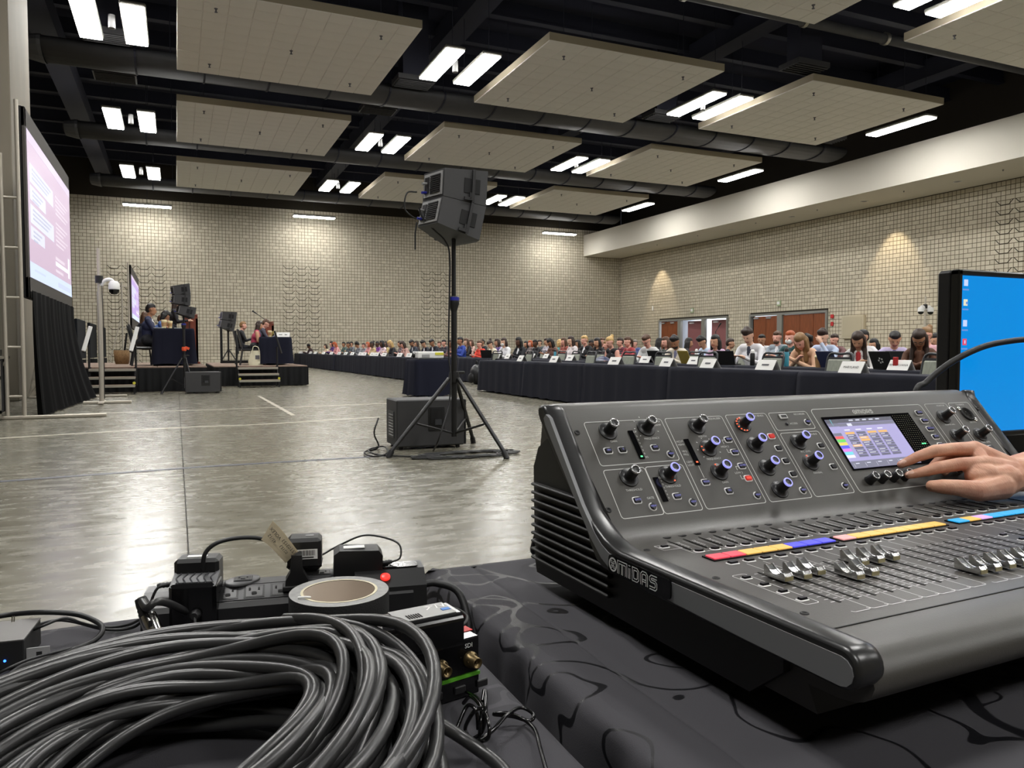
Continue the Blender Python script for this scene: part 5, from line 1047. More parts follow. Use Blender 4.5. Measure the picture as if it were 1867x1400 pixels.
people = [
 (1223, 611, 'down', 'tall', 'k', 't', (222, 214, 198), 'bearded man with black hair in a cream jacket', 1, 0.5, dict(beard=True, shirt=(120, 120, 150))),
 (1174, 609, 'down', 'short', 'm', 'p', (206, 208, 208), 'man with brown hair and glasses leaning over in a grey-white shirt', 1, 0.35, dict(glasses=True)),
 (1297, 609, 'upf', 'long', 'k', 'm', (206, 176, 204), 'woman with long dark hair in a lilac cardigan', 1, 0.35, dict(shirt=W_)),
 (1358, 597, 'down', 'tall', 'b', 'l', W_, 'man in a white shirt and dark tie looking down at his laptop', 1, 0.35, dict(shirt=(50, 54, 70))),
 (1452, 606, 'lean', 'long', 'l', 'p', (226, 184, 152), 'woman with strawberry blonde hair bending low in a peach top', 1, 0.3, {}),
 (1491, 600, 'face', 'tall', 'b', 'l', (196, 210, 236), 'man in a pale blue shirt holding his hand to his face', 2, 0.45, {}),
 (1553, 603, 'downf', 'front', 'b', 'm', (232, 230, 228), 'woman with long brown hair in a white jacket left of the black-haired man', 1, 0.5, dict(shirt=(170, 40, 44))),
 (1663, 599, 'downf', 'front', 'b', 't', (96, 62, 44), 'woman with wavy dark hair and white lanyard in a brown top', 1, 0.5, dict(lanyard=True, glasses=True)),
 (1567, 600, 'up', 'short', 'k', 'm', (236, 236, 238), 'black-haired man in a white shirt behind the long-haired woman', 2, 0.0, {}),
 (1614, 603, 'down', 'short', 'k', 'm', (206, 196, 232), 'man in a lilac shirt and tie facing the camera', 2, 0.8, dict(shirt=(90, 80, 140))),
 (1682, 595, 'upf', 'bun', 'l', 'p', (236, 186, 196), 'woman in a pink top with sunglasses and blonde bun', 2, 0.1, dict(glasses=True)),
 (1434, 602, 'up', 'short', 'r', 'p', (40, 82, 84), 'red-haired person in a white mask and teal top', 2, 0.3, dict(mask=True)),
 (1411, 603, 'up', 'short', 'm', 'p', (150, 160, 170), 'bearded man in a grey vest with his head raised', 3, 0.4, dict(shirt=W_, beard=True)),
 (1383, 609, 'up', 'short', 'k', 't', (220, 220, 224), 'laughing dark-haired man in white in front of the doors', 4, 0.6, {}),
 (1475, 609, 'lean', 'curly', 'k', 'd', (60, 44, 44), 'dark-haired head bent low behind the woman in peach', 3, 0.0, {}),
 (1516, 608, 'up', 'short', 'b', 'p', (120, 84, 86), 'man in a maroon jacket below the red alarm', 4, 0.2, {}),
 (1588, 616, 'upf', 'long', 'k', 'm', (60, 60, 66), 'dark long-haired woman between the white and lilac shirts', 3, 0.0, {}),
 (1702, 606, 'upf', 'long', 'k', 'm', (70, 80, 110), 'black-haired woman with her head tipped right of the pink top', 3, 0.0, {}),
 (1723, 605, 'up', 'short', 'b', 'm', K_, 'man in a black suit beside the edge of the monitor', 4, 0.2, dict(shirt=W_)),
 (1279, 612, 'down', 'tall', 'k', 'm', (196, 214, 236), 'dark-haired man in a pale blue shirt left of the woman in lilac', 2, 0.0, {}),
 (1246, 615, 'upf', 'long', 'k', 'm', (40, 40, 48), 'woman with black hair turned away before the doors', 3, 2.6, {}),
 (1209, 613, 'upf', 'long', 'm', 'p', (84, 92, 88), 'brown-haired woman in grey-green left of the bearded man in cream', 2, 0.1, {}),
 (1193, 615, 'upf', 'long', 'k', 'm', (40, 40, 44), 'woman with black hair behind the man in grey-white', 3, 2.8, {}),
 (1322, 616, 'up', 'short', 'b', 'm', (36, 40, 58), 'dark head below the floor microphone by the open doors', 3, 2.4, {}),
 (1154, 619, 'up', 'short', 'g', 'p', (80, 96, 150), 'grey-haired man in blue far behind the woman in red', 5, 0.3, dict(shirt=W_)),
 (1140, 613, 'upf', 'pony', 'm', 'p', (170, 66, 70), 'woman with light brown ponytail in a red top', 2, 0.1, {}),
 (1127, 615, 'upf', 'short', 'b', 'p', (110, 50, 62), 'dark-haired person in maroon beside the woman in red', 3, 0.0, {}),
 (1110, 613, 'bare', 'bun', 'y', 'p', (26, 26, 30), 'blonde woman with bun, sleeveless black top and lanyard', 1, 0.2, dict(lanyard=True)),
 (1101, 620, 'upf', 'bob', 'l', 'p', (80, 70, 70), 'pale face leaning just left of the blonde woman with bun', 2, 0.2, {}),
 (1094, 615, 'up', 'short', 'm', 'p', K_, 'man with glasses in a black suit behind the dark-haired woman', 4, 0.2, dict(shirt=W_, glasses=True)),
 (1084, 615, 'upf', 'front', 'k', 'm', (28, 28, 32), 'woman with black hair framing her face, in black', 2, 0.3, {}),
 (1074, 619, 'up', 'short', 'k', 'd', (30, 30, 34), 'dark-skinned person in black right of the blond man', 3, 0.1, {}),
 (1061, 611, 'up', 'short', 'y', 'p', K_, 'blond man in a black suit and white shirt', 2, 0.2, dict(shirt=W_)),
 (1050, 619, 'upf', 'long', 'k', 'm', (50, 50, 56), 'dark long hair left of the blond man in a suit', 4, 0.0, {}),
 (1037, 612, 'upf', 'long', 'b', 'l', (228, 220, 222), 'woman with long brown hair in a white patterned top', 2, 0.1, {}),
 (1024, 615, 'upf', 'long', 'm', 'p', (150, 84, 74), 'brown-haired woman left of the woman in white patterns', 3, 0.2, {}),
 (1013, 618, 'upf', 'bob', 'y', 'p', (70, 140, 140), 'blonde woman in a teal top', 3, 2.7, {}),
 (1002, 616, 'downf', 'long', 'k', 't', (120, 88, 78), 'woman with dark hair in a brown top left of the blonde in teal', 2, 0.2, {}),
 (993, 615, 'up', 'short', 'b', 'm', (196, 190, 200), 'dark-haired man in a pale top behind the woman in brown', 4, 0.2, {}),
 (981, 619, 'up', 'short', 'b', 'l', (90, 96, 100), 'man with glasses left of the man in a pale top', 5, 0.2, dict(glasses=True)),
 (972, 619, 'up', 'short', 'k', 'd', (24, 24, 30), 'dark-skinned man in dark clothes near the aisle', 3, 0.1, {}),
 (964, 620, 'upf', 'bob', 'r', 'p', (120, 110, 110), 'woman with reddish hair beside the dark-skinned man', 4, 0.2, {}),
 (956, 621, 'upf', 'long', 'k', 'm', (60, 58, 64), 'dark-haired woman behind the woman in a black jacket', 4, 0.2, {}),
 (941, 614, 'upf', 'long', 'k', 'd', (22, 24, 32), 'woman in a black jacket and white shirt beside the aisle', 1, 0.3, dict(shirt=W_)),
 (914, 615, 'upf', 'bob', 'b', 'l', W_, 'woman in white wearing a white face mask', 1, 0.4, dict(mask=True)),
 (903, 617, 'upf', 'long', 'b', 'm', (120, 100, 160), 'dark-haired woman in purple left of the masked woman', 2, 0.1, {}),
 (892, 620, 'downf', 'bun', 'b', 'l', (234, 228, 206), 'woman with tied brown hair in a cream top', 1, 0.2, {}),
 (870, 620, 'upf', 'bun', 'm', 'p', (220, 70, 52), 'woman with glasses and a red scarf', 1, 0.4, dict(glasses=True)),
 (876, 617, 'up', 'short', 'k', 'm', (40, 42, 50), 'dark-haired man behind the woman with a red scarf', 3, 0.2, {}),
 (856, 618, 'upf', 'long', 'm', 'p', (196, 160, 150), 'light-skinned woman behind the woman in a black jacket near the pole', 3, 0.2, {}),
 (847, 615, 'upf', 'front', 'm', 'l', K_, 'woman with long brown hair in a black jacket right of the pole', 2, 0.2, dict(shirt=W_)),
 (835, 614, 'up', 'short', 'k', 't', (44, 70, 160), 'man in a bright blue suit behind the tripod pole', 1, 0.1, {}),
 (817, 619, 'upf', 'long', 'b', 't', (130, 96, 92), 'woman with long dark hair left of the tripod pole', 1, 0.2, {}),
 (806, 619, 'up', 'short', 'k', 'p', (60, 58, 66), 'man looking up, left of the long dark hair by the pole', 2, 0.3, {}),
 (798, 622, 'up', 'short', 'm', 'p', (50, 52, 62), 'brown-haired man behind the projector', 3, 0.3, {}),
 (786, 616, 'down', 'short', 'k', 't', (34, 36, 48), 'dark-haired man in a suit above the projector', 1, 0.3, dict(shirt=W_)),
 (771, 620, 'down', 'tall', 'k', 'm', (40, 42, 52), 'dark curly-haired man in a suit at the left of the projector', 1, 0.2, dict(shirt=W_)),
 (750, 617, 'down', 'short', 'k', 't', (52, 58, 70), 'bearded man in a grey suit left of the projector', 1, 0.2, dict(beard=True, shirt=W_)),
 (757, 621, 'upf', 'long', 'b', 'm', (70, 60, 60), 'brown hair behind the bearded man in a grey suit', 2, 0.0, {}),
 (733, 621, 'downf', 'long', 'b', 'p', (206, 166, 156), 'woman with brown hair in pale pink, far front row', 0, 0.2, {}),
 (726, 621, 'upf', 'long', 'b', 'm', (110, 96, 100), 'woman with dark hair left of the woman in pale pink', 1, 0.1, {}),
 (711, 620, 'downf', 'long', 'y', 'l', (40, 40, 46), 'blonde long-haired woman in black, far front row', 0, 0.1, {}),
 (700, 622, 'upf', 'long', 'b', 'p', (196, 172, 120), 'dark-haired woman in mustard left of the blonde', 1, 0.1, {}),
 (693, 620, 'upf', 'long', 'k', 'd', (226, 200, 206), 'dark-skinned woman in pale pink and white', 0, 0.2, {}),
 (685, 622, 'up', 'short', 'k', 'd', (120, 60, 140), 'dark-haired person in purple behind the woman in pale pink and white', 1, 0.2, {}),
 (675, 622, 'upf', 'bun', 'k', 'd', (196, 170, 130), 'woman with tied dark hair in tan, far front row', 0, 0.2, {}),
 (668, 623, 'upf', 'bob', 'r', 'p', (216, 150, 150), 'pink-clad woman with red hair behind the woman in tan', 1, 0.2, {}),
 (660, 625, 'up', 'short', 'b', 'p', (150, 150, 160), 'man in grey left of the red-haired woman in pink', 1, 0.2, {}),
 (650, 623, 'down', 'curly', 'k', 't', (130, 132, 138), 'curly dark-haired person in grey, far front row', 0, 0.2, {}),
 (638, 622, 'up', 'short', 'k', 'm', (120, 124, 132), 'dark-haired man in grey third from the table gap', 1, 0.2, {}),
 (632, 623, 'up', 'short', 'k', 't', (70, 76, 82), 'man with a white sheet before his chest at the table gap', 0, 0.2, {}),
 (624, 623, 'up', 'short', 'k', 't', (90, 110, 106), 'dark-haired man in green-grey at the far cloths', 1, 0.2, {}),
 (610, 623, 'downf', 'long', 'r', 'p', (222, 160, 160), 'woman with pinkish red hair in pink at the far cloths', 0, 0.2, {}),
 (602, 622, 'upf', 'bob', 'k', 'p', (80, 50, 110), 'dark-haired woman in purple beside the pink-clad woman', 0, 0.2, {}),
 (591, 627, 'upf', 'bob', 'b', 'l', (210, 200, 170), 'person with short dark hair in cream far down the front row', 1, 0.2, {}),
 (562, 627, 'down', 'curly', 'k', 'd', (60, 40, 44), 'farthest dark-haired person in the front row beside the right stage', 0, 0.2, {}),
]
for (px, py, pose, hk, hc, sk, top, lab, row, rz, kw) in people: audience(px, py, pose, hk, hc, sk, top, lab, row, rz, **kw)
# ---- people on the stages (they face the audience, +x)
def onstage(px, py, Yp, z, pose, hk, hc, sk, top, label, rz=PI, **kw):
    p = at(px, py, 'Y', Yp); body(pose); s = max(0.85, min(1.3, (p.z-z-0.02)/BODY[pose][3])); return person((p.x, Yp, z), rz, pose, hk, hc, sk, top, label, s, **kw)
onstage(272, 554, 22.2, SZ, 'up', 'short', 'k', 't', (34, 40, 72), 'man in a navy suit at the left head table', shirt=W_)
onstage(262, 568, 23.0, SZ, 'upf', 'long', 'm', 'm', (40, 44, 60), 'long brown hair behind the man in a navy suit', rz=PI+0.5)
onstage(286, 566, 22.8, SZ, 'downf', 'bob', 'k', 't', (60, 90, 150), 'dark-haired woman in blue beyond the man in a navy suit')
onstage(292, 574, 23.55, SZ, 'up', 'short', 'm', 'p', (190, 170, 180), 'pink-faced man at the far end of the left head table')
onstage(300, 578, 24.1, SZ, 'upf', 'bun', 'k', 'm', (30, 30, 34), 'dark head at the far end of the left head table beside the standing woman')
onstage(313, 543, 24.6, SZ, 'stand', 'long', 'b', 'l', (26, 22, 28), 'woman with long brown hair standing at the left podium in black', shirt=(30, 24, 28))
onstage(466, 585, 24.5, S2Z, 'bare', 'long', 'b', 'm', (176, 60, 90), 'woman in a sleeveless pink floral top at the right head table', legs=(24, 24, 28))
onstage(473, 582, 25.4, S2Z, 'down', 'short', 'm', 'p', (70, 70, 84), 'brown-haired man bent beside the woman in pink florals')
onstage(441, 586, 26.0, S2Z, 'up', 'short', 'l', 'p', (26, 26, 30), 'blond person in black at the back of the right stage')
# =================================================================== DESK, MIXING CONSOLE, MONITOR, HAND
def jacquard(name, base, dark, sc_=3.2, faint=False):
    m, nt, b = nmat(name); N = nt.nodes; L = nt.links; tc = N.new('ShaderNodeTexCoord'); fac = None
    for k, (dr_, off, sc2) in enumerate((('X', 0.0, 1.9), ('Y', 3.1, 0.9))):
        mp = N.new('ShaderNodeMapping'); mp.inputs['Location'].default_value = (off, off*2, 0); L.new(tc.outputs['Object'], mp.inputs['Vector'])
        wv = N.new('ShaderNodeTexWave'); wv.wave_type = 'BANDS'; wv.bands_direction = dr_; wv.inputs['Scale'].default_value = sc2*sc_/5.5; wv.inputs['Distortion'].default_value = 9.0; wv.inputs['Detail'].default_value = 0.6; wv.inputs['Detail Scale'].default_value = 5.5; L.new(mp.outputs['Vector'], wv.inputs['Vector'])
        r = N.new('ShaderNodeMapRange'); r.inputs['From Min'].default_value = 0.978 if k == 0 else 0.992; r.inputs['From Max'].default_value = 0.986 if k == 0 else 0.996; L.new(wv.outputs['Fac'], r.inputs['Value'])
        if fac is None: fac = r.outputs['Result']
        else:
            mx = N.new('ShaderNodeMath'); mx.operation = 'MAXIMUM'; L.new(fac, mx.inputs[0]); L.new(r.outputs['Result'], mx.inputs[1]); fac = mx.outputs[0]
    mix = N.new('ShaderNodeMix'); mix.data_type = 'RGBA'; mix.inputs[6].default_value = base; mix.inputs[7].default_value = dark; L.new(fac, mix.inputs['Factor']); L.new(mix.outputs[2], b.inputs['Base Color'])
    rr = N.new('ShaderNodeMapRange'); rr.inputs['To Min'].default_value = 0.85; rr.inputs['To Max'].default_value = 0.42 if not faint else 0.7; L.new(fac, rr.inputs['Value']); L.new(rr.outputs['Result'], b.inputs['Roughness'])
    b.inputs['Specular IOR Level'].default_value = 0.3
    n3 = N.new('ShaderNodeTexNoise'); n3.inputs['Scale'].default_value = 900; L.new(tc.outputs['Object'], n3.inputs['Vector']); bp = N.new('ShaderNodeBump'); bp.inputs['Strength'].default_value = 0.15; bp.inputs['Distance'].default_value = 0.001; L.new(n3.outputs['Fac'], bp.inputs['Height']); L.new(bp.outputs['Normal'], b.inputs['Normal'])
    return m
M['jac'] = jacquard('jacquard_cloth', rgb(64, 63, 67), rgb(22, 22, 25), 6.5); M['jac2'] = jacquard('faint_jacquard', rgb(62, 61, 65), rgb(68, 67, 71), 7.0, True)
DZ0 = 0.745
def edge_cloth(x0, x1, y0, y1, z, left, right, back, drop, seed, amp=0.012, flare=0.0, corner=0.0, wr=0.0015, crease=None):
    """cloth lying on a table top with folded skirts on the named sides"""
    R = random.Random(seed); ph = [R.uniform(0, 6) for _ in range(8)]; mb = MB(); i0 = 0.022
    xs = sorted(set([x0+(i0 if left else 0)+(x1-x0-(i0 if left else 0)-(i0 if right else 0))*k/60 for k in range(61)]+([crease-0.005, crease-0.0015, crease, crease+0.0015, crease+0.005] if crease else [])))
    yv = [y0+(y1-(i0 if back else 0)-y0)*k/60 for k in range(61)]
    def top(x, y):
        e = min((x-x0) if left else 9, (x1-x) if right else 9, (y1-y) if back else 9); f = max(0.25, math.exp(-e/0.05))
        h = wr*f*(math.sin(y*55+ph[0]+3*math.sin(x*9))+math.sin(y*31-x*14+ph[1])+0.7*math.sin(x*41+y*17+ph[2])) if e > i0+1e-6 else 0.0
        if crease: h -= 0.0022*math.exp(-((x-crease)/0.0022)**2)
        return (x, y, z+h)
    nx = len(xs); mb.add([top(x, y) for y in yv for x in xs], [(j*nx+i, j*nx+i+1, (j+1)*nx+i+1, (j+1)*nx+i) for j in range(60) for i in range(nx-1)], 0, True)
    path = []; n = 90
    if right and not left:
        for k in range(n+1): path.append((Vector((x1, y0+(y1-y0)*k/n, 0)), Vector((1, 0, 0))))
        if back:
            for k in range(1, 9): a = PI/2*k/9; path.append((Vector((x1, y1, 0)), Vector((math.cos(a), math.sin(a), 0))))
            for k in range(n+1): path.append((Vector((x1-(x1-x0)*k/n, y1, 0)), Vector((0, 1, 0))))
    else:
        for k in range(n+1): path.append((Vector((x0, y0+(y1-y0)*k/n, 0)), Vector((-1, 0, 0))))
        if back:
            for k in range(1, 9): a = PI/2*k/9; path.append((Vector((x0, y1, 0)), Vector((-math.cos(a), math.sin(a), 0))))
            for k in range(n+1): path.append((Vector((x0+(x1-x0)*k/n, y1, 0)), Vector((0, 1, 0))))
    prof = [(-i0, 0, 0), (-0.010, -0.0012, 0), (-0.003, -0.005, 0.1), (0.0, -0.012, 0.25), (0.001, -0.03, 0.5), (0.002, -0.06, 0.8), (0.004, -0.12, 1), (0.01, -0.24, 1.3), (0.02, -drop, 1.6)]
    vs = []; s = 0; pr = path[0][0]; sc_ = n
    for k, (p, q) in enumerate(path):
        s += (p-pr).length+(0.02 if n < k < n+10 else 0); pr = p; cn = math.exp(-((k-sc_-5)/14)**2)
        w = math.sin(s*75+ph[3]+1.5*math.sin(s*21+ph[4]))*0.6+0.5*math.sin(s*33+ph[5])
        for (o, dz, f) in prof:
            out = o+amp*w*f+(flare+corner*cn)*max(0, f-0.1)
            pp = p+q*out
            if o <= -i0+1e-9: pp = Vector((min(max(p.x+q.x*o, x0+(i0 if left else 0)), x1-(i0 if right else 0)), min(p.y+q.y*o, y1-(i0 if back else 0)), 0))
            vs.append((pp.x, pp.y, z+dz-0.004*cn*f))
    m_ = len(prof); fs = [(k*m_+j, k*m_+j+1, (k+1)*m_+j+1, (k+1)*m_+j) for k in range(len(path)-1) for j in range(m_-1)]
    mb.add(vs, fs if not (right and not left) else [f[::-1] for f in fs], 0, True); return mb
def desk(x0, x1, y0, y1, label):
    t = thing('folding_table', label, 'table', (x0, y0, 0)); w, d = x1-x0, y1-y0
    MB().box((w/2, d/2, DZ0-0.021), (w-0.03, d-0.03, 0.034), b=0.006).build('tabletop', M['greyp'], t)
    for x in (0.2, w-0.2): MB().tube([(x, 0.1, 0), (x, 0.1, DZ0-0.04)], 0.014, 6).tube([(x, d-0.1, 0), (x, d-0.1, DZ0-0.04)], 0.014, 6).tube([(x, 0.1, 0.12), (x, d-0.1, 0.12)], 0.012, 6).build('table_leg', M['chairframe'], t)
desk(0.345, 2.3, 0.1, 1.075, 'folding table under the console cloth, hidden by it'); desk(-1.25, 0.283, 0.28, 1.02, 'folding table under the cloth with the cable coil, hidden by it')
tag(edge_cloth(0.335, 2.32, 0.05, 1.085, DZ0, True, False, True, 0.66, 3, amp=0.010, flare=0.003, corner=0.03, wr=0.0018, crease=0.402).build('tablecloth', M['jac']), 'black tablecloth with dark wavy lines under the mixing console', 'tablecloth')
tag(edge_cloth(-1.26, 0.292, 0.22, 1.032, DZ0, False, True, True, 0.6, 8, amp=0.003, wr=0.0009).build('tablecloth', M['jac2']), 'black tablecloth with faint swirls under the cable coil', 'tablecloth')
# ---------------------------------------------------------------- console
CO = Vector((0.45, 0.4052, 0.75)); CYAW = math.radians(2.1)
MC = dict(shell=mat('console_paint', rgb(66, 64, 60), 0.42, bump=0.05, bscale=700, spec=0.5), cheek=mat('console_rim', rgb(52, 52, 52), 0.28, 0.35), inlay=mat('console_inlay', rgb(128, 129, 131), 0.42, 0.1), chassis=mat('console_chassis', rgb(36, 36, 35), 0.5), knob=mat('knob_rubber', rgb(24, 24, 25), 0.38), ring=mat('silver_ring', rgb(205, 205, 205), 0.25, 0.8), ringb=mat('lit_ring', rgb(140, 140, 210), 0.3, emit=(0.28, 0.28, 0.75, 1), es=0.35), prt=mat('panel_print', rgb(200, 200, 196), 0.6), cap=mat('button_cap', rgb(16, 15, 22), 0.3), rim=mat('button_rim', rgb(214, 214, 212), 0.4), lab=mat('blue_legend', rgb(110, 110, 190), 0.5, emit=(0.2, 0.2, 0.6, 1), es=0.25), capr=mat('red_button', rgb(120, 20, 20), 0.3, emit=(0.6, 0.03, 0.02, 1), es=0.2), slot=mat('dark_slot', rgb(9, 9, 9), 0.6), glass=mat('screen_glass', rgb(10, 10, 12), 0.12), fader=mat('fader_chrome', rgb(205, 205, 203), 0.2, 0.95), faderb=mat('fader_front', rgb(190, 180, 140), 0.3, 0.7), ticks=mat('white_ticks', rgb(226, 226, 224), 0.5))
E_ = dict(lcd=(0.36, 0.33, 0.60), dark=(0.06, 0.06, 0.09), mid=(0.15, 0.15, 0.22), cell=(0.10, 0.10, 0.16), orange=(0.75, 0.42, 0.10), white=(0.8, 0.8, 0.9), red=(0.75, 0.08, 0.08), green=(0.12, 0.65, 0.08), yellow=(0.75, 0.65, 0.1), blue=(0.08, 0.08, 0.8), mag=(0.7, 0.2, 0.75), cyan=(0.15, 0.65, 0.75), pale=(0.7, 0.72, 0.85), amber=(0.95, 0.55, 0.12), pink=(0.95, 0.42, 0.40), crimson=(0.85, 0.06, 0.10), sky=(0.02, 0.42, 0.85), lilac=(0.75, 0.45, 0.85))
EM = {k: glow('led_'+k, v+(1,), 0.36) for k, v in E_.items()}; EM['gled'] = glow('green_led', (0.1, 0.9, 0.3, 1), 0.6); EM['rled'] = glow('red_led', (1, 0.12, 0.04, 1), 0.6)
con = thing('mixing_console', 'large black digital mixing console with knobs, faders and colour screen', 'mixer', CO, CYAW)
WU = 0.892
SV, SWZ = Vector((0, 0.6439, 0.7651)), Vector((0, -0.7651, 0.6439)); P1 = Vector((0, 0.4001, 0.1232))
TS = Matrix(((1, 0, 0, 0), (0, SV.y, SWZ.y, P1.y), (0, SV.z, SWZ.z, P1.z), (0, 0, 0, 1))); TD = Matrix.Translation((0, 0, 0.089))
def arc(c, r, a0, a1, n): return [(c[0]+r*math.cos(math.radians(a0+(a1-a0)*i/n)), c[1]+r*math.sin(math.radians(a0+(a1-a0)*i/n))) for i in range(n+1)]
knee = [(0.335, 0.089), (0.350, 0.0895), (0.362, 0.0915), (0.374, 0.0965), (0.384, 0.105), (0.392, 0.114)]
ts = lambda s: (P1.y+SV.y*s, P1.z+SV.z*s)
front = [(0.06, 0.089), (0.045, 0.0887), (0.030, 0.0865), (0.018, 0.081), (0.0095, 0.072), (0.006, 0.063), (0.009, 0.055), (0.016, 0.0485), (0.026, 0.0445), (0.04, 0.0425), (0.055, 0.042), (0.07, 0.0415)]
top_ = [ts(0.152), (0.5035, 0.2435), (0.512, 0.2462), (0.522, 0.2462), (0.533, 0.241), (0.541, 0.231), (0.5535, 0.157), (0.548, 0.02)]
outline = front[::-1]+[(0.335, 0.089)]+knee[1:]+[ts(0.0), ts(0.075)]+top_+[(0.06, 0.02)]
mb = MB(); n = len(outline); x0_, x1_ = 0.03, WU-0.03
mb.add([(x, v, w) for x in (x0_, x1_) for (v, w) in outline], [(i, n+i, n+(i+1) % n, (i+1) % n) for i in range(n)], 0, True)
mb.add([(x0_, v, w) for (v, w) in outline], [tuple(range(n))]); mb.add([(x1_, v, w) for (v, w) in outline], [tuple(range(n))[::-1]])
shell = mb.build('top_shell', MC['shell'], con)
# lower chassis with side ribs
MB().prism([(0.13, 0.012), (0.09, 0.045), (0.09, 0.06), (0.36, 0.07), (0.45, 0.15), (0.49, 0.2), (0.515, 0.2), (0.54, 0.185), (0.5535, 0.157), (0.5485, 0.03), (0.543, 0.012)], 0.022, WU-0.022, axis='X').build('chassis', MC['chassis'], con)
for k in range(10):
    w = 0.034+0.0112*k; v0 = 0.352+max(0, (w-0.072))*0.95
    MB().box((0.02, (v0+0.547)/2, w), (0.012, 0.547-v0, 0.0042), b=0.0015).build('vent_rib', MC['chassis'], con)
for (u, v) in ((0.08, 0.2), (WU-0.08, 0.2), (0.08, 0.5), (WU-0.08, 0.5)): MB().cyl((u, v, -0.005), (u, v, 0.013), 0.018, n=12).build('rubber_foot', M['rubber'], con)
# side cheeks
def outl(p, rim):
    """side outline (depth, height); p is how far the sloping leg stands out from the panel, rim the height along the deck"""
    q = lambda s_: (P1.y+SV.y*s_-0.7651*p, P1.z+SV.z*s_+0.6439*p)
    nr = (rim-0.0625)/2
    return [(nr+nr*math.cos(math.radians(a)), 0.0625+nr+nr*math.sin(math.radians(a))) for a in (180, 160, 140, 120, 105, 90)]+[(0.05, rim), (0.315, rim-0.0005), (0.333, rim+0.002), (0.349, rim+0.0065), (0.364, rim+0.014), q(0.0), q(0.07), q(0.135), q(0.147), (0.4975-0.3*p, 0.2455+0.1*p), (0.506, 0.2465), (0.5125, 0.242), (0.5115, 0.232), (0.503, 0.221), (0.490, 0.2085), (0.4664, 0.1837), (0.3905, 0.1115), (0.379, 0.09), (0.366, 0.075), (0.35, 0.0685), (0.255, 0.0645), (0.118, 0.0625)]+[(nr+nr*math.cos(math.radians(a)), 0.0625+nr+nr*math.sin(math.radians(a))) for a in (270, 250, 230, 210, 195)]
def inset(poly, d):
    n = len(poly); out = []
    for i in range(n):
        a, b, c = Vector(poly[i-1]), Vector(poly[i]), Vector(poly[(i+1) % n]); t1, t2 = (b-a).normalized(), (c-b).normalized()
        m1, m2 = Vector((t1.y, -t1.x)), Vector((t2.y, -t2.x)); m = (m1+m2).normalized(); out.append(tuple(b+m*d/max(0.6, m.dot(m1))))
    return out
def cheek(side):
    f = (lambda u: u+0.006) if side == 'l' else (lambda u: WU-u); mb = MB(); CK = outl(0.007, 0.0965) if side == 'l' else outl(-0.001, 0.0885); n = len(CK)
    rings = [(0.0, inset(CK, 0.0035)), (0.0015, inset(CK, 0.001)), (0.005, CK), (0.022, CK), (0.028, inset(CK, 0.0015)), (0.033, inset(CK, 0.007))]
    vs = [(f(u), v, w) for (u, pl) in rings for (v, w) in pl]
    fs = [(a*n+i, a*n+(i+1) % n, (a+1)*n+(i+1) % n, (a+1)*n+i) for a in range(len(rings)-1) for i in range(n)]
    mb.add(vs, fs if side == 'r' else [q[::-1] for q in fs], 0, True); o = tuple(range(n)); mb.add([vs[i] for i in o], [o if side == 'l' else o[::-1]])
    o = mb.build('side_cheek', MC['cheek'], con)
    # grey inlay, leaves a dark groove along its upper edge
    il = [(0.0165+0.0115*math.cos(math.radians(a)), 0.0775+0.0115*math.sin(math.radians(a))) for a in (180, 150, 120, 90)]+[(0.318, 0.0882), (0.337, 0.0905), (0.352, 0.0965), (0.366, 0.106), (0.396, 0.1345), (0.435, 0.181), (0.477, 0.2315), (0.4865, 0.2355), (0.4925, 0.230), (0.488, 0.2215), (0.402, 0.1275), (0.375, 0.099), (0.352, 0.081), (0.33, 0.0712), (0.118, 0.0668)]+[(0.0165+0.0115*math.cos(math.radians(a)), 0.0775+0.0115*math.sin(math.radians(a))) for a in (270, 240, 210)]
    if side == 'r': il = il[:5]+il[17:]
    m2 = MB(); k = len(il); a = [(f(-0.001), v, w) for v, w in il]; b = [(f(0.004), v, w) for v, w in il]
    m2.add(a+b, [tuple(range(k))]+[(i, k+i, k+(i+1) % k, (i+1) % k) for i in range(k)]); m2.build('side_inlay', MC['inlay'], o)
    return o
cl = cheek('l'); cheek('r')
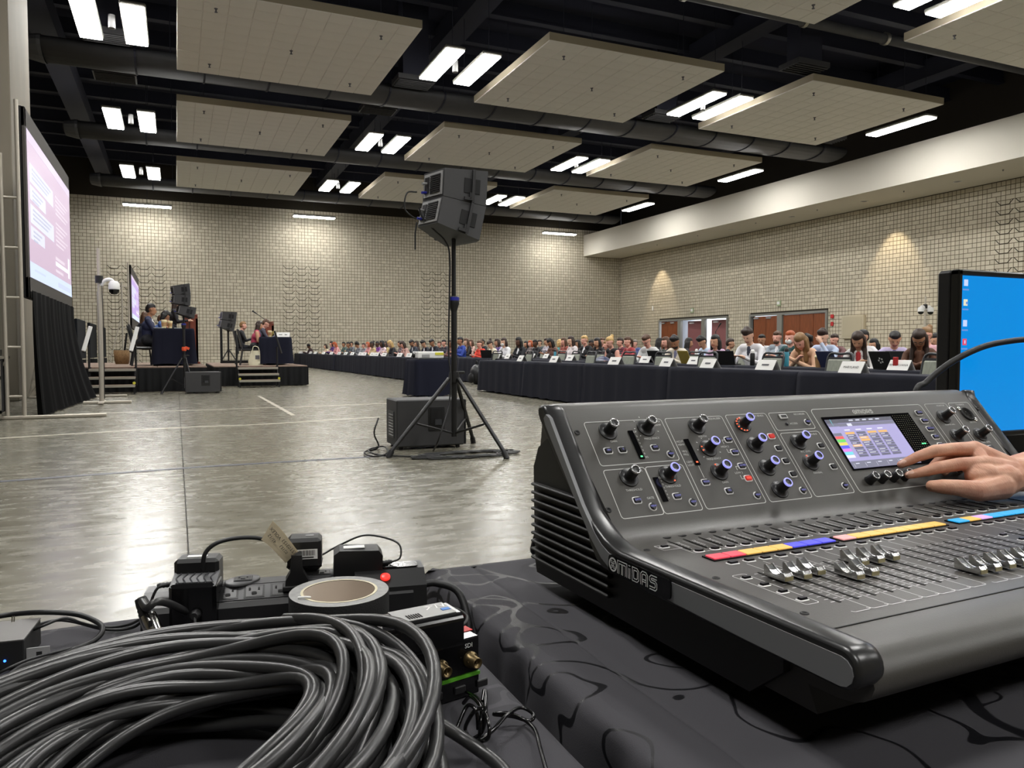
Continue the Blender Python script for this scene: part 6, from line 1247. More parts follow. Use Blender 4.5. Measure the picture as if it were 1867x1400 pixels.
# maker's plate on the left cheek: stencil letters in double strokes
def logo_strokes(mb, T, h, mi, w):
    """emblem and five stencil letters, height h, drawn with thin bars; local x to the right, y up"""
    def bar(x0, y0, x1, y1): mb.line([(x0*h, y0*h, 0), (x1*h, y1*h, 0)], w*h, 0, mi, T)
    cx, cy = 0.42, 0.5
    mb.line([((cx+0.47*math.cos(a))*h, (cy+0.47*math.sin(a))*h, 0) for a in [2*PI*i/24 for i in range(24)]], 0.13*h, 0, mi, T, closed=True)
    for (ex, ey) in ((-0.16, 0.17), (0.16, 0.17), (-0.16, -0.17), (0.16, -0.17), (0, 0)): mb.line([((cx+ex+0.1*math.cos(a))*h, (cy+ey+0.1*math.sin(a))*h, 0) for a in [2*PI*i/10 for i in range(10)]], 0.05*h, 0, mi, T, closed=True)
    def pair(pts, g=0.2):
        mb.line([(p[0]*h, p[1]*h, 0) for p in pts], w*h, 0, mi, T)
    x = 1.05
    for g in (0, 0.18):     # m
        pair([(x+g*0.9, 0), (x+g*0.9, 0.98-g), (x+1.22-g*0.9, 0.98-g), (x+1.22-g*0.9, 0)]) if g == 0 else pair([(x+0.2, 0), (x+0.2, 0.78), (x+1.02, 0.78), (x+1.02, 0)])
    bar(x+0.53, 0, x+0.53, 0.78); bar(x+0.69, 0, x+0.69, 0.78)
    x = 2.5; bar(x, 0, x, 0.78); bar(x+0.17, 0, x+0.17, 0.78); bar(x-0.04, 0.95, x+0.21, 0.95)
    x = 2.95
    pair([(x, 0), (x, 0.98), (x+0.62, 0.98), (x+0.82, 0.8), (x+0.82, 0.18), (x+0.62, 0), (x, 0)]); pair([(x+0.19, 0.19), (x+0.19, 0.79), (x+0.56, 0.79), (x+0.64, 0.72), (x+0.64, 0.26), (x+0.56, 0.19), (x+0.19, 0.19)])
    x = 4.0
    pair([(x, 0), (x, 0.8), (x+0.2, 0.98), (x+0.62, 0.98), (x+0.82, 0.8), (x+0.82, 0)]); pair([(x+0.19, 0), (x+0.19, 0.72), (x+0.27, 0.79), (x+0.56, 0.79), (x+0.64, 0.72), (x+0.64, 0)]); bar(x+0.19, 0.42, x+0.64, 0.42); bar(x+0.19, 0.27, x+0.64, 0.27)
    x = 5.05
    pair([(x+0.85, 0.98), (x+0.18, 0.98), (x, 0.82), (x, 0.6), (x+0.14, 0.48), (x+0.6, 0.48), (x+0.66, 0.4), (x+0.66, 0.26), (x+0.6, 0.18), (x, 0.18)]); pair([(x+0.85, 0.79), (x+0.26, 0.79), (x+0.2, 0.72), (x+0.26, 0.65), (x+0.68, 0.65), (x+0.85, 0.5), (x+0.85, 0.16), (x+0.68, 0), (x, 0)])
plate = MB().prism(rrect(0.325-0.048, 0.0805, 0.112, 0.0205, 0.005), -0.0032, 0.0, axis='X', T=Matrix.Translation((0.006, 0, 0))).build('name_plate', M['blackg'], cl)
TL_ = Matrix(((0, 0, -1, 0.0024), (-1, 0, 0, 0.3295), (0, 1, 0, 0.0735), (0, 0, 0, 1))); m = MB(); logo_strokes(m, TL_, 0.0148, 0, 0.075); m.build('raised_lettering', MC['ticks'], plate)
# ---- printed frames, words and ticks on the slope
pm = MB()
def sbox(cx0, cy0, cx1, cy1, r=0.004, w=0.001): pm.line([(x, y, 0.0004) for x, y in rrect((cx0+cx1)/2, (cy0+cy1)/2, cx1-cx0, cy1-cy0, r)], w, 0, 0, TS, closed=True)
def sq(word, x, y, size=0.0042, al='C'): pm.text(word, size, TS @ Matrix.Translation((x, y, 0.0006)), 0, al)
sbox(0.060, 0.062, 0.185, 0.130); sbox(0.060, -0.014, 0.1235, 0.0555); sbox(0.1245, -0.014, 0.185, 0.0555); sbox(0.191, -0.014, 0.293, 0.130); sbox(0.300, -0.014, 0.378, 0.131); sbox(0.383, 0.099, 0.461, 0.131); sbox(0.384, -0.014, 0.462, 0.094); sbox(0.472, -0.0155, 0.727, 0.134, 0.006, 0.0012); sbox(0.737, -0.014, 0.793, 0.134); sbox(0.799, -0.014, 0.853, 0.134)
for (w, x, y) in (('GAIN', 0.094, 0.098), ('FREQUENCY', 0.156, 0.099), ('CONFIG/', 0.173, 0.126), ('PREAMP', 0.173, 0.120), ('THRESHOLD', 0.094, 0.024), ('THRESHOLD', 0.155, 0.024), ('GATE', 0.113, 0.051), ('DYNAMICS', 0.171, 0.051), ('EQUALISER', 0.278, 0.126), ('WIDTH', 0.241, 0.097), ('FREQUENCY', 0.242, 0.060), ('GAIN', 0.241, 0.0225), ('HIGH 2', 0.271, 0.078), ('LOW 2', 0.272, 0.035), ('BUS SENDS', 0.361, 0.127), ('RECORDER', 0.444, 0.1265), ('ACCESS', 0.422, 0.110), ('MAIN BUS', 0.446, 0.089), ('M/C LEVEL', 0.414, 0.060), ('PAN/BAL', 0.414, 0.0235), ('MONITOR', 0.776, 0.1295), ('TALKBACK', 0.828, 0.1295), ('EXT MIC', 0.829, 0.092), ('MONITOR LEVEL', 0.766, 0.090), ('PHONES LEVEL', 0.766, 0.051), ('TALK LEVEL', 0.824, 0.051), ('GATE', 0.113, 0.0105), ('HCUT', 0.199, 0.091), ('HSHV', 0.199, 0.086), ('VEQ', 0.199, 0.075), ('PEQ', 0.199, 0.070), ('LSHV', 0.199, 0.058), ('LCUT', 0.199, 0.053), ('CLIP', 0.132, 0.111), ('COMP', 0.141, 0.038)):
    sq(w, x, y, 0.0044 if len(w) < 12 else 0.0034)
for k in range(6): sq('0', 0.1335, 0.1035-0.0055*k, 0.004); sq('0', 0.1405, 0.033-0.005*k, 0.0036)
sq('SIG', 0.1345, 0.0705, 0.0036)
for (x, y) in ((0.154, 0.116), (0.241, 0.076)):
    for a in (220, 180, 140, 100, 60, 20, -20): pm.line([(x+0.0175*math.cos(math.radians(a)), y+0.0175*math.sin(math.radians(a)), 0.0004), (x+0.0195*math.cos(math.radians(a)), y+0.0195*math.sin(math.radians(a)), 0.0004)], 0.0012, 0, 0, TS)
pm.line([(0.2105, 0.051, 0.0004), (0.2105, 0.032, 0.0004)], 0.0009, 0, 0, TS); pm.line([(0.279, 0.089, .0004), (0.272, 0.089, .0004), (0.272, 0.082, .0004)], 0.0009, 0, 0, TS); pm.line([(0.272, 0.074, .0004), (0.272, 0.068, .0004), (0.279, 0.068, .0004)], 0.0009, 0, 0, TS); pm.line([(0.279, 0.045, .0004), (0.272, 0.045, .0004), (0.272, 0.039, .0004)], 0.0009, 0, 0, TS); pm.line([(0.272, 0.031, .0004), (0.272, 0.025, .0004), (0.279, 0.025, .0004)], 0.0009, 0, 0, TS)
logo_strokes(pm, TS @ Matrix.Translation((0.560, 0.1215, 0.0005)), 0.0075, 0, 0.1)
pm.build('panel_legends', MC['prt'], con)
# LED columns
def ledbar(u, s0, s1, lit=None):
    o = MB().box((u, (s0+s1)/2, 0.0006), (0.008, s1-s0, 0.0012), T=TS).build('meter_window', MC['glass'], con)
    if lit: MB().box((u, lit[0], 0.0014), (0.003, 0.002, 0.0008), T=TS).build('lit_led', EM[lit[1]], o)
ledbar(0.1265, 0.068, 0.113, (0.0715, 'gled')); ledbar(0.1335, 0.003, 0.039); ledbar(0.2105, 0.052, 0.094, (0.0565, 'rled'))
# knobs: skirt, cylinder cap, coloured ring
def knob(u, s, ring, big=True, led=None, T=TS):
    r, h = (0.0068, 0.021) if big else (0.0066, 0.0165); B = T @ Matrix.Translation((u, s, 0))
    if big: k = MB().lathe([(0.0135, 0), (0.0135, 0.0012), (0.0125, 0.0016), (0.0085, 0.0018), (0.0072, 0.004), (r, 0.007), (r*0.93, h), (r*0.8, h+0.0006), (r*0.62, h-0.0004), (0, h-0.0006)], n=20, T=B)
    else: k = MB().lathe([(0.0078, 0), (0.0074, 0.002), (r, 0.004), (r, h), (r*0.8, h+0.0005), (r*0.6, h-0.0005), (0, h-0.0006)], n=18, T=B)
    k = k.build('knob', MC['knob'], con)
    MB().lathe([(r*0.95, h-0.0022), (r*1.0, h-0.0015), (r*0.98, h+0.0004), (r*0.80, h+0.0009), (r*0.72, h+0.0003)], n=20, T=B, caps=False).build('knob_ring', MC[ring], k)
    if led:
        m = MB()
        for a in led: m.box((0.0112*math.cos(math.radians(a)), 0.0112*math.sin(math.radians(a)), 0.0019), (0.002, 0.0014, 0.0008), T=B)
        m.build('ring_leds', EM['rled'], k)
for (u, s, c, led) in ((0.092, 0.114, 'ring', None), (0.154, 0.116, 'ring', None), (0.094, 0.042, 'ring', None), (0.155, 0.041, 'ringb', (-60,)), (0.240, 0.114, 'ring', None), (0.241, 0.077, 'ringb', (165, 195)), (0.240, 0.039, 'ringb', (100,)), (0.324, 0.113, 'ringb', (100, 125, 150, 175, 200, 225, 250, 275)), (0.326, 0.077, 'ringb', None), (0.326, 0.039, 'ringb', None), (0.327, 0.003, 'ringb', None), (0.410, 0.077, 'ringb', None), (0.411, 0.041, 'ringb', (100,)), (0.764, 0.106, 'ring', None), (0.763, 0.067, 'ring', None), (0.823, 0.066, 'ring', None)): knob(u, s, c, True, led)
for u in (0.503, 0.528, 0.553, 0.578): knob(u, 0.002, 'ring', False)
# buttons
BT = {}
def button(T, w, d, kind='rect', word=None, red=False, h=0.0028):
    key = (w, d, kind, red)
    if key not in BT:
        rr = rrect(0, 0, w, d, min(w, d)*(0.3 if kind == 'rect' else 0.499), 3 if kind == 'rect' else 5); ri = inset(rr[::-1], 0.0015)[::-1]; n_ = len(rr); mb = MB()
        mb.add([(x, y, 0.0002) for x, y in rr]+[(x, y, 0.0008) for x, y in ri], [(i, (i+1) % n_, n_+(i+1) % n_, n_+i) for i in range(n_)], 1)
        rj = inset(ri[::-1], 0.0006)[::-1]
        mb.add([(x, y, 0.0004) for x, y in ri]+[(x, y, h) for x, y in rj], [(i, (i+1) % n_, n_+(i+1) % n_, n_+i) for i in range(n_)]+[tuple(range(n_, 2*n_))], 0)
        o = mb.build('button', [MC['capr'] if red else MC['cap'], MC['rim']], con); BT[key] = o.data
    else: o = link('button', BT[key], con)
    o.matrix_local = T
    if word:
        l = MB().text(word, 0.0036, Matrix.Translation((0, 0, h+0.0002))).build('button_legend', MC['lab'] if not red else EM['rled'], o)
    return o
P_ = lambda u, s: TS @ Matrix.Translation((u, s, 0))
for (u, s, w, red) in ((0.080, 0.084, '48V', 0), (0.102, 0.084, '0', 0), (0.154, 0.084, 'CUT', 0), (0.154, 0.009, 'COMP', 0), (0.092, 0.009, 'GATE', 0), (0.283, 0.089, 'HIGH', 0), (0.283, 0.068, 'HI MID', 0), (0.209, 0.025, 'MODE', 0), (0.283, 0.045, 'LO MID', 0), (0.283, 0.025, 'LOW', 1), (0.240, 0.009, 'EQ', 0), (0.365, 0.090, None, 1), (0.366, 0.069, None, 0), (0.366, 0.047, None, 0), (0.366, 0.025, None, 0), (0.450, 0.068, None, 0), (0.450, 0.031, None, 0), (0.826, 0.039, None, 0), (0.764, 0.025, None, 0), (0.826, 0.015, None, 0)): button(P_(u, s), 0.0135, 0.0105, 'rect', w, bool(red))
for k, w in enumerate(('HOME', 'METERS', 'ROUTING', 'SETUP', 'LIBRARY', None, None, None)): button(P_(0.710, 0.117-0.0162*k), 0.0165, 0.0105, 'rect', w)
for (u, s) in ((0.174, 0.072), (0.111, -0.002), (0.174, -0.002), (0.283, -0.002), (0.451, 0.111), (0.367, -0.002), (0.450, -0.002), (0.78, -0.002)): button(P_(u, s), 0.012, 0.012, 'round', 'VIEW')
# usb socket, access lamp, XLR, screws
MB().box((0.409, 0.123, 0.001), (0.0155, 0.0085, 0.002), T=TS, b=0.0008).build('usb_socket', MC['rim'], con); MB().box((0.409, 0.123, 0.0022), (0.0105, 0.0042, 0.0006), T=TS).build('usb_opening', MC['slot'], con)
MB().lathe([(0.003, 0), (0.0026, 0.0012), (0, 0.0015)], n=12, T=P_(0.4085, 0.110)).build('access_lamp', MC['cap'], con)
x = MB().lathe([(0.0135, 0), (0.0135, 0.002), (0.011, 0.003), (0.0105, -0.001), (0, -0.001)], n=22, T=P_(0.829, 0.109)).build('xlr_socket', M['blackm'], con)
for a in (90, 210, 330): MB().cyl(P_(0.829+0.005*math.cos(math.radians(a)), 0.109+0.005*math.sin(math.radians(a))) @ Vector((0, 0, -0.001)), P_(0.829+0.005*math.cos(math.radians(a)), 0.109+0.005*math.sin(math.radians(a))) @ Vector((0, 0, 0.0012)), 0.0013, n=8).build('socket_pin', M['chrome'], x)
for (u, s) in ((0.818, 0.121), (0.840, 0.097)): MB().lathe([(0.0042, 0), (0.0042, 0.0012), (0.003, 0.0018), (0, 0.0016)], n=12, T=P_(u, s)).build('socket_screw', M['chrome'], con)
for (u, s) in ((0.045, 0.115), (0.046, 0.0), (0.868, 0.120), (0.868, 0.0)): MB().lathe([(0.0042, 0.0001), (0.0038, 0.0009), (0.0022, 0.001), (0.002, 0.0002), (0, 0.0002)], n=14, T=P_(u, s)).build('screw', MC['slot'], con)
for (u, v) in ((0.054, 0.331), (0.053, 0.212), (0.053, 0.097), (0.838, 0.331), (0.838, 0.212), (0.838, 0.097)): MB().lathe([(0.0042, 0.0001), (0.0038, 0.0009), (0.0022, 0.001), (0.002, 0.0002), (0, 0.0002)], n=14, T=TD @ Matrix.Translation((u, v, 0))).build('screw', MC['slot'], con)
# ---- screen
sg = MB().box((0.584, 0.0695, 0.0006), (0.199, 0.097, 0.0012), T=TS).build('screen_glass', MC['glass'], con)
names = list(E_); sm_ = MB()
def lc(u0, u1, s0, s1, c, z=0.0014): sm_.add([(u0, s0, z), (u1, s0, z), (u1, s1, z), (u0, s1, z)], [(0, 1, 2, 3)], names.index(c), False, TS)
lc(0.487, 0.636, 0.0235, 0.1125, 'lcd'); lc(0.487, 0.636, 0.105, 0.1125, 'dark', 0.0016); lc(0.4975, 0.4985, 0.100, 0.1125, 'cyan', 0.0018); lc(0.487, 0.636, 0.0235, 0.036, 'mid', 0.0016); lc(0.487, 0.510, 0.099, 0.105, 'mid', 0.0018); lc(0.510, 0.636, 0.0985, 0.1045, 'mid', 0.0015); lc(0.528, 0.538, 0.0985, 0.1035, 'pale', 0.0018)
for k, c in enumerate(('mid', 'red', 'green', 'yellow', 'blue', 'mag', 'cyan', 'white')): lc(0.487, 0.5045, 0.0875-0.0057*(k+1), 0.0875-0.0057*k-0.0006, c, 0.0017)
for j in range(4):
    for k in range(10):
        u0 = 0.513+0.0245*j; s0 = 0.0875-0.0046*k
        o_ = (j, k) in ((0, 0), (2, 0), (3, 0), (1, 3), (1, 2), (0, 5)); lc(u0, u0+0.020, s0-0.0038, s0, 'orange' if o_ else 'cell', 0.0017)
        if (j*3+k) % 3: lc(u0+0.002, u0+0.011+0.004*((j+k) % 2), s0-0.0024, s0-0.0014, 'white', 0.0019)
for j in range(6): lc(0.492+0.024*j, 0.4925+0.024*j, 0.0255, 0.0325, 'white', 0.0019); lc(0.496+0.024*j, 0.504+0.024*j, 0.031, 0.0325, 'pale', 0.0019)
for j in range(5): lc(0.537+0.015*j, 0.546+0.015*j, 0.108, 0.110, 'pale', 0.0019)
for j in range(4): lc(0.515+0.0245*j, 0.527+0.0245*j, 0.0905, 0.0925, 'white', 0.0018)
sm_.build('screen_picture', [EM[k] for k in names], sg)
mt = MB()
for i in range(8):
    for k in range(22): mt.box((0.642+0.0052*i, 0.113-0.0038*k, 0.0014), (0.0022, 0.0007, 0.0004), 0, T=TS)
mt.build('meter_ticks', mat('meter_olive', rgb(96, 92, 66), 0.5), sg)
for u in (0.668, 0.6735): MB().box((u, 0.057, 0.0016), (0.0035, 0.002, 0.0008), T=TS).build('lit_led', EM['gled'], sg)
# ---- deck: channel strips
U1 = [0.1055+0.0232*k for k in range(8)]; U2 = [0.3025+0.0237*k for k in range(8)]; U3 = [0.5165+0.0245*k for k in range(8)]+[0.742]
dm = MB()
def dl(pts, w=0.001): dm.line([(x, y, 0.0004) for x, y in pts], w, 0, 0, TD)
DP = lambda u, v: TD @ Matrix.Translation((u, v, 0))
FV = [0.180, 0.178, 0.182, 0.154, 0.156, 0.187, 0.186, 0.186]; colours = ['crimson', 'crimson', 'amber', 'amber', 'amber', 'blue', 'blue', 'blue'], ['pink']+['amber']*7, ['sky', 'amber', 'lilac']+['sky']*6
slotm = None
for bank, (U_, pitch) in enumerate(((U1, 0.0232), (U2, 0.0237), (U3, 0.0245))):
    a, b = U_[0]-pitch/2, U_[-1]+pitch/2
    MB().box(((a+b)/2, 0.2705, 0.0008), (b-a+0.004, 0.021, 0.0016), T=TD).build('display_window', MC['glass'], con)
    dm.line([(x, y, 0.0004) for x, y in rrect((a+b)/2, 0.3335, b-a, 0.072, 0.002)], 0.0008, 0, 0, TD, closed=True)
    for k, u in enumerate(U_):
        button(DP(u, 0.362), 0.0145, 0.0115, 'round'); button(DP(u, 0.302), 0.0145, 0.0115, 'round'); button(DP(u, 0.2465), 0.0145, 0.0105, 'rect', None, False)
        MB().box((u, 0.2705, 0.0022), (pitch*0.93, 0.0165, 0.0012), T=TD, b=0.0005).build('channel_display', EM[colours[bank][k]], con)
        if k: dl([(u-pitch/2, 0.2975), (u-pitch/2, 0.3695)], 0.0005)
        dl([(u+pitch/2-0.003, 0.084), (u+pitch/2-0.001, 0.081), (u+pitch/2, 0.083), (u+pitch/2, 0.238)], 0.0007); dl([(u-pitch/2, 0.083), (u-pitch/2+0.001, 0.081), (u-pitch/2+0.003, 0.080), (u+pitch/2-0.003, 0.080)], 0.0009)
        MB().box((u-0.0055, 0.332, 0.0006), (0.0017, 0.044, 0.001), T=TD).build('channel_meter', MC['slot'], con)
        dm.text('Dynamics', 0.0062, TD @ Matrix.Translation((u+0.0015, 0.332, 0.0005)) @ Matrix.Rotation(-PI/2, 4, 'Z'), 0)
        for j in range(7): dl([(u-0.0035, 0.313+0.006*j), (u-0.0015, 0.313+0.006*j)], 0.0006)
        if slotm is None: slotm = MB().box((0, 0, 0.0004), (0.0021, 0.104, 0.0006)).build('fader_slot', MC['slot'], con); so_ = slotm
        else: so_ = link('fader_slot', slotm.data, con)
        so_.matrix_local = DP(u, 0.1565)
        for j, v in enumerate((0.108, 0.1155, 0.124, 0.133, 0.143, 0.154, 0.166, 0.180, 0.195, 0.205)):
            for s_ in (-1, 1): dl([(u+0.0032*s_, v), (u+0.0085*s_, v)], 0.0011 if j in (0, 5, 7, 9) else 0.0008)
def fader(u, v):
    B = DP(u, v) @ Matrix.Scale(0.82, 4, (0, 0, 1))
    prof = [(-0.0135, 0.003), (-0.0135, 0.0085), (-0.0115, 0.0118), (-0.0055, 0.0078), (-0.002, 0.0068), (0.002, 0.0072), (0.007, 0.0105), (0.0125, 0.0155), (0.0150, 0.0148), (0.0145, 0.003)]
    f = MB().prism(prof, -0.0056, 0.0056, axis='X', T=B, sm=False).build('fader_cap', MC['fader'], con)
    MB().box((0, -0.0002, 0.0072), (0.0113, 0.0008, 0.0006), T=B).build('index_line', MC['slot'], f); MB().box((0, -0.0138, 0.0058), (0.0105, 0.0006, 0.0048), T=B).build('front_bevel', MC['faderb'], f)
    for s_ in (-0.0046, 0.0046): MB().prism([(p, q+0.0009) for p, q in prof[1:9]]+[(p, q-0.001) for p, q in prof[1:9]][::-1], s_-0.0008, s_+0.0008, axis='X', T=B).build('polished_edge', MC['ring'], f)
    MB().box((0, 0, 0.0015), (0.0012, 0.006, 0.005), T=B).build('fader_stem', MC['slot'], f)
for k, u in enumerate(U1): fader(u, FV[k])
for u in U2: fader(u, 0.112)
for k, u in enumerate(U3): fader(u, 0.128 if k % 2 else 0.15)
for v, r_ in ((0.198, 1), (0.173, 0), (0.149, 0), (0.125, 0)): button(DP(0.080, v), 0.0125, 0.0085, 'rect', None)
button(DP(0.080, 0.333), 0.0125, 0.0085, 'rect'); button(DP(0.4905, 0.34), 0.0125, 0.0085, 'rect'); button(DP(0.4925, 0.1965), 0.0125, 0.0085, 'rect'); button(DP(0.4925, 0.1735), 0.0125, 0.0085, 'rect')
dm.line([(x, y, .0004) for x, y in rrect(0.080, 0.1615, 0.017, 0.098, 0.003)], 0.0008, 0, 0, TD, closed=True); dm.line([(x, y, .0004) for x, y in rrect(0.084, 0.331, 0.026, 0.02, 0.001)], 0.0008, 0, 0, TD, closed=True)
dm.build('deck_legends', MC['ticks'], con)
MB().box((WU/2, 0.0595, 0.0003), (WU-0.064, 0.0014, 0.0008), T=TD).build('palm_rest_joint', MC['slot'], con)
# gooseneck from behind the console
pts = [at(1668, 730, 'Y', 1.00), at(1690, 696, 'Y', 1.00), at(1735, 660, 'Y', 0.99), at(1790, 633, 'Y', 0.98), at(1840, 622, 'Y', 0.97), at(1890, 619, 'Y', 0.96), at(1960, 628, 'Y', 0.94), at(2010, 648, 'Y', 0.92)]
gn = thing('gooseneck_lamp', 'black gooseneck arching from behind the console to the right', 'lamp', (pts[0].x, pts[0].y, DZ0)); b_ = Vector((pts[0].x, pts[0].y, DZ0))
MB().tube(smooth_path([(0, 0, 0.03), pts[0]-b_]+[p-b_ for p in pts[1:]], 8), 0.0058, 10).build('flexible_stem', M['rubber'], gn); MB().lathe([(0.035, 0), (0.035, 0.012), (0.012, 0.03), (0.012, 0.06)], n=16).build('stem_base', M['black'], gn); e_ = pts[-1]-b_; MB().cyl(e_, e_+Vector((0.05, -0.02, -0.03)), 0.012, 0.016, 12).build('lamp_head', M['black'], gn)
# console cables behind its left rear corner
tag(MB().tube(smooth_path([at(988, 948, 'Y', 1.0), at(975, 985, 'Y', 1.02), at(972, 1006, 'Y', 1.04), at(990, 1010, 'Y', 1.06)], 6), 0.004, 6).tube(smooth_path([at(990, 962, 'Y', 0.99), at(980, 995, 'Y', 1.02), at(978, 1008, 'Y', 1.05)], 6), 0.004, 6).build('console_cable', M['rubber']), 'two black cables hanging behind the left rear corner of the console', 'cable')
# ---- computer monitor
mp_ = at(1752, 490, 'Y', 1.06); mw, mh = 0.56, 0.345
mo = thing('computer_monitor', 'black monitor with a bright blue desktop behind the console', 'monitor', (mp_.x+mw/2, 1.085, DZ0))
zt_ = mp_.z-DZ0; zc = zt_-mh/2; bz = 0.0125
MB().box((0, 0.012, zc), (mw, 0.034, mh), b=0.006).build('housing', M['black'], mo)
fr = MB(); fr.box((0, -0.012, zt_-bz/2), (mw, 0.02, bz), b=0.003).box((0, -0.012, zt_-mh+bz/2), (mw, 0.02, bz), b=0.003).box((-mw/2+bz/2, -0.012, zc), (bz, 0.02, mh), b=0.003).box((mw/2-bz/2, -0.012, zc), (bz, 0.02, mh), b=0.003).build('bezel', mat('bezel_black', rgb(20, 20, 17), 0.35), mo)
pn = MB().box((0, -0.0165, zc), (mw-2*bz+0.002, 0.006, mh-2*bz+0.002)).build('desktop_picture', mat('blue_screen', (0.0, 0.03, 0.08, 1), 0.18, emit=(0.0, 0.21, 0.62, 1), es=0.37), mo)
ic = MB(); xi = -mw/2+bz+0.011
icm = [glow('icon_pale', (0.5, 0.6, 0.9, 1), 0.36), glow('icon_cream', (0.7, 0.68, 0.5, 1), 0.36), glow('icon_red', (0.7, 0.06, 0.12, 1), 0.36), glow('icon_caption', (0.12, 0.25, 0.6, 1), 0.36)]
for k, (dz, c) in enumerate(((0.014, 0), (0.054, 1), (0.096, 0), (0.134, 2))):
    z = zt_-bz-dz; ic.box((xi, -0.0198, z), (0.011, 0.001, 0.013), c); ic.box((xi, -0.0198, z-0.014), (0.017, 0.001, 0.003), 3)
    if c == 1: ic.box((xi+0.003, -0.0206, z-0.001), (0.005, 0.001, 0.005), 3)
    if c == 2: ic.box((xi, -0.0206, z), (0.002, 0.001, 0.007), 0)
ic.build('desktop_icons', icm, mo)
MB().box((0, 0.05, 0.1), (0.07, 0.03, 0.2), b=0.006).build('stand_neck', M['black'], mo); MB().box((0, 0.03, 0.008), (0.26, 0.18, 0.016), b=0.005).build('stand_foot', M['black'], mo)
# ---- hand on the fourth encoder
def hp_(x, y, t): return CAM+ray(x, y)*t
def chain(pts, regs=0): return [(pts[i][0], pts[i][1], pts[i+1][0], pts[i+1][1], regs) for i in range(len(pts)-1)]
I = [(hp_(1657, 866, 1.158), 0.0062), (hp_(1684, 860, 1.156), 0.0078), (hp_(1713, 852, 1.152), 0.0096), (hp_(1752, 846, 1.153), 0.0102), (hp_(1793, 846, 1.162), 0.0125)]
Md = [(hp_(1643, 847, 1.172), 0.0062), (hp_(1672, 833, 1.17), 0.0080), (hp_(1705, 822, 1.168), 0.0098), (hp_(1738, 819, 1.176), 0.0104), (hp_(1776, 819, 1.19), 0.0128)]
Rg = [(hp_(1692, 862, 1.185), 0.006), (hp_(1704, 848, 1.195), 0.0075), (hp_(1722, 832, 1.205), 0.009), (hp_(1752, 827, 1.21), 0.0098), (hp_(1786, 824, 1.215), 0.0115)]
Pk = [(hp_(1722, 862, 1.20), 0.0052), (hp_(1733, 850, 1.212), 0.0064), (hp_(1748, 840, 1.224), 0.0074), (hp_(1772, 836, 1.232), 0.0085), (hp_(1798, 834, 1.236), 0.0105)]
Th = [(hp_(1699, 886, 1.135), 0.0086), (hp_(1719, 887, 1.132), 0.0110), (hp_(1746, 889, 1.13), 0.0122), (hp_(1784, 895, 1.128), 0.0155), (hp_(1824, 886, 1.145), 0.0205)]
wr_ = hp_(1858, 866, 1.18); wr2 = hp_(1930, 858, 1.20); wr3 = hp_(2080, 850, 1.22)
HP = chain(I)+chain(Md)+chain(Rg)+chain(Pk)+chain(Th)
for q, r in ((I, 0.0135), (Md, 0.0135), (Rg, 0.0135), (Pk, 0.0125)): HP.append((q[-1][0], r, wr_+(q[-1][0]-wr_)*0.25+(I[-1][0]-Pk[-1][0])*0.0, 0.0195, 0))
HP += [(Th[-1][0], 0.0185, wr_, 0.022, 0), (Th[-1][0], 0.017, I[-1][0]+(wr_-I[-1][0])*0.3, 0.014, 0), ((I[-1][0]+Th[-2][0])/2+(wr_-I[-1][0])*0.35, 0.014, wr_, 0.02, 0)]
HP += [(hp_(1776, 868, 1.147), 0.0135, hp_(1835, 872, 1.155), 0.021, 0), (hp_(1770, 856, 1.152), 0.0105, hp_(1800, 866, 1.15), 0.017, 0)]
HP += [(I[-1][0], 0.0118, Md[-1][0], 0.0118, 0), (Md[-1][0], 0.0118, Rg[-1][0], 0.0112, 0), (Rg[-1][0], 0.011, Pk[-1][0], 0.01, 0), (wr_, 0.0255, wr_+UPV*0.004+FW*0.014, 0.024, 0), (wr_, 0.0255, wr2, 0.026, 0), (wr_+FW*0.014+UPV*0.004, 0.024, wr2+FW*0.016+UPV*0.012, 0.027, 0), (wr2+UPV*0.006, 0.029, wr3+UPV*0.004, 0.042, 0)]
def nail(q, off):
    a, b = q[0][0], q[1][0]; d = (a-b).normalized(); o = off; return [(a-d*0.004+o, 0.0042, a+d*0.0018+o, 0.0036, 1)]
nd = (UPV*0.75-FW*0.65).normalized()
HP += nail(I, nd*0.0032)+nail(Md, nd*0.0034)+nail(Th, (-FW*0.5-UPV*0.3+RT*0.0).normalized()*0.0038)
hme = blob(HP, 0.0017, 3, 'hand')
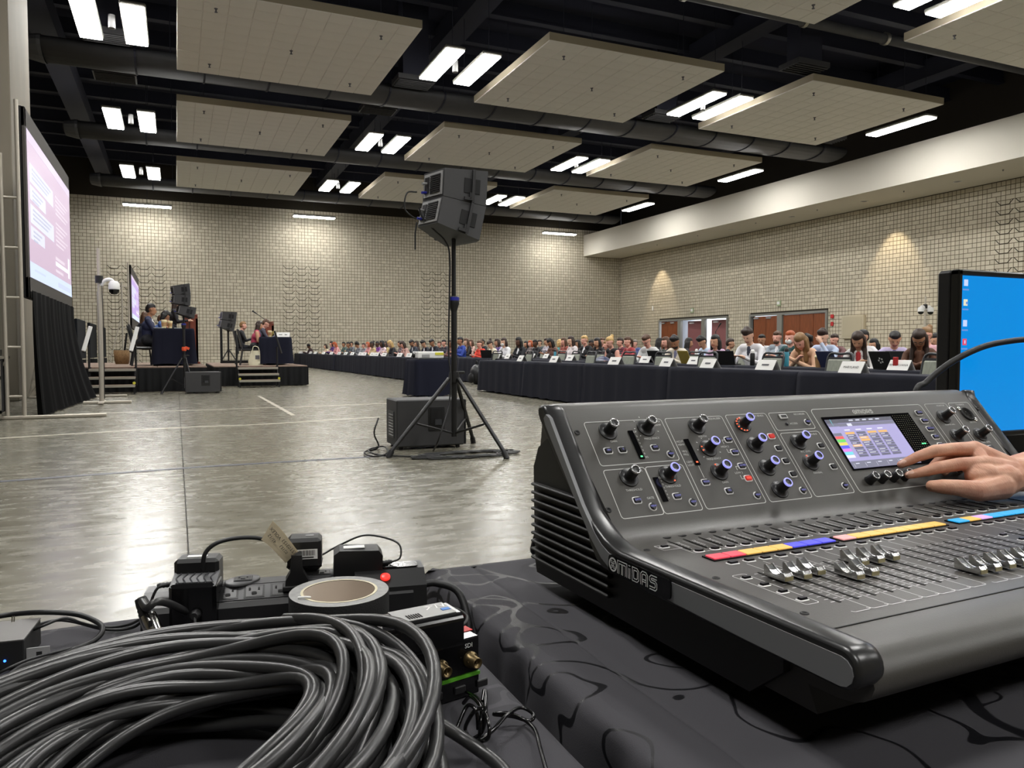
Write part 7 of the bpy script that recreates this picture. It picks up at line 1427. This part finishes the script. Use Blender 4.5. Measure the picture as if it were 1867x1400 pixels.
def skin_mat():
    m, nt, b = nmat('hand_skin'); N = nt.nodes; L = nt.links; tc = N.new('ShaderNodeTexCoord')
    n1 = N.new('ShaderNodeTexNoise'); n1.inputs['Scale'].default_value = 38; n1.inputs['Detail'].default_value = 4; L.new(tc.outputs['Object'], n1.inputs['Vector'])
    r = N.new('ShaderNodeValToRGB'); r.color_ramp.elements[0].position = 0.32; r.color_ramp.elements[0].color = rgb(196, 138, 112); r.color_ramp.elements[1].position = 0.68; r.color_ramp.elements[1].color = rgb(220, 170, 142)
    L.new(n1.outputs['Fac'], r.inputs['Fac']); L.new(r.outputs['Color'], b.inputs['Base Color']); b.inputs['Roughness'].default_value = 0.5
    b.inputs['Subsurface Weight'].default_value = 0.12; b.inputs['Subsurface Radius'].default_value = (0.008, 0.003, 0.002); b.inputs['Subsurface Scale'].default_value = 1.0
    mp = N.new('ShaderNodeMapping'); mp.inputs['Scale'].default_value = (2.2, 0.7, 0.7); L.new(tc.outputs['Object'], mp.inputs['Vector'])
    n2 = N.new('ShaderNodeTexNoise'); n2.inputs['Scale'].default_value = 260; n2.inputs['Detail'].default_value = 5; L.new(mp.outputs['Vector'], n2.inputs['Vector'])
    bp = N.new('ShaderNodeBump'); bp.inputs['Strength'].default_value = 0.35; bp.inputs['Distance'].default_value = 0.0012; L.new(n2.outputs['Fac'], bp.inputs['Height']); L.new(bp.outputs['Normal'], b.inputs['Normal']); return m
hme.materials.append(skin_mat()); hme.materials.append(mat('fingernail', rgb(226, 184, 164), 0.3))
ht = thing('person', 'bare right hand and wrist reaching from the right to a console encoder', 'person', (0, 0, 0)); link('hand', hme, ht)
# =================================================================== THINGS ON THE LEFT TABLE
TZ0 = DZ0+0.0015
pvc = mat('cable_pvc', rgb(46, 46, 46), 0.34, spec=0.5)
def at_(x, y, h): return at(x, y, 'Z', TZ0+h)
# ---- big coil of cable: one long tube wound in loops
R5 = random.Random(11); NL = 46; cp = []
LP = []
for k in range(NL+1):
    layer = k % 5; f = k/NL
    LP.append(((R5.uniform(0.118, 0.205) if k % 3 else R5.uniform(0.062, 0.122)), R5.uniform(-0.012, 0.012), R5.uniform(-0.012, 0.012), 0.007+0.0165*((k*7) % 6)+R5.uniform(0, 0.006), R5.uniform(0, 6.28), R5.uniform(-0.02, 0.02)))
CC = Vector((-0.022, 0.565, TZ0)); nseg = 64
for k in range(NL):
    for j in range(nseg):
        t = j/nseg; u = t*t*(3-2*t); a = LP[k]; b = LP[k+1]; L_ = [a[i]+(b[i]-a[i])*u for i in range(6)]
        th = 2*PI*t-2.2
        r = L_[0]*(1+0.025*math.sin(2*th+a[4]+(b[4]-a[4])*0)); q = max(0, math.cos(th-0.25))**6          # strands bunch and ride up at the right
        r = r*(1-0.25*q)+0.185*0.25*q; zz = L_[3]*(1+0.15*q)+0.006*math.sin(3*th+a[4])+L_[5]*math.cos(th)*0.5
        zz *= 0.50+0.28*(1+math.cos(th))/2*1.6
        cp.append((CC.x+L_[1]+r*math.cos(th), CC.y+L_[2]+r*math.sin(th), CC.z+max(0.0065, zz)))
tail = [at_(752, 1262, 0.03), at_(800, 1300, 0.03), at_(870, 1345, 0.016), at_(925, 1395, 0.008), at_(960, 1450, 0.007)]
tag(MB().tube(cp, 0.0052, 9).build('cable_coil', pvc), 'large coil of thick dark grey cable filling the lower left corner', 'cable coil')
tag(MB().tube(smooth_path([at_(640, 1142, 0.075), at_(690, 1175, 0.07), at_(720, 1240, 0.055), at_(775, 1300, 0.035), at_(850, 1350, 0.014), at_(915, 1400, 0.007), at_(950, 1460, 0.007)], 8), 0.0052, 9).build('cable_tail', pvc), 'thick grey cable end leaving the coil towards the lower right', 'cable')
tag(MB().tube(smooth_path([at_(520, 1128, 0.072), at_(585, 1130, 0.085), at_(635, 1150, 0.092), at_(662, 1200, 0.09), at_(660, 1270, 0.08), at_(640, 1340, 0.07), at_(600, 1420, 0.06)], 8), 0.0053, 9).tube(smooth_path([at_(560, 1150, 0.07), at_(640, 1150, 0.085), at_(680, 1180, 0.09), at_(690, 1230, 0.085), at_(680, 1300, 0.075), at_(650, 1380, 0.065), at_(630, 1430, 0.06)], 8), 0.0053, 9).tube(smooth_path([at_(640, 1200, 0.07), at_(720, 1215, 0.07), at_(752, 1260, 0.065), at_(745, 1330, 0.05), at_(720, 1420, 0.04)], 8), 0.0053, 9).build('cable_bight', pvc), 'loops of thick grey cable crossing over the right side of the coil', 'cable')
# ---- power strip
ps = thing('power_strip', 'black power strip with outlets along the back edge of the cloth', 'power strip', (0.115, 0.962, TZ0), math.radians(-8))
PB = mat('strip_plastic', rgb(30, 30, 31), 0.38); PF = mat('strip_face', rgb(62, 62, 64), 0.45)
prof = [(-0.031, 0), (0.031, 0), (0.031, 0.034), (0.022, 0.040), (-0.004, 0.040), (-0.026, 0.0275), (-0.031, 0.022)]
MB().prism(prof, -0.155, 0.155, axis='X').build('strip_body', PB, ps)
MB().box((-0.012, 0.0085, 0.0402), (0.18, 0.024, 0.0012)).build('top_plate', PF, ps)
sl = Matrix.Rotation(math.radians(29.6), 4, 'X'); SF = Matrix.Translation((0, -0.015, 0.0342)) @ sl
MB().box((-0.012, 0, 0), (0.21, 0.0225, 0.0012), T=SF).build('front_plate', PF, ps)
def outlet(x, T, s=1.0):
    o = MB().box((x, 0, 0.0009), (0.0195*s, 0.0165*s, 0.001), T=T, b=0.0003).build('outlet', PB, ps); m = MB()
    for dx in (-0.0052, 0.0052): m.box((x+dx*s, 0.0035*s, 0.0016), (0.0022*s, 0.0038*s, 0.0006), T=T)
    m.prism(rrect(x, -0.0032*s, 0.006*s, 0.0042*s, 0.0015*s), 0.0013, 0.0019, axis='Z', T=T).build('outlet_slots', M['blackm'], o)
    MB().box((x, 0, 0.0010), (0.0235*s, 0.0195*s, 0.0004), T=T).build('outlet_surround', M['rubber'], o)
for x in (-0.092, -0.0625, -0.033, -0.003, 0.03): outlet(x, SF)
for x in (-0.048, 0.045):
    MB().lathe([(0.0235, 0), (0.0235, 0.0022), (0.021, 0.0032), (0, 0.0032)], (x, 0.0095, 0.0405), n=28, sx=0.72).build('swivel_disc', PF, ps); outlet(x+0.001, Matrix.Translation((0, 0.0095, 0.0435)), 0.9)
MB().prism([(-0.031, 0), (0.033, 0), (0.033, 0.037), (0.024, 0.047), (-0.006, 0.046), (-0.028, 0.030)], 0.085, 0.172, axis='X').build('end_housing', PB, ps)
MB().lathe([(0.0062, 0), (0.0062, 0.0018), (0.004, 0.0026), (0, 0.0027)], (0, 0, 0), n=16, T=Matrix.Translation((0.122, -0.0165, 0.0395)) @ sl).build('red_switch', mat('lit_red_switch', rgb(200, 40, 35), 0.35, emit=(0.8, 0.03, 0.02, 1), es=0.35), ps)
MB().prism(rrect(0.142, 0.008, 0.046, 0.024, 0.006), 0.046, 0.048, axis='Z').build('label_pad', M['blackg'], ps)
m = MB()
for k in range(5):
    m.line([(0.128+0.006*k, 0.002, 0.0484), (0.130+0.006*k, 0.008+0.004*(k % 2), 0.0484), (0.127+0.006*k, 0.013, 0.0484)], 0.0009)
m.line([(0.124, 0.0, 0.0484), (0.158, 0.001, 0.0484)], 0.0008).line([(0.124, 0.015, 0.0484), (0.158, 0.0155, 0.0484)], 0.0008); m.build('silver_emblem', MC['rim'], ps)
MB().tube(smooth_path([(0.172, 0.0, 0.022), (0.19, -0.002, 0.022), (0.215, -0.02, 0.012), (0.222, -0.05, -0.03), (0.222, -0.06, -0.1)], 6), 0.0048, 8).build('strip_cord', M['rubber'], ps)
# ---- large ridged adapter at the left
pa_ = at_(360, 1154, 0.0); ad = thing('power_adapter', 'tall black power adapter with wavy ridges at the left end of the power strip', 'power adapter', (pa_.x, pa_.y+0.022, TZ0), math.radians(-14))
MB().box((0, 0, 0.028), (0.0515, 0.042, 0.056), b=0.004).build('front_block', M['blackg'], ad); MB().box((-0.001, 0.020, 0.041), (0.05, 0.03, 0.074), b=0.004).build('rear_block', M['black'], ad)
fs = Matrix.Translation((0, -0.004, 0.0585)) @ Matrix.Rotation(math.radians(20), 4, 'X')
MB().prism(rrect(0, 0, 0.050, 0.033, 0.003), -0.004, 0.0, axis='Z', T=fs).build('ridged_face', mat('grey_face', rgb(112, 112, 114), 0.4), ad)
m = MB()
for k in range(6): m.tube([(-0.019+0.0076*k+0.0018*math.sin(j*0.9), -0.0125+0.0025*j, 0.0) for j in range(11)], 0.0011, 5, T=fs)
m.build('wavy_ridges', M['chairframe'], ad)
MB().box((-0.002, 0.018, 0.0784), (0.022, 0.008, 0.001)).build('white_sticker', M['paper'], ad)
MB().lathe([(0.006, 0), (0.006, 0.006), (0.004, 0.009)], (0.004, -0.021, 0.022), (0, -1, 0), n=12).build('cord_boot', M['rubber'], ad); MB().tube(smooth_path([(0.004, -0.028, 0.021), (0.006, -0.034, 0.012), (0.004, -0.036, 0.003), (-0.002, -0.05, 0.003)], 5), 0.002, 6).build('cord', M['rubber'], ad)
MB().tube(smooth_path([(-0.028, 0.006, 0.05), (-0.042, 0.0, 0.048), (-0.05, -0.004, 0.03), (-0.056, -0.006, 0.016), (-0.07, -0.002, 0.004), (-0.1, 0.0, 0.003), (-0.16, 0.02, 0.01), (-0.2, -0.02, 0.004)], 8), 0.0017, 6).build('side_cord', M['rubber'], ad); MB().lathe([(0.0034, 0)]+[(0.0034 if j % 2 else 0.0027, 0.002*j) for j in range(1, 8)]+[(0.002, 0.017)], (-0.027, 0.006, 0.05), (-1, -0.1, -0.05), n=10).build('strain_relief', M['rubber'], ad)
# ---- plug with paper flag, in the middle of the strip
lw = Matrix.Rotation(math.radians(-8), 4, 'Z'); PSM = Matrix.Translation((0.115, 0.962, TZ0)) @ lw
pl = thing('power_plug', 'black plug with a beige paper flag on its cord, standing in the power strip', 'plug', PSM @ Vector((0.016, -0.013, 0.034)), math.radians(-8))
MB().prism([(-0.014, 0), (0.014, 0), (0.013, 0.012), (0.0075, 0.022), (0.006, 0.042), (-0.006, 0.042), (-0.0075, 0.022), (-0.013, 0.012)], -0.009, 0.009, axis='Y').build('plug_body', M['black'], pl); MB().box((0, 0, 0.003), (0.033, 0.024, 0.006), b=0.001).build('plug_face', M['rubber'], pl)
lp = Matrix.Translation(PSM @ Vector((0.016, -0.013, 0.034))) @ lw; inv = lp.inverted()
A2 = [at(x, y, 'Y', 0.955) for x, y in ((513, 1012), (498, 992), (470, 981), (432, 981), (400, 988), (380, 1001), (371, 1020))]
MB().tube(smooth_path([(0, 0, 0.04)]+[inv @ p for p in A2]+[inv @ at(372, 1055, 'Y', 0.965)], 6), 0.0026, 7).build('plug_cord', M['rubber'], pl)
a, b, c, d = [inv @ at(x, y, 'Y', yy) for x, y, yy in ((476, 984, 0.951), (497, 950, 0.945), (543, 1003, 0.942), (521, 1024, 0.950))]
tagm = mat('beige_tag', rgb(228, 214, 182), 0.6, noise=0.08, scale=60)
fl_ = MB().grid(lambda u, v: (a*(1-u)+d*u)*(1-v)+(b*(1-u)+c*u)*v+Vector((0, -0.004*math.sin(PI*u)+0.0012*math.sin(5*u), 0.002*math.sin(PI*u*1.2))), 10, 6, 0)
fl_.grid(lambda u, v: (a*(1-u)+d*u)*(1-v)+(b*(1-u)+c*u)*v+Vector((0.0003, -0.004*math.sin(PI*u)+0.0012*math.sin(5*u)+0.0006, 0.002*math.sin(PI*u*1.2))), 10, 6, 0)
fo = fl_.build('paper_flag', tagm, pl)
ex = (c-b).normalized(); ey = ((a-b)-ex*(a-b).dot(ex)).normalized(); nz = ex.cross(ey)
if nz.y > 0: pass
def tagtxt(mb, word, u, v, size):
    o = (a*(1-u)+d*u)*(1-v)+(b*(1-u)+c*u)*v+Vector((0, -0.0052-0.004*math.sin(PI*u)*0.4, 0.001))
    T = Matrix((( -ex.x, -(-ey.x), 0, o.x), (-ex.y, -(-ey.y), 0, o.y), (-ex.z, -(-ey.z), 0, o.z), (0, 0, 0, 1))); mb.text(word, size, T)
m = MB(); tagtxt(m, 'VOLEX', 0.25, 0.72, 0.0058); tagtxt(m, '45/12', 0.25, 0.42, 0.0056); tagtxt(m, '02153', 0.66, 0.76, 0.0056); tagtxt(m, 'E5T', 0.92, 0.76, 0.0056); tagtxt(m, '02153', 0.7, 0.45, 0.0052); m.build('printed_code', M['inkblack'], fo)
# ---- charger cube with bar code
cq = PSM @ Vector((0.030, 0.014, 0.036)); cu = thing('usb_charger', 'small black charger cube with a white bar code label behind the tape roll', 'charger', cq, math.radians(-12))
MB().box((-0.004, 0.0, 0.035), (0.041, 0.034, 0.04), b=0.004).build('charger_body', M['black'], cu); MB().box((0.0, 0, 0.0075), (0.026, 0.022, 0.016), b=0.002).build('plug_base', M['rubber'], cu); MB().box((-0.004, -0.0005, 0.021), (0.042, 0.035, 0.0012)).build('seam', M['blackg'], cu)
lb = MB().box((-0.001, -0.0172, 0.036), (0.026, 0.0006, 0.012)).build('label', M['paper'], cu); m = MB(); x = -0.0125
while x < 0.0095:
    w_ = R5.choice((0.0004, 0.0007, 0.001)); m.box((x, -0.0177, 0.0377), (w_, 0.0004, 0.0066)); x += w_+R5.choice((0.0005, 0.0008))
m.box((0.0, -0.0177, 0.0322), (0.015, 0.0004, 0.0014)); m.build('bar_code', M['inkblack'], lb)
MB().prism(rrect(0.002, 0.0, 0.01, 0.006, 0.001), 0.0552, 0.0556, axis='Z').build('port_mark', M['greyp'], cu)
# ---- right adapter
rq = PSM @ Vector((0.092, 0.012, 0.038)); ra = thing('power_adapter', 'rounded black power adapter with a thin cord behind the tape roll', 'power adapter', rq, math.radians(-10))
MB().prism([(-0.032, 0.0), (0.028, 0.0), (0.029, 0.026), (0.024, 0.033), (-0.024, 0.035), (-0.031, 0.030)], -0.017, 0.017, axis='Y').build('adapter_body', M['black'], ra); MB().box((-0.006, -0.0, 0.0352), (0.026, 0.012, 0.001)).build('white_sticker', M['paper'], ra)
MB().lathe([(0.0034, 0)]+[(0.0034 if j % 2 else 0.0026, 0.002*j) for j in range(1, 7)]+[(0.002, 0.014)], (0.028, 0, 0.012), (1, 0, 0.1), n=10).build('strain_relief', M['rubber'], ra)
MB().tube(smooth_path([(0.04, 0, 0.0125), (0.052, 0, 0.018), (0.051, 0.006, 0.034), (0.03, 0.016, 0.042), (0.004, 0.02, 0.044), (-0.03, 0.022, 0.03), (-0.05, 0.018, 0.022), (-0.07, 0.018, 0.028)], 7), 0.0013, 6).build('thin_cord', M['rubber'], ra)
# ---- roll of gaffer tape
rr_ = at_(621, 1145, 0.0); tp = thing('tape_roll', 'roll of black gaffer tape lying flat before the power strip', 'tape roll', (0.1635, 0.860, TZ0))
H_ = 0.0515
MB().lathe([(0.0400, 0.001), (0.0548, 0.0), (0.0552, 0.001), (0.0552, H_-0.001), (0.0548, H_)], n=48, caps=False).build('black_wrap', mat('gaff_tape', rgb(20, 20, 20), 0.75, bump=0.2, bscale=500), tp)
rg_ = mat('tape_edge', rgb(150, 150, 148), 0.7, noise=0.12, scale=120)
e = MB(); n = 48
def ann(mb, r0, r1, z, mi=0): mb.add([(r*math.cos(2*PI*i/n), r*math.sin(2*PI*i/n), z) for r in (r0, r1) for i in range(n)], [(i, n+i, n+(i+1) % n, (i+1) % n) for i in range(n)], mi)
ann(e, 0.0425, 0.0548, H_+0.0003); e.build('tape_edge', rg_, tp)
cm = mat('cardboard_core', rgb(214, 200, 184), 0.8); cw = mat('core_edge', rgb(206, 198, 170), 0.8)
m = MB(); m.add([(0.0395*math.cos(2*PI*i/n), 0.0395*math.sin(2*PI*i/n), z) for z in (0.0, H_) for i in range(n)], [(i, n+i, n+(i+1) % n, (i+1) % n) for i in range(n)], 0, True); m.build('cardboard_core', cm, tp)
m = MB(); ann(m, 0.0395, 0.0425, H_+0.0006); m.build('core_edge', cw, tp)
MB().tube([(-0.047, -0.012, H_+0.002), (-0.040, -0.016, H_+0.003), (-0.034, -0.013, H_+0.001)], 0.0014, 5).build('torn_scrap', M['paper'], tp)
# ---- converters: lower box, green strip, upper box, adapter on top
qx, qy = at_(874, 1262, 0.0), at_(742, 1305, 0.0); ang = math.atan2(qx.y-qy.y, qx.x-qy.x); Lc = (Vector((qx.x, qx.y))-Vector((qy.x, qy.y))).length
def cbox(name, label, z, h, cat='converter'):
    t = thing(name, label, cat, (qy.x, qy.y, TZ0+z), ang, 'stacked video converters'); return t
lo = cbox('video_converter', 'black video converter under the green strip, lower of the stack', 0.0, 0.018)
MB().box((Lc/2, 0.05, 0.009), (Lc, 0.1, 0.018), b=0.001).build('case', M['blackg'], lo)
gs = MB().box((Lc/2, 0.05, 0.0195), (Lc+0.001, 0.101, 0.003)).build('green_band', M['green'], lo)
for k in range(3): MB().box((0.03+0.025*k, -0.001, 0.009), (0.012, 0.003, 0.007), b=0.0008).build('port', M['rubber'], lo)
up_ = cbox('video_converter', 'black video converter with two round sockets, upper of the stack', 0.0212, 0.03)
HU = 0.0335
MB().box((Lc/2, 0.052, HU/2), (Lc, 0.104, HU), b=0.0012).build('case', M['blackg'], up_)
for x in (Lc*0.44, Lc*0.86):
    b_ = MB().lathe([(0.0075, 0), (0.0075, 0.003), (0.0052, 0.0035), (0.0052, 0.013), (0.0042, 0.0135), (0.004, 0.009), (0, 0.009)], (x, 0, 0.0135), (0, -1, 0), n=18).build('bnc_socket', M['brass'], up_)
    MB().cyl((x, -0.008, 0.0135), (x, -0.0115, 0.0135), 0.001, n=8).build('centre_pin', M['brass'], b_)
    for sg_ in (-1, 1): MB().cyl((x+0.005*sg_, -0.006, 0.0135), (x+0.0066*sg_, -0.006, 0.0135), 0.0011, n=6).build('bayonet_lug', M['brass'], b_)
m = MB(); m.text('SDI', 0.006, Matrix.Translation((Lc*0.84, -0.0006, 0.027)) @ Matrix.Rotation(PI/2, 4, 'X')); m.build('socket_print', MC['ticks'], up_)
MB().box((-0.0006, 0.012, HU/2-0.004), (0.0012, 0.016, HU*0.7)).build('red_label', M['red'], up_); MB().box((Lc*0.93, 0.03, HU+0.0003), (0.016, 0.03, 0.0006)).build('red_label', M['red'], up_)
MB().box((0.022, 0.052, HU+0.0003), (0.02, 0.03, 0.0006), R=rotz(0.2)).build('white_sticker', M['paper'], up_); MB().lathe([(0.007, 0), (0.007, 0.0006), (0, 0.0006)], (0.05, 0.09, HU), n=16).build('round_sticker', M['cream'], up_); MB().box((0.021, 0.052, HU+0.0008), (0.007, 0.008, 0.0004)).build('blue_mark', M['blue'], up_)
# adapter lying on the stack
pz = 0.0212+HU+TZ0; pc = at(755, 1192, 'Z', pz); wa = thing('wall_adapter', 'black wall adapter with folded steel prongs lying on the converters', 'power adapter', (pc.x+0.012, pc.y+0.012, pz), math.radians(8)); wa.scale = (0.9, 0.9, 0.9)
hh = 0.0345
MB().prism([(p, q+0.0) for p, q in rrect(0, hh/2, 0.046, hh, 0.007, 4)], -0.034, 0.034, axis='X').build('adapter_body', M['blackg'], wa)
WL = MB().box((0, 0.002, hh+0.0003), (0.06, 0.034, 0.0006)).build('grey_label', mat('grey_label', rgb(150, 150, 148), 0.4), wa)
m = MB()
for k in range(6): m.box((-0.019+0.0026*k, -0.006, hh+0.0009), (0.0013, 0.011, 0.0004))
m.build('label_code', M['inkblack'], WL)
m = MB(); m.line([(0.006, 0.004, hh+0.0009), (0.012, 0.01, hh+0.0009), (0.008, 0.014, hh+0.0009), (0.016, 0.012, hh+0.0009)], 0.0014).line([(0.018, 0.005, hh+0.0009), (0.02, 0.014, hh+0.0009), (0.026, 0.006, hh+0.0009), (0.028, 0.014, hh+0.0009)], 0.0014); m.build('marker_scribble', M['paper'], WL)
MB().box((0.024, -0.002, hh+0.0009), (0.009, 0.006, 0.0006)).build('blue_tape', mat('blue_tape', rgb(80, 130, 200), 0.6), WL)
for y in (-0.0065, 0.0065): 
    pr_ = MB().box((-0.043, y-0.006, hh*0.6), (0.019, 0.0012, 0.0065), b=0.0004).build('steel_prong', M['chrome'], wa); MB().cyl((-0.047, y-0.0068, hh*0.6), (-0.047, y-0.0052, hh*0.6), 0.0013, n=8).build('prong_hole', M['blackm'], pr_)
MB().tube(smooth_path([(0.034, 0.0, 0.015), (0.05, 0.006, 0.012), (0.058, 0.016, 0.016), (0.05, 0.026, 0.022), (0.036, 0.03, 0.024)], 6), 0.0018, 6).build('adapter_cord', M['rubber'], wa)
# ---- thin wires by the converters
ws = [[(850, 1262, .012), (872, 1275, .02), (889, 1310, .03), (890, 1345, .02), (865, 1350, .01), (848, 1330, .012), (862, 1300, .03), (878, 1288, .034)],
      [(845, 1282, .01), (858, 1270, .022), (877, 1290, .03), (876, 1322, .022), (874, 1345, .01)],
      [(880, 1278, .035), (884, 1258, .04), (885, 1300, .03), (878, 1335, .014), (852, 1352, .006)],
      [(872, 1352, .012), (900, 1330, .012), (925, 1303, .016), (950, 1290, .012), (972, 1302, .008), (966, 1314, .005), (935, 1306, .006), (900, 1302, .01), (925, 1300, .012), (952, 1310, .006), (975, 1330, .005), (985, 1365, .005), (1000, 1420, .005)],
      [(832, 1330, .006), (852, 1287, .02), (868, 1296, .02), (872, 1330, .006)]]
for k, (w, lab) in enumerate(zip(ws, ('black wire looped beside the converters', 'shiny wire arching by the converter ports', 'upright bend of black wire right of the converters', 'thin black wire with an open loop near the cloth edge', 'thin wire bent low in front of the converters'))): tag(MB().tube(smooth_path([at_(*p) for p in w], 7), 0.0017, 6).build('thin_wire', M['blackg']), lab, 'wire')
tag(MB().tube(smooth_path([at_(742, 1118, .03), at_(752, 1110, .045), at_(770, 1113, .05), at_(788, 1122, .035), at_(800, 1135, .01)], 6), 0.0016, 6).tube(smooth_path([at_(745, 1135, .03), at_(757, 1127, .04), at_(776, 1128, .045), at_(790, 1140, .02)], 6), 0.0016, 6).build('thin_wire', M['blackg']), 'pair of thin wires between the power strip and the converters', 'wire')
# ---- XLR plug
xa, xb = at_(270, 1125, .035), at_(288, 1168, .012); xd = (xb-xa).normalized(); xl = thing('xlr_connector', 'silver cable connector with a black boot left of the ridged adapter', 'connector', xb)
def xo(p): return Vector(p)-xb
MB().lathe([(0.0085, 0), (0.0092, 0.003), (0.0092, 0.026), (0.0085, 0.030)], xo(xb-xd*0.0), -xd, n=18).build('metal_shell', M['chrome'], xl); MB().lathe([(0.0082, 0.029), (0.0082, 0.034), (0.0074, 0.035), (0.0078, 0.038), (0.007, 0.039), (0.0072, 0.042), (0.006, 0.05)], xo(xb), -xd, n=14).build('rubber_boot', M['rubber'], xl)
MB().box(xo(xb-xd*0.02)+Vector((0, -0.0092, 0.002)), (0.004, 0.002, 0.009), b=0.0005).build('latch', M['blackm'], xl); MB().tube(smooth_path([xo(xb-xd*0.048), xo(at_(268, 1108, .05)), xo(at_(285, 1097, .055)), xo(at_(310, 1101, .045)), xo(at_(345, 1118, .02))], 6), 0.0042, 8).build('connector_cable', pvc, xl)
# ---- small black box at the left edge, with ear and blue lamp
bx = at_(45, 1216, 0.0); hb = 0.028; bt = thing('network_box', 'black metal box with a blue lamp at the left edge', 'electronics box', (bx.x, bx.y, TZ0), math.radians(-5))
MB().box((-0.07, 0.032, hb/2), (0.14, 0.066, hb), b=0.001).build('case', M['blackm'], bt); MB().box((-0.07, 0.032, hb+0.0006), (0.1405, 0.0665, 0.0012)).build('top_cover', mat('grey_cover', rgb(104, 102, 100), 0.45, 0.3), bt)
MB().box((0.011, 0.006, 0.0085), (0.021, 0.0016, 0.017)).box((0.011, 0.006, 0.0012), (0.022, 0.024, 0.0016)).build('mounting_ear', M['greyp'], bt); MB().box((0.012, 0.0052, 0.0095), (0.0052, 0.0006, 0.0062)).build('ear_slot', M['blackm'], bt)
MB().ball((-0.017, -0.0012, 0.009), 0.0013, n=8, m=6).build('blue_lamp', glow('blue_lamp', (0.02, 0.12, 1, 1), 2.0), bt)
for x in (-0.026, -0.024): MB().cyl((x, 0.06, hb), (x, 0.062, hb+0.007), 0.0007, n=5).build('antenna_pin', M['chrome'], bt)
cw_ = [[(-40, 1130, .03), (20, 1120, .03), (80, 1116, .035), (140, 1120, .03), (180, 1136, .025), (186, 1152, .02), (168, 1170, .014), (130, 1186, .012), (80, 1204, .012), (40, 1216, .012), (12, 1236, .01), (-20, 1262, .008)],
       [(44, 1156, .02), (80, 1140, .03), (118, 1127, .03), (150, 1136, .02), (185, 1143, .006), (230, 1140, .006), (258, 1128, .02)], [(-20, 1236, .012), (20, 1216, .02), (60, 1200, .018), (130, 1182, .014)]]
for w, r_, lab in zip(cw_, (0.0029, 0.0016, 0.0014), ('dark cable looping over the left end of the cloth', 'thin cord running from the black box to the ridged adapter', 'thin pale-edged cord crossing the front of the black box')): tag(MB().tube(smooth_path([at_(*p) for p in w], 7), r_, 7).build('loose_cable', M['rubber']), lab, 'cable')
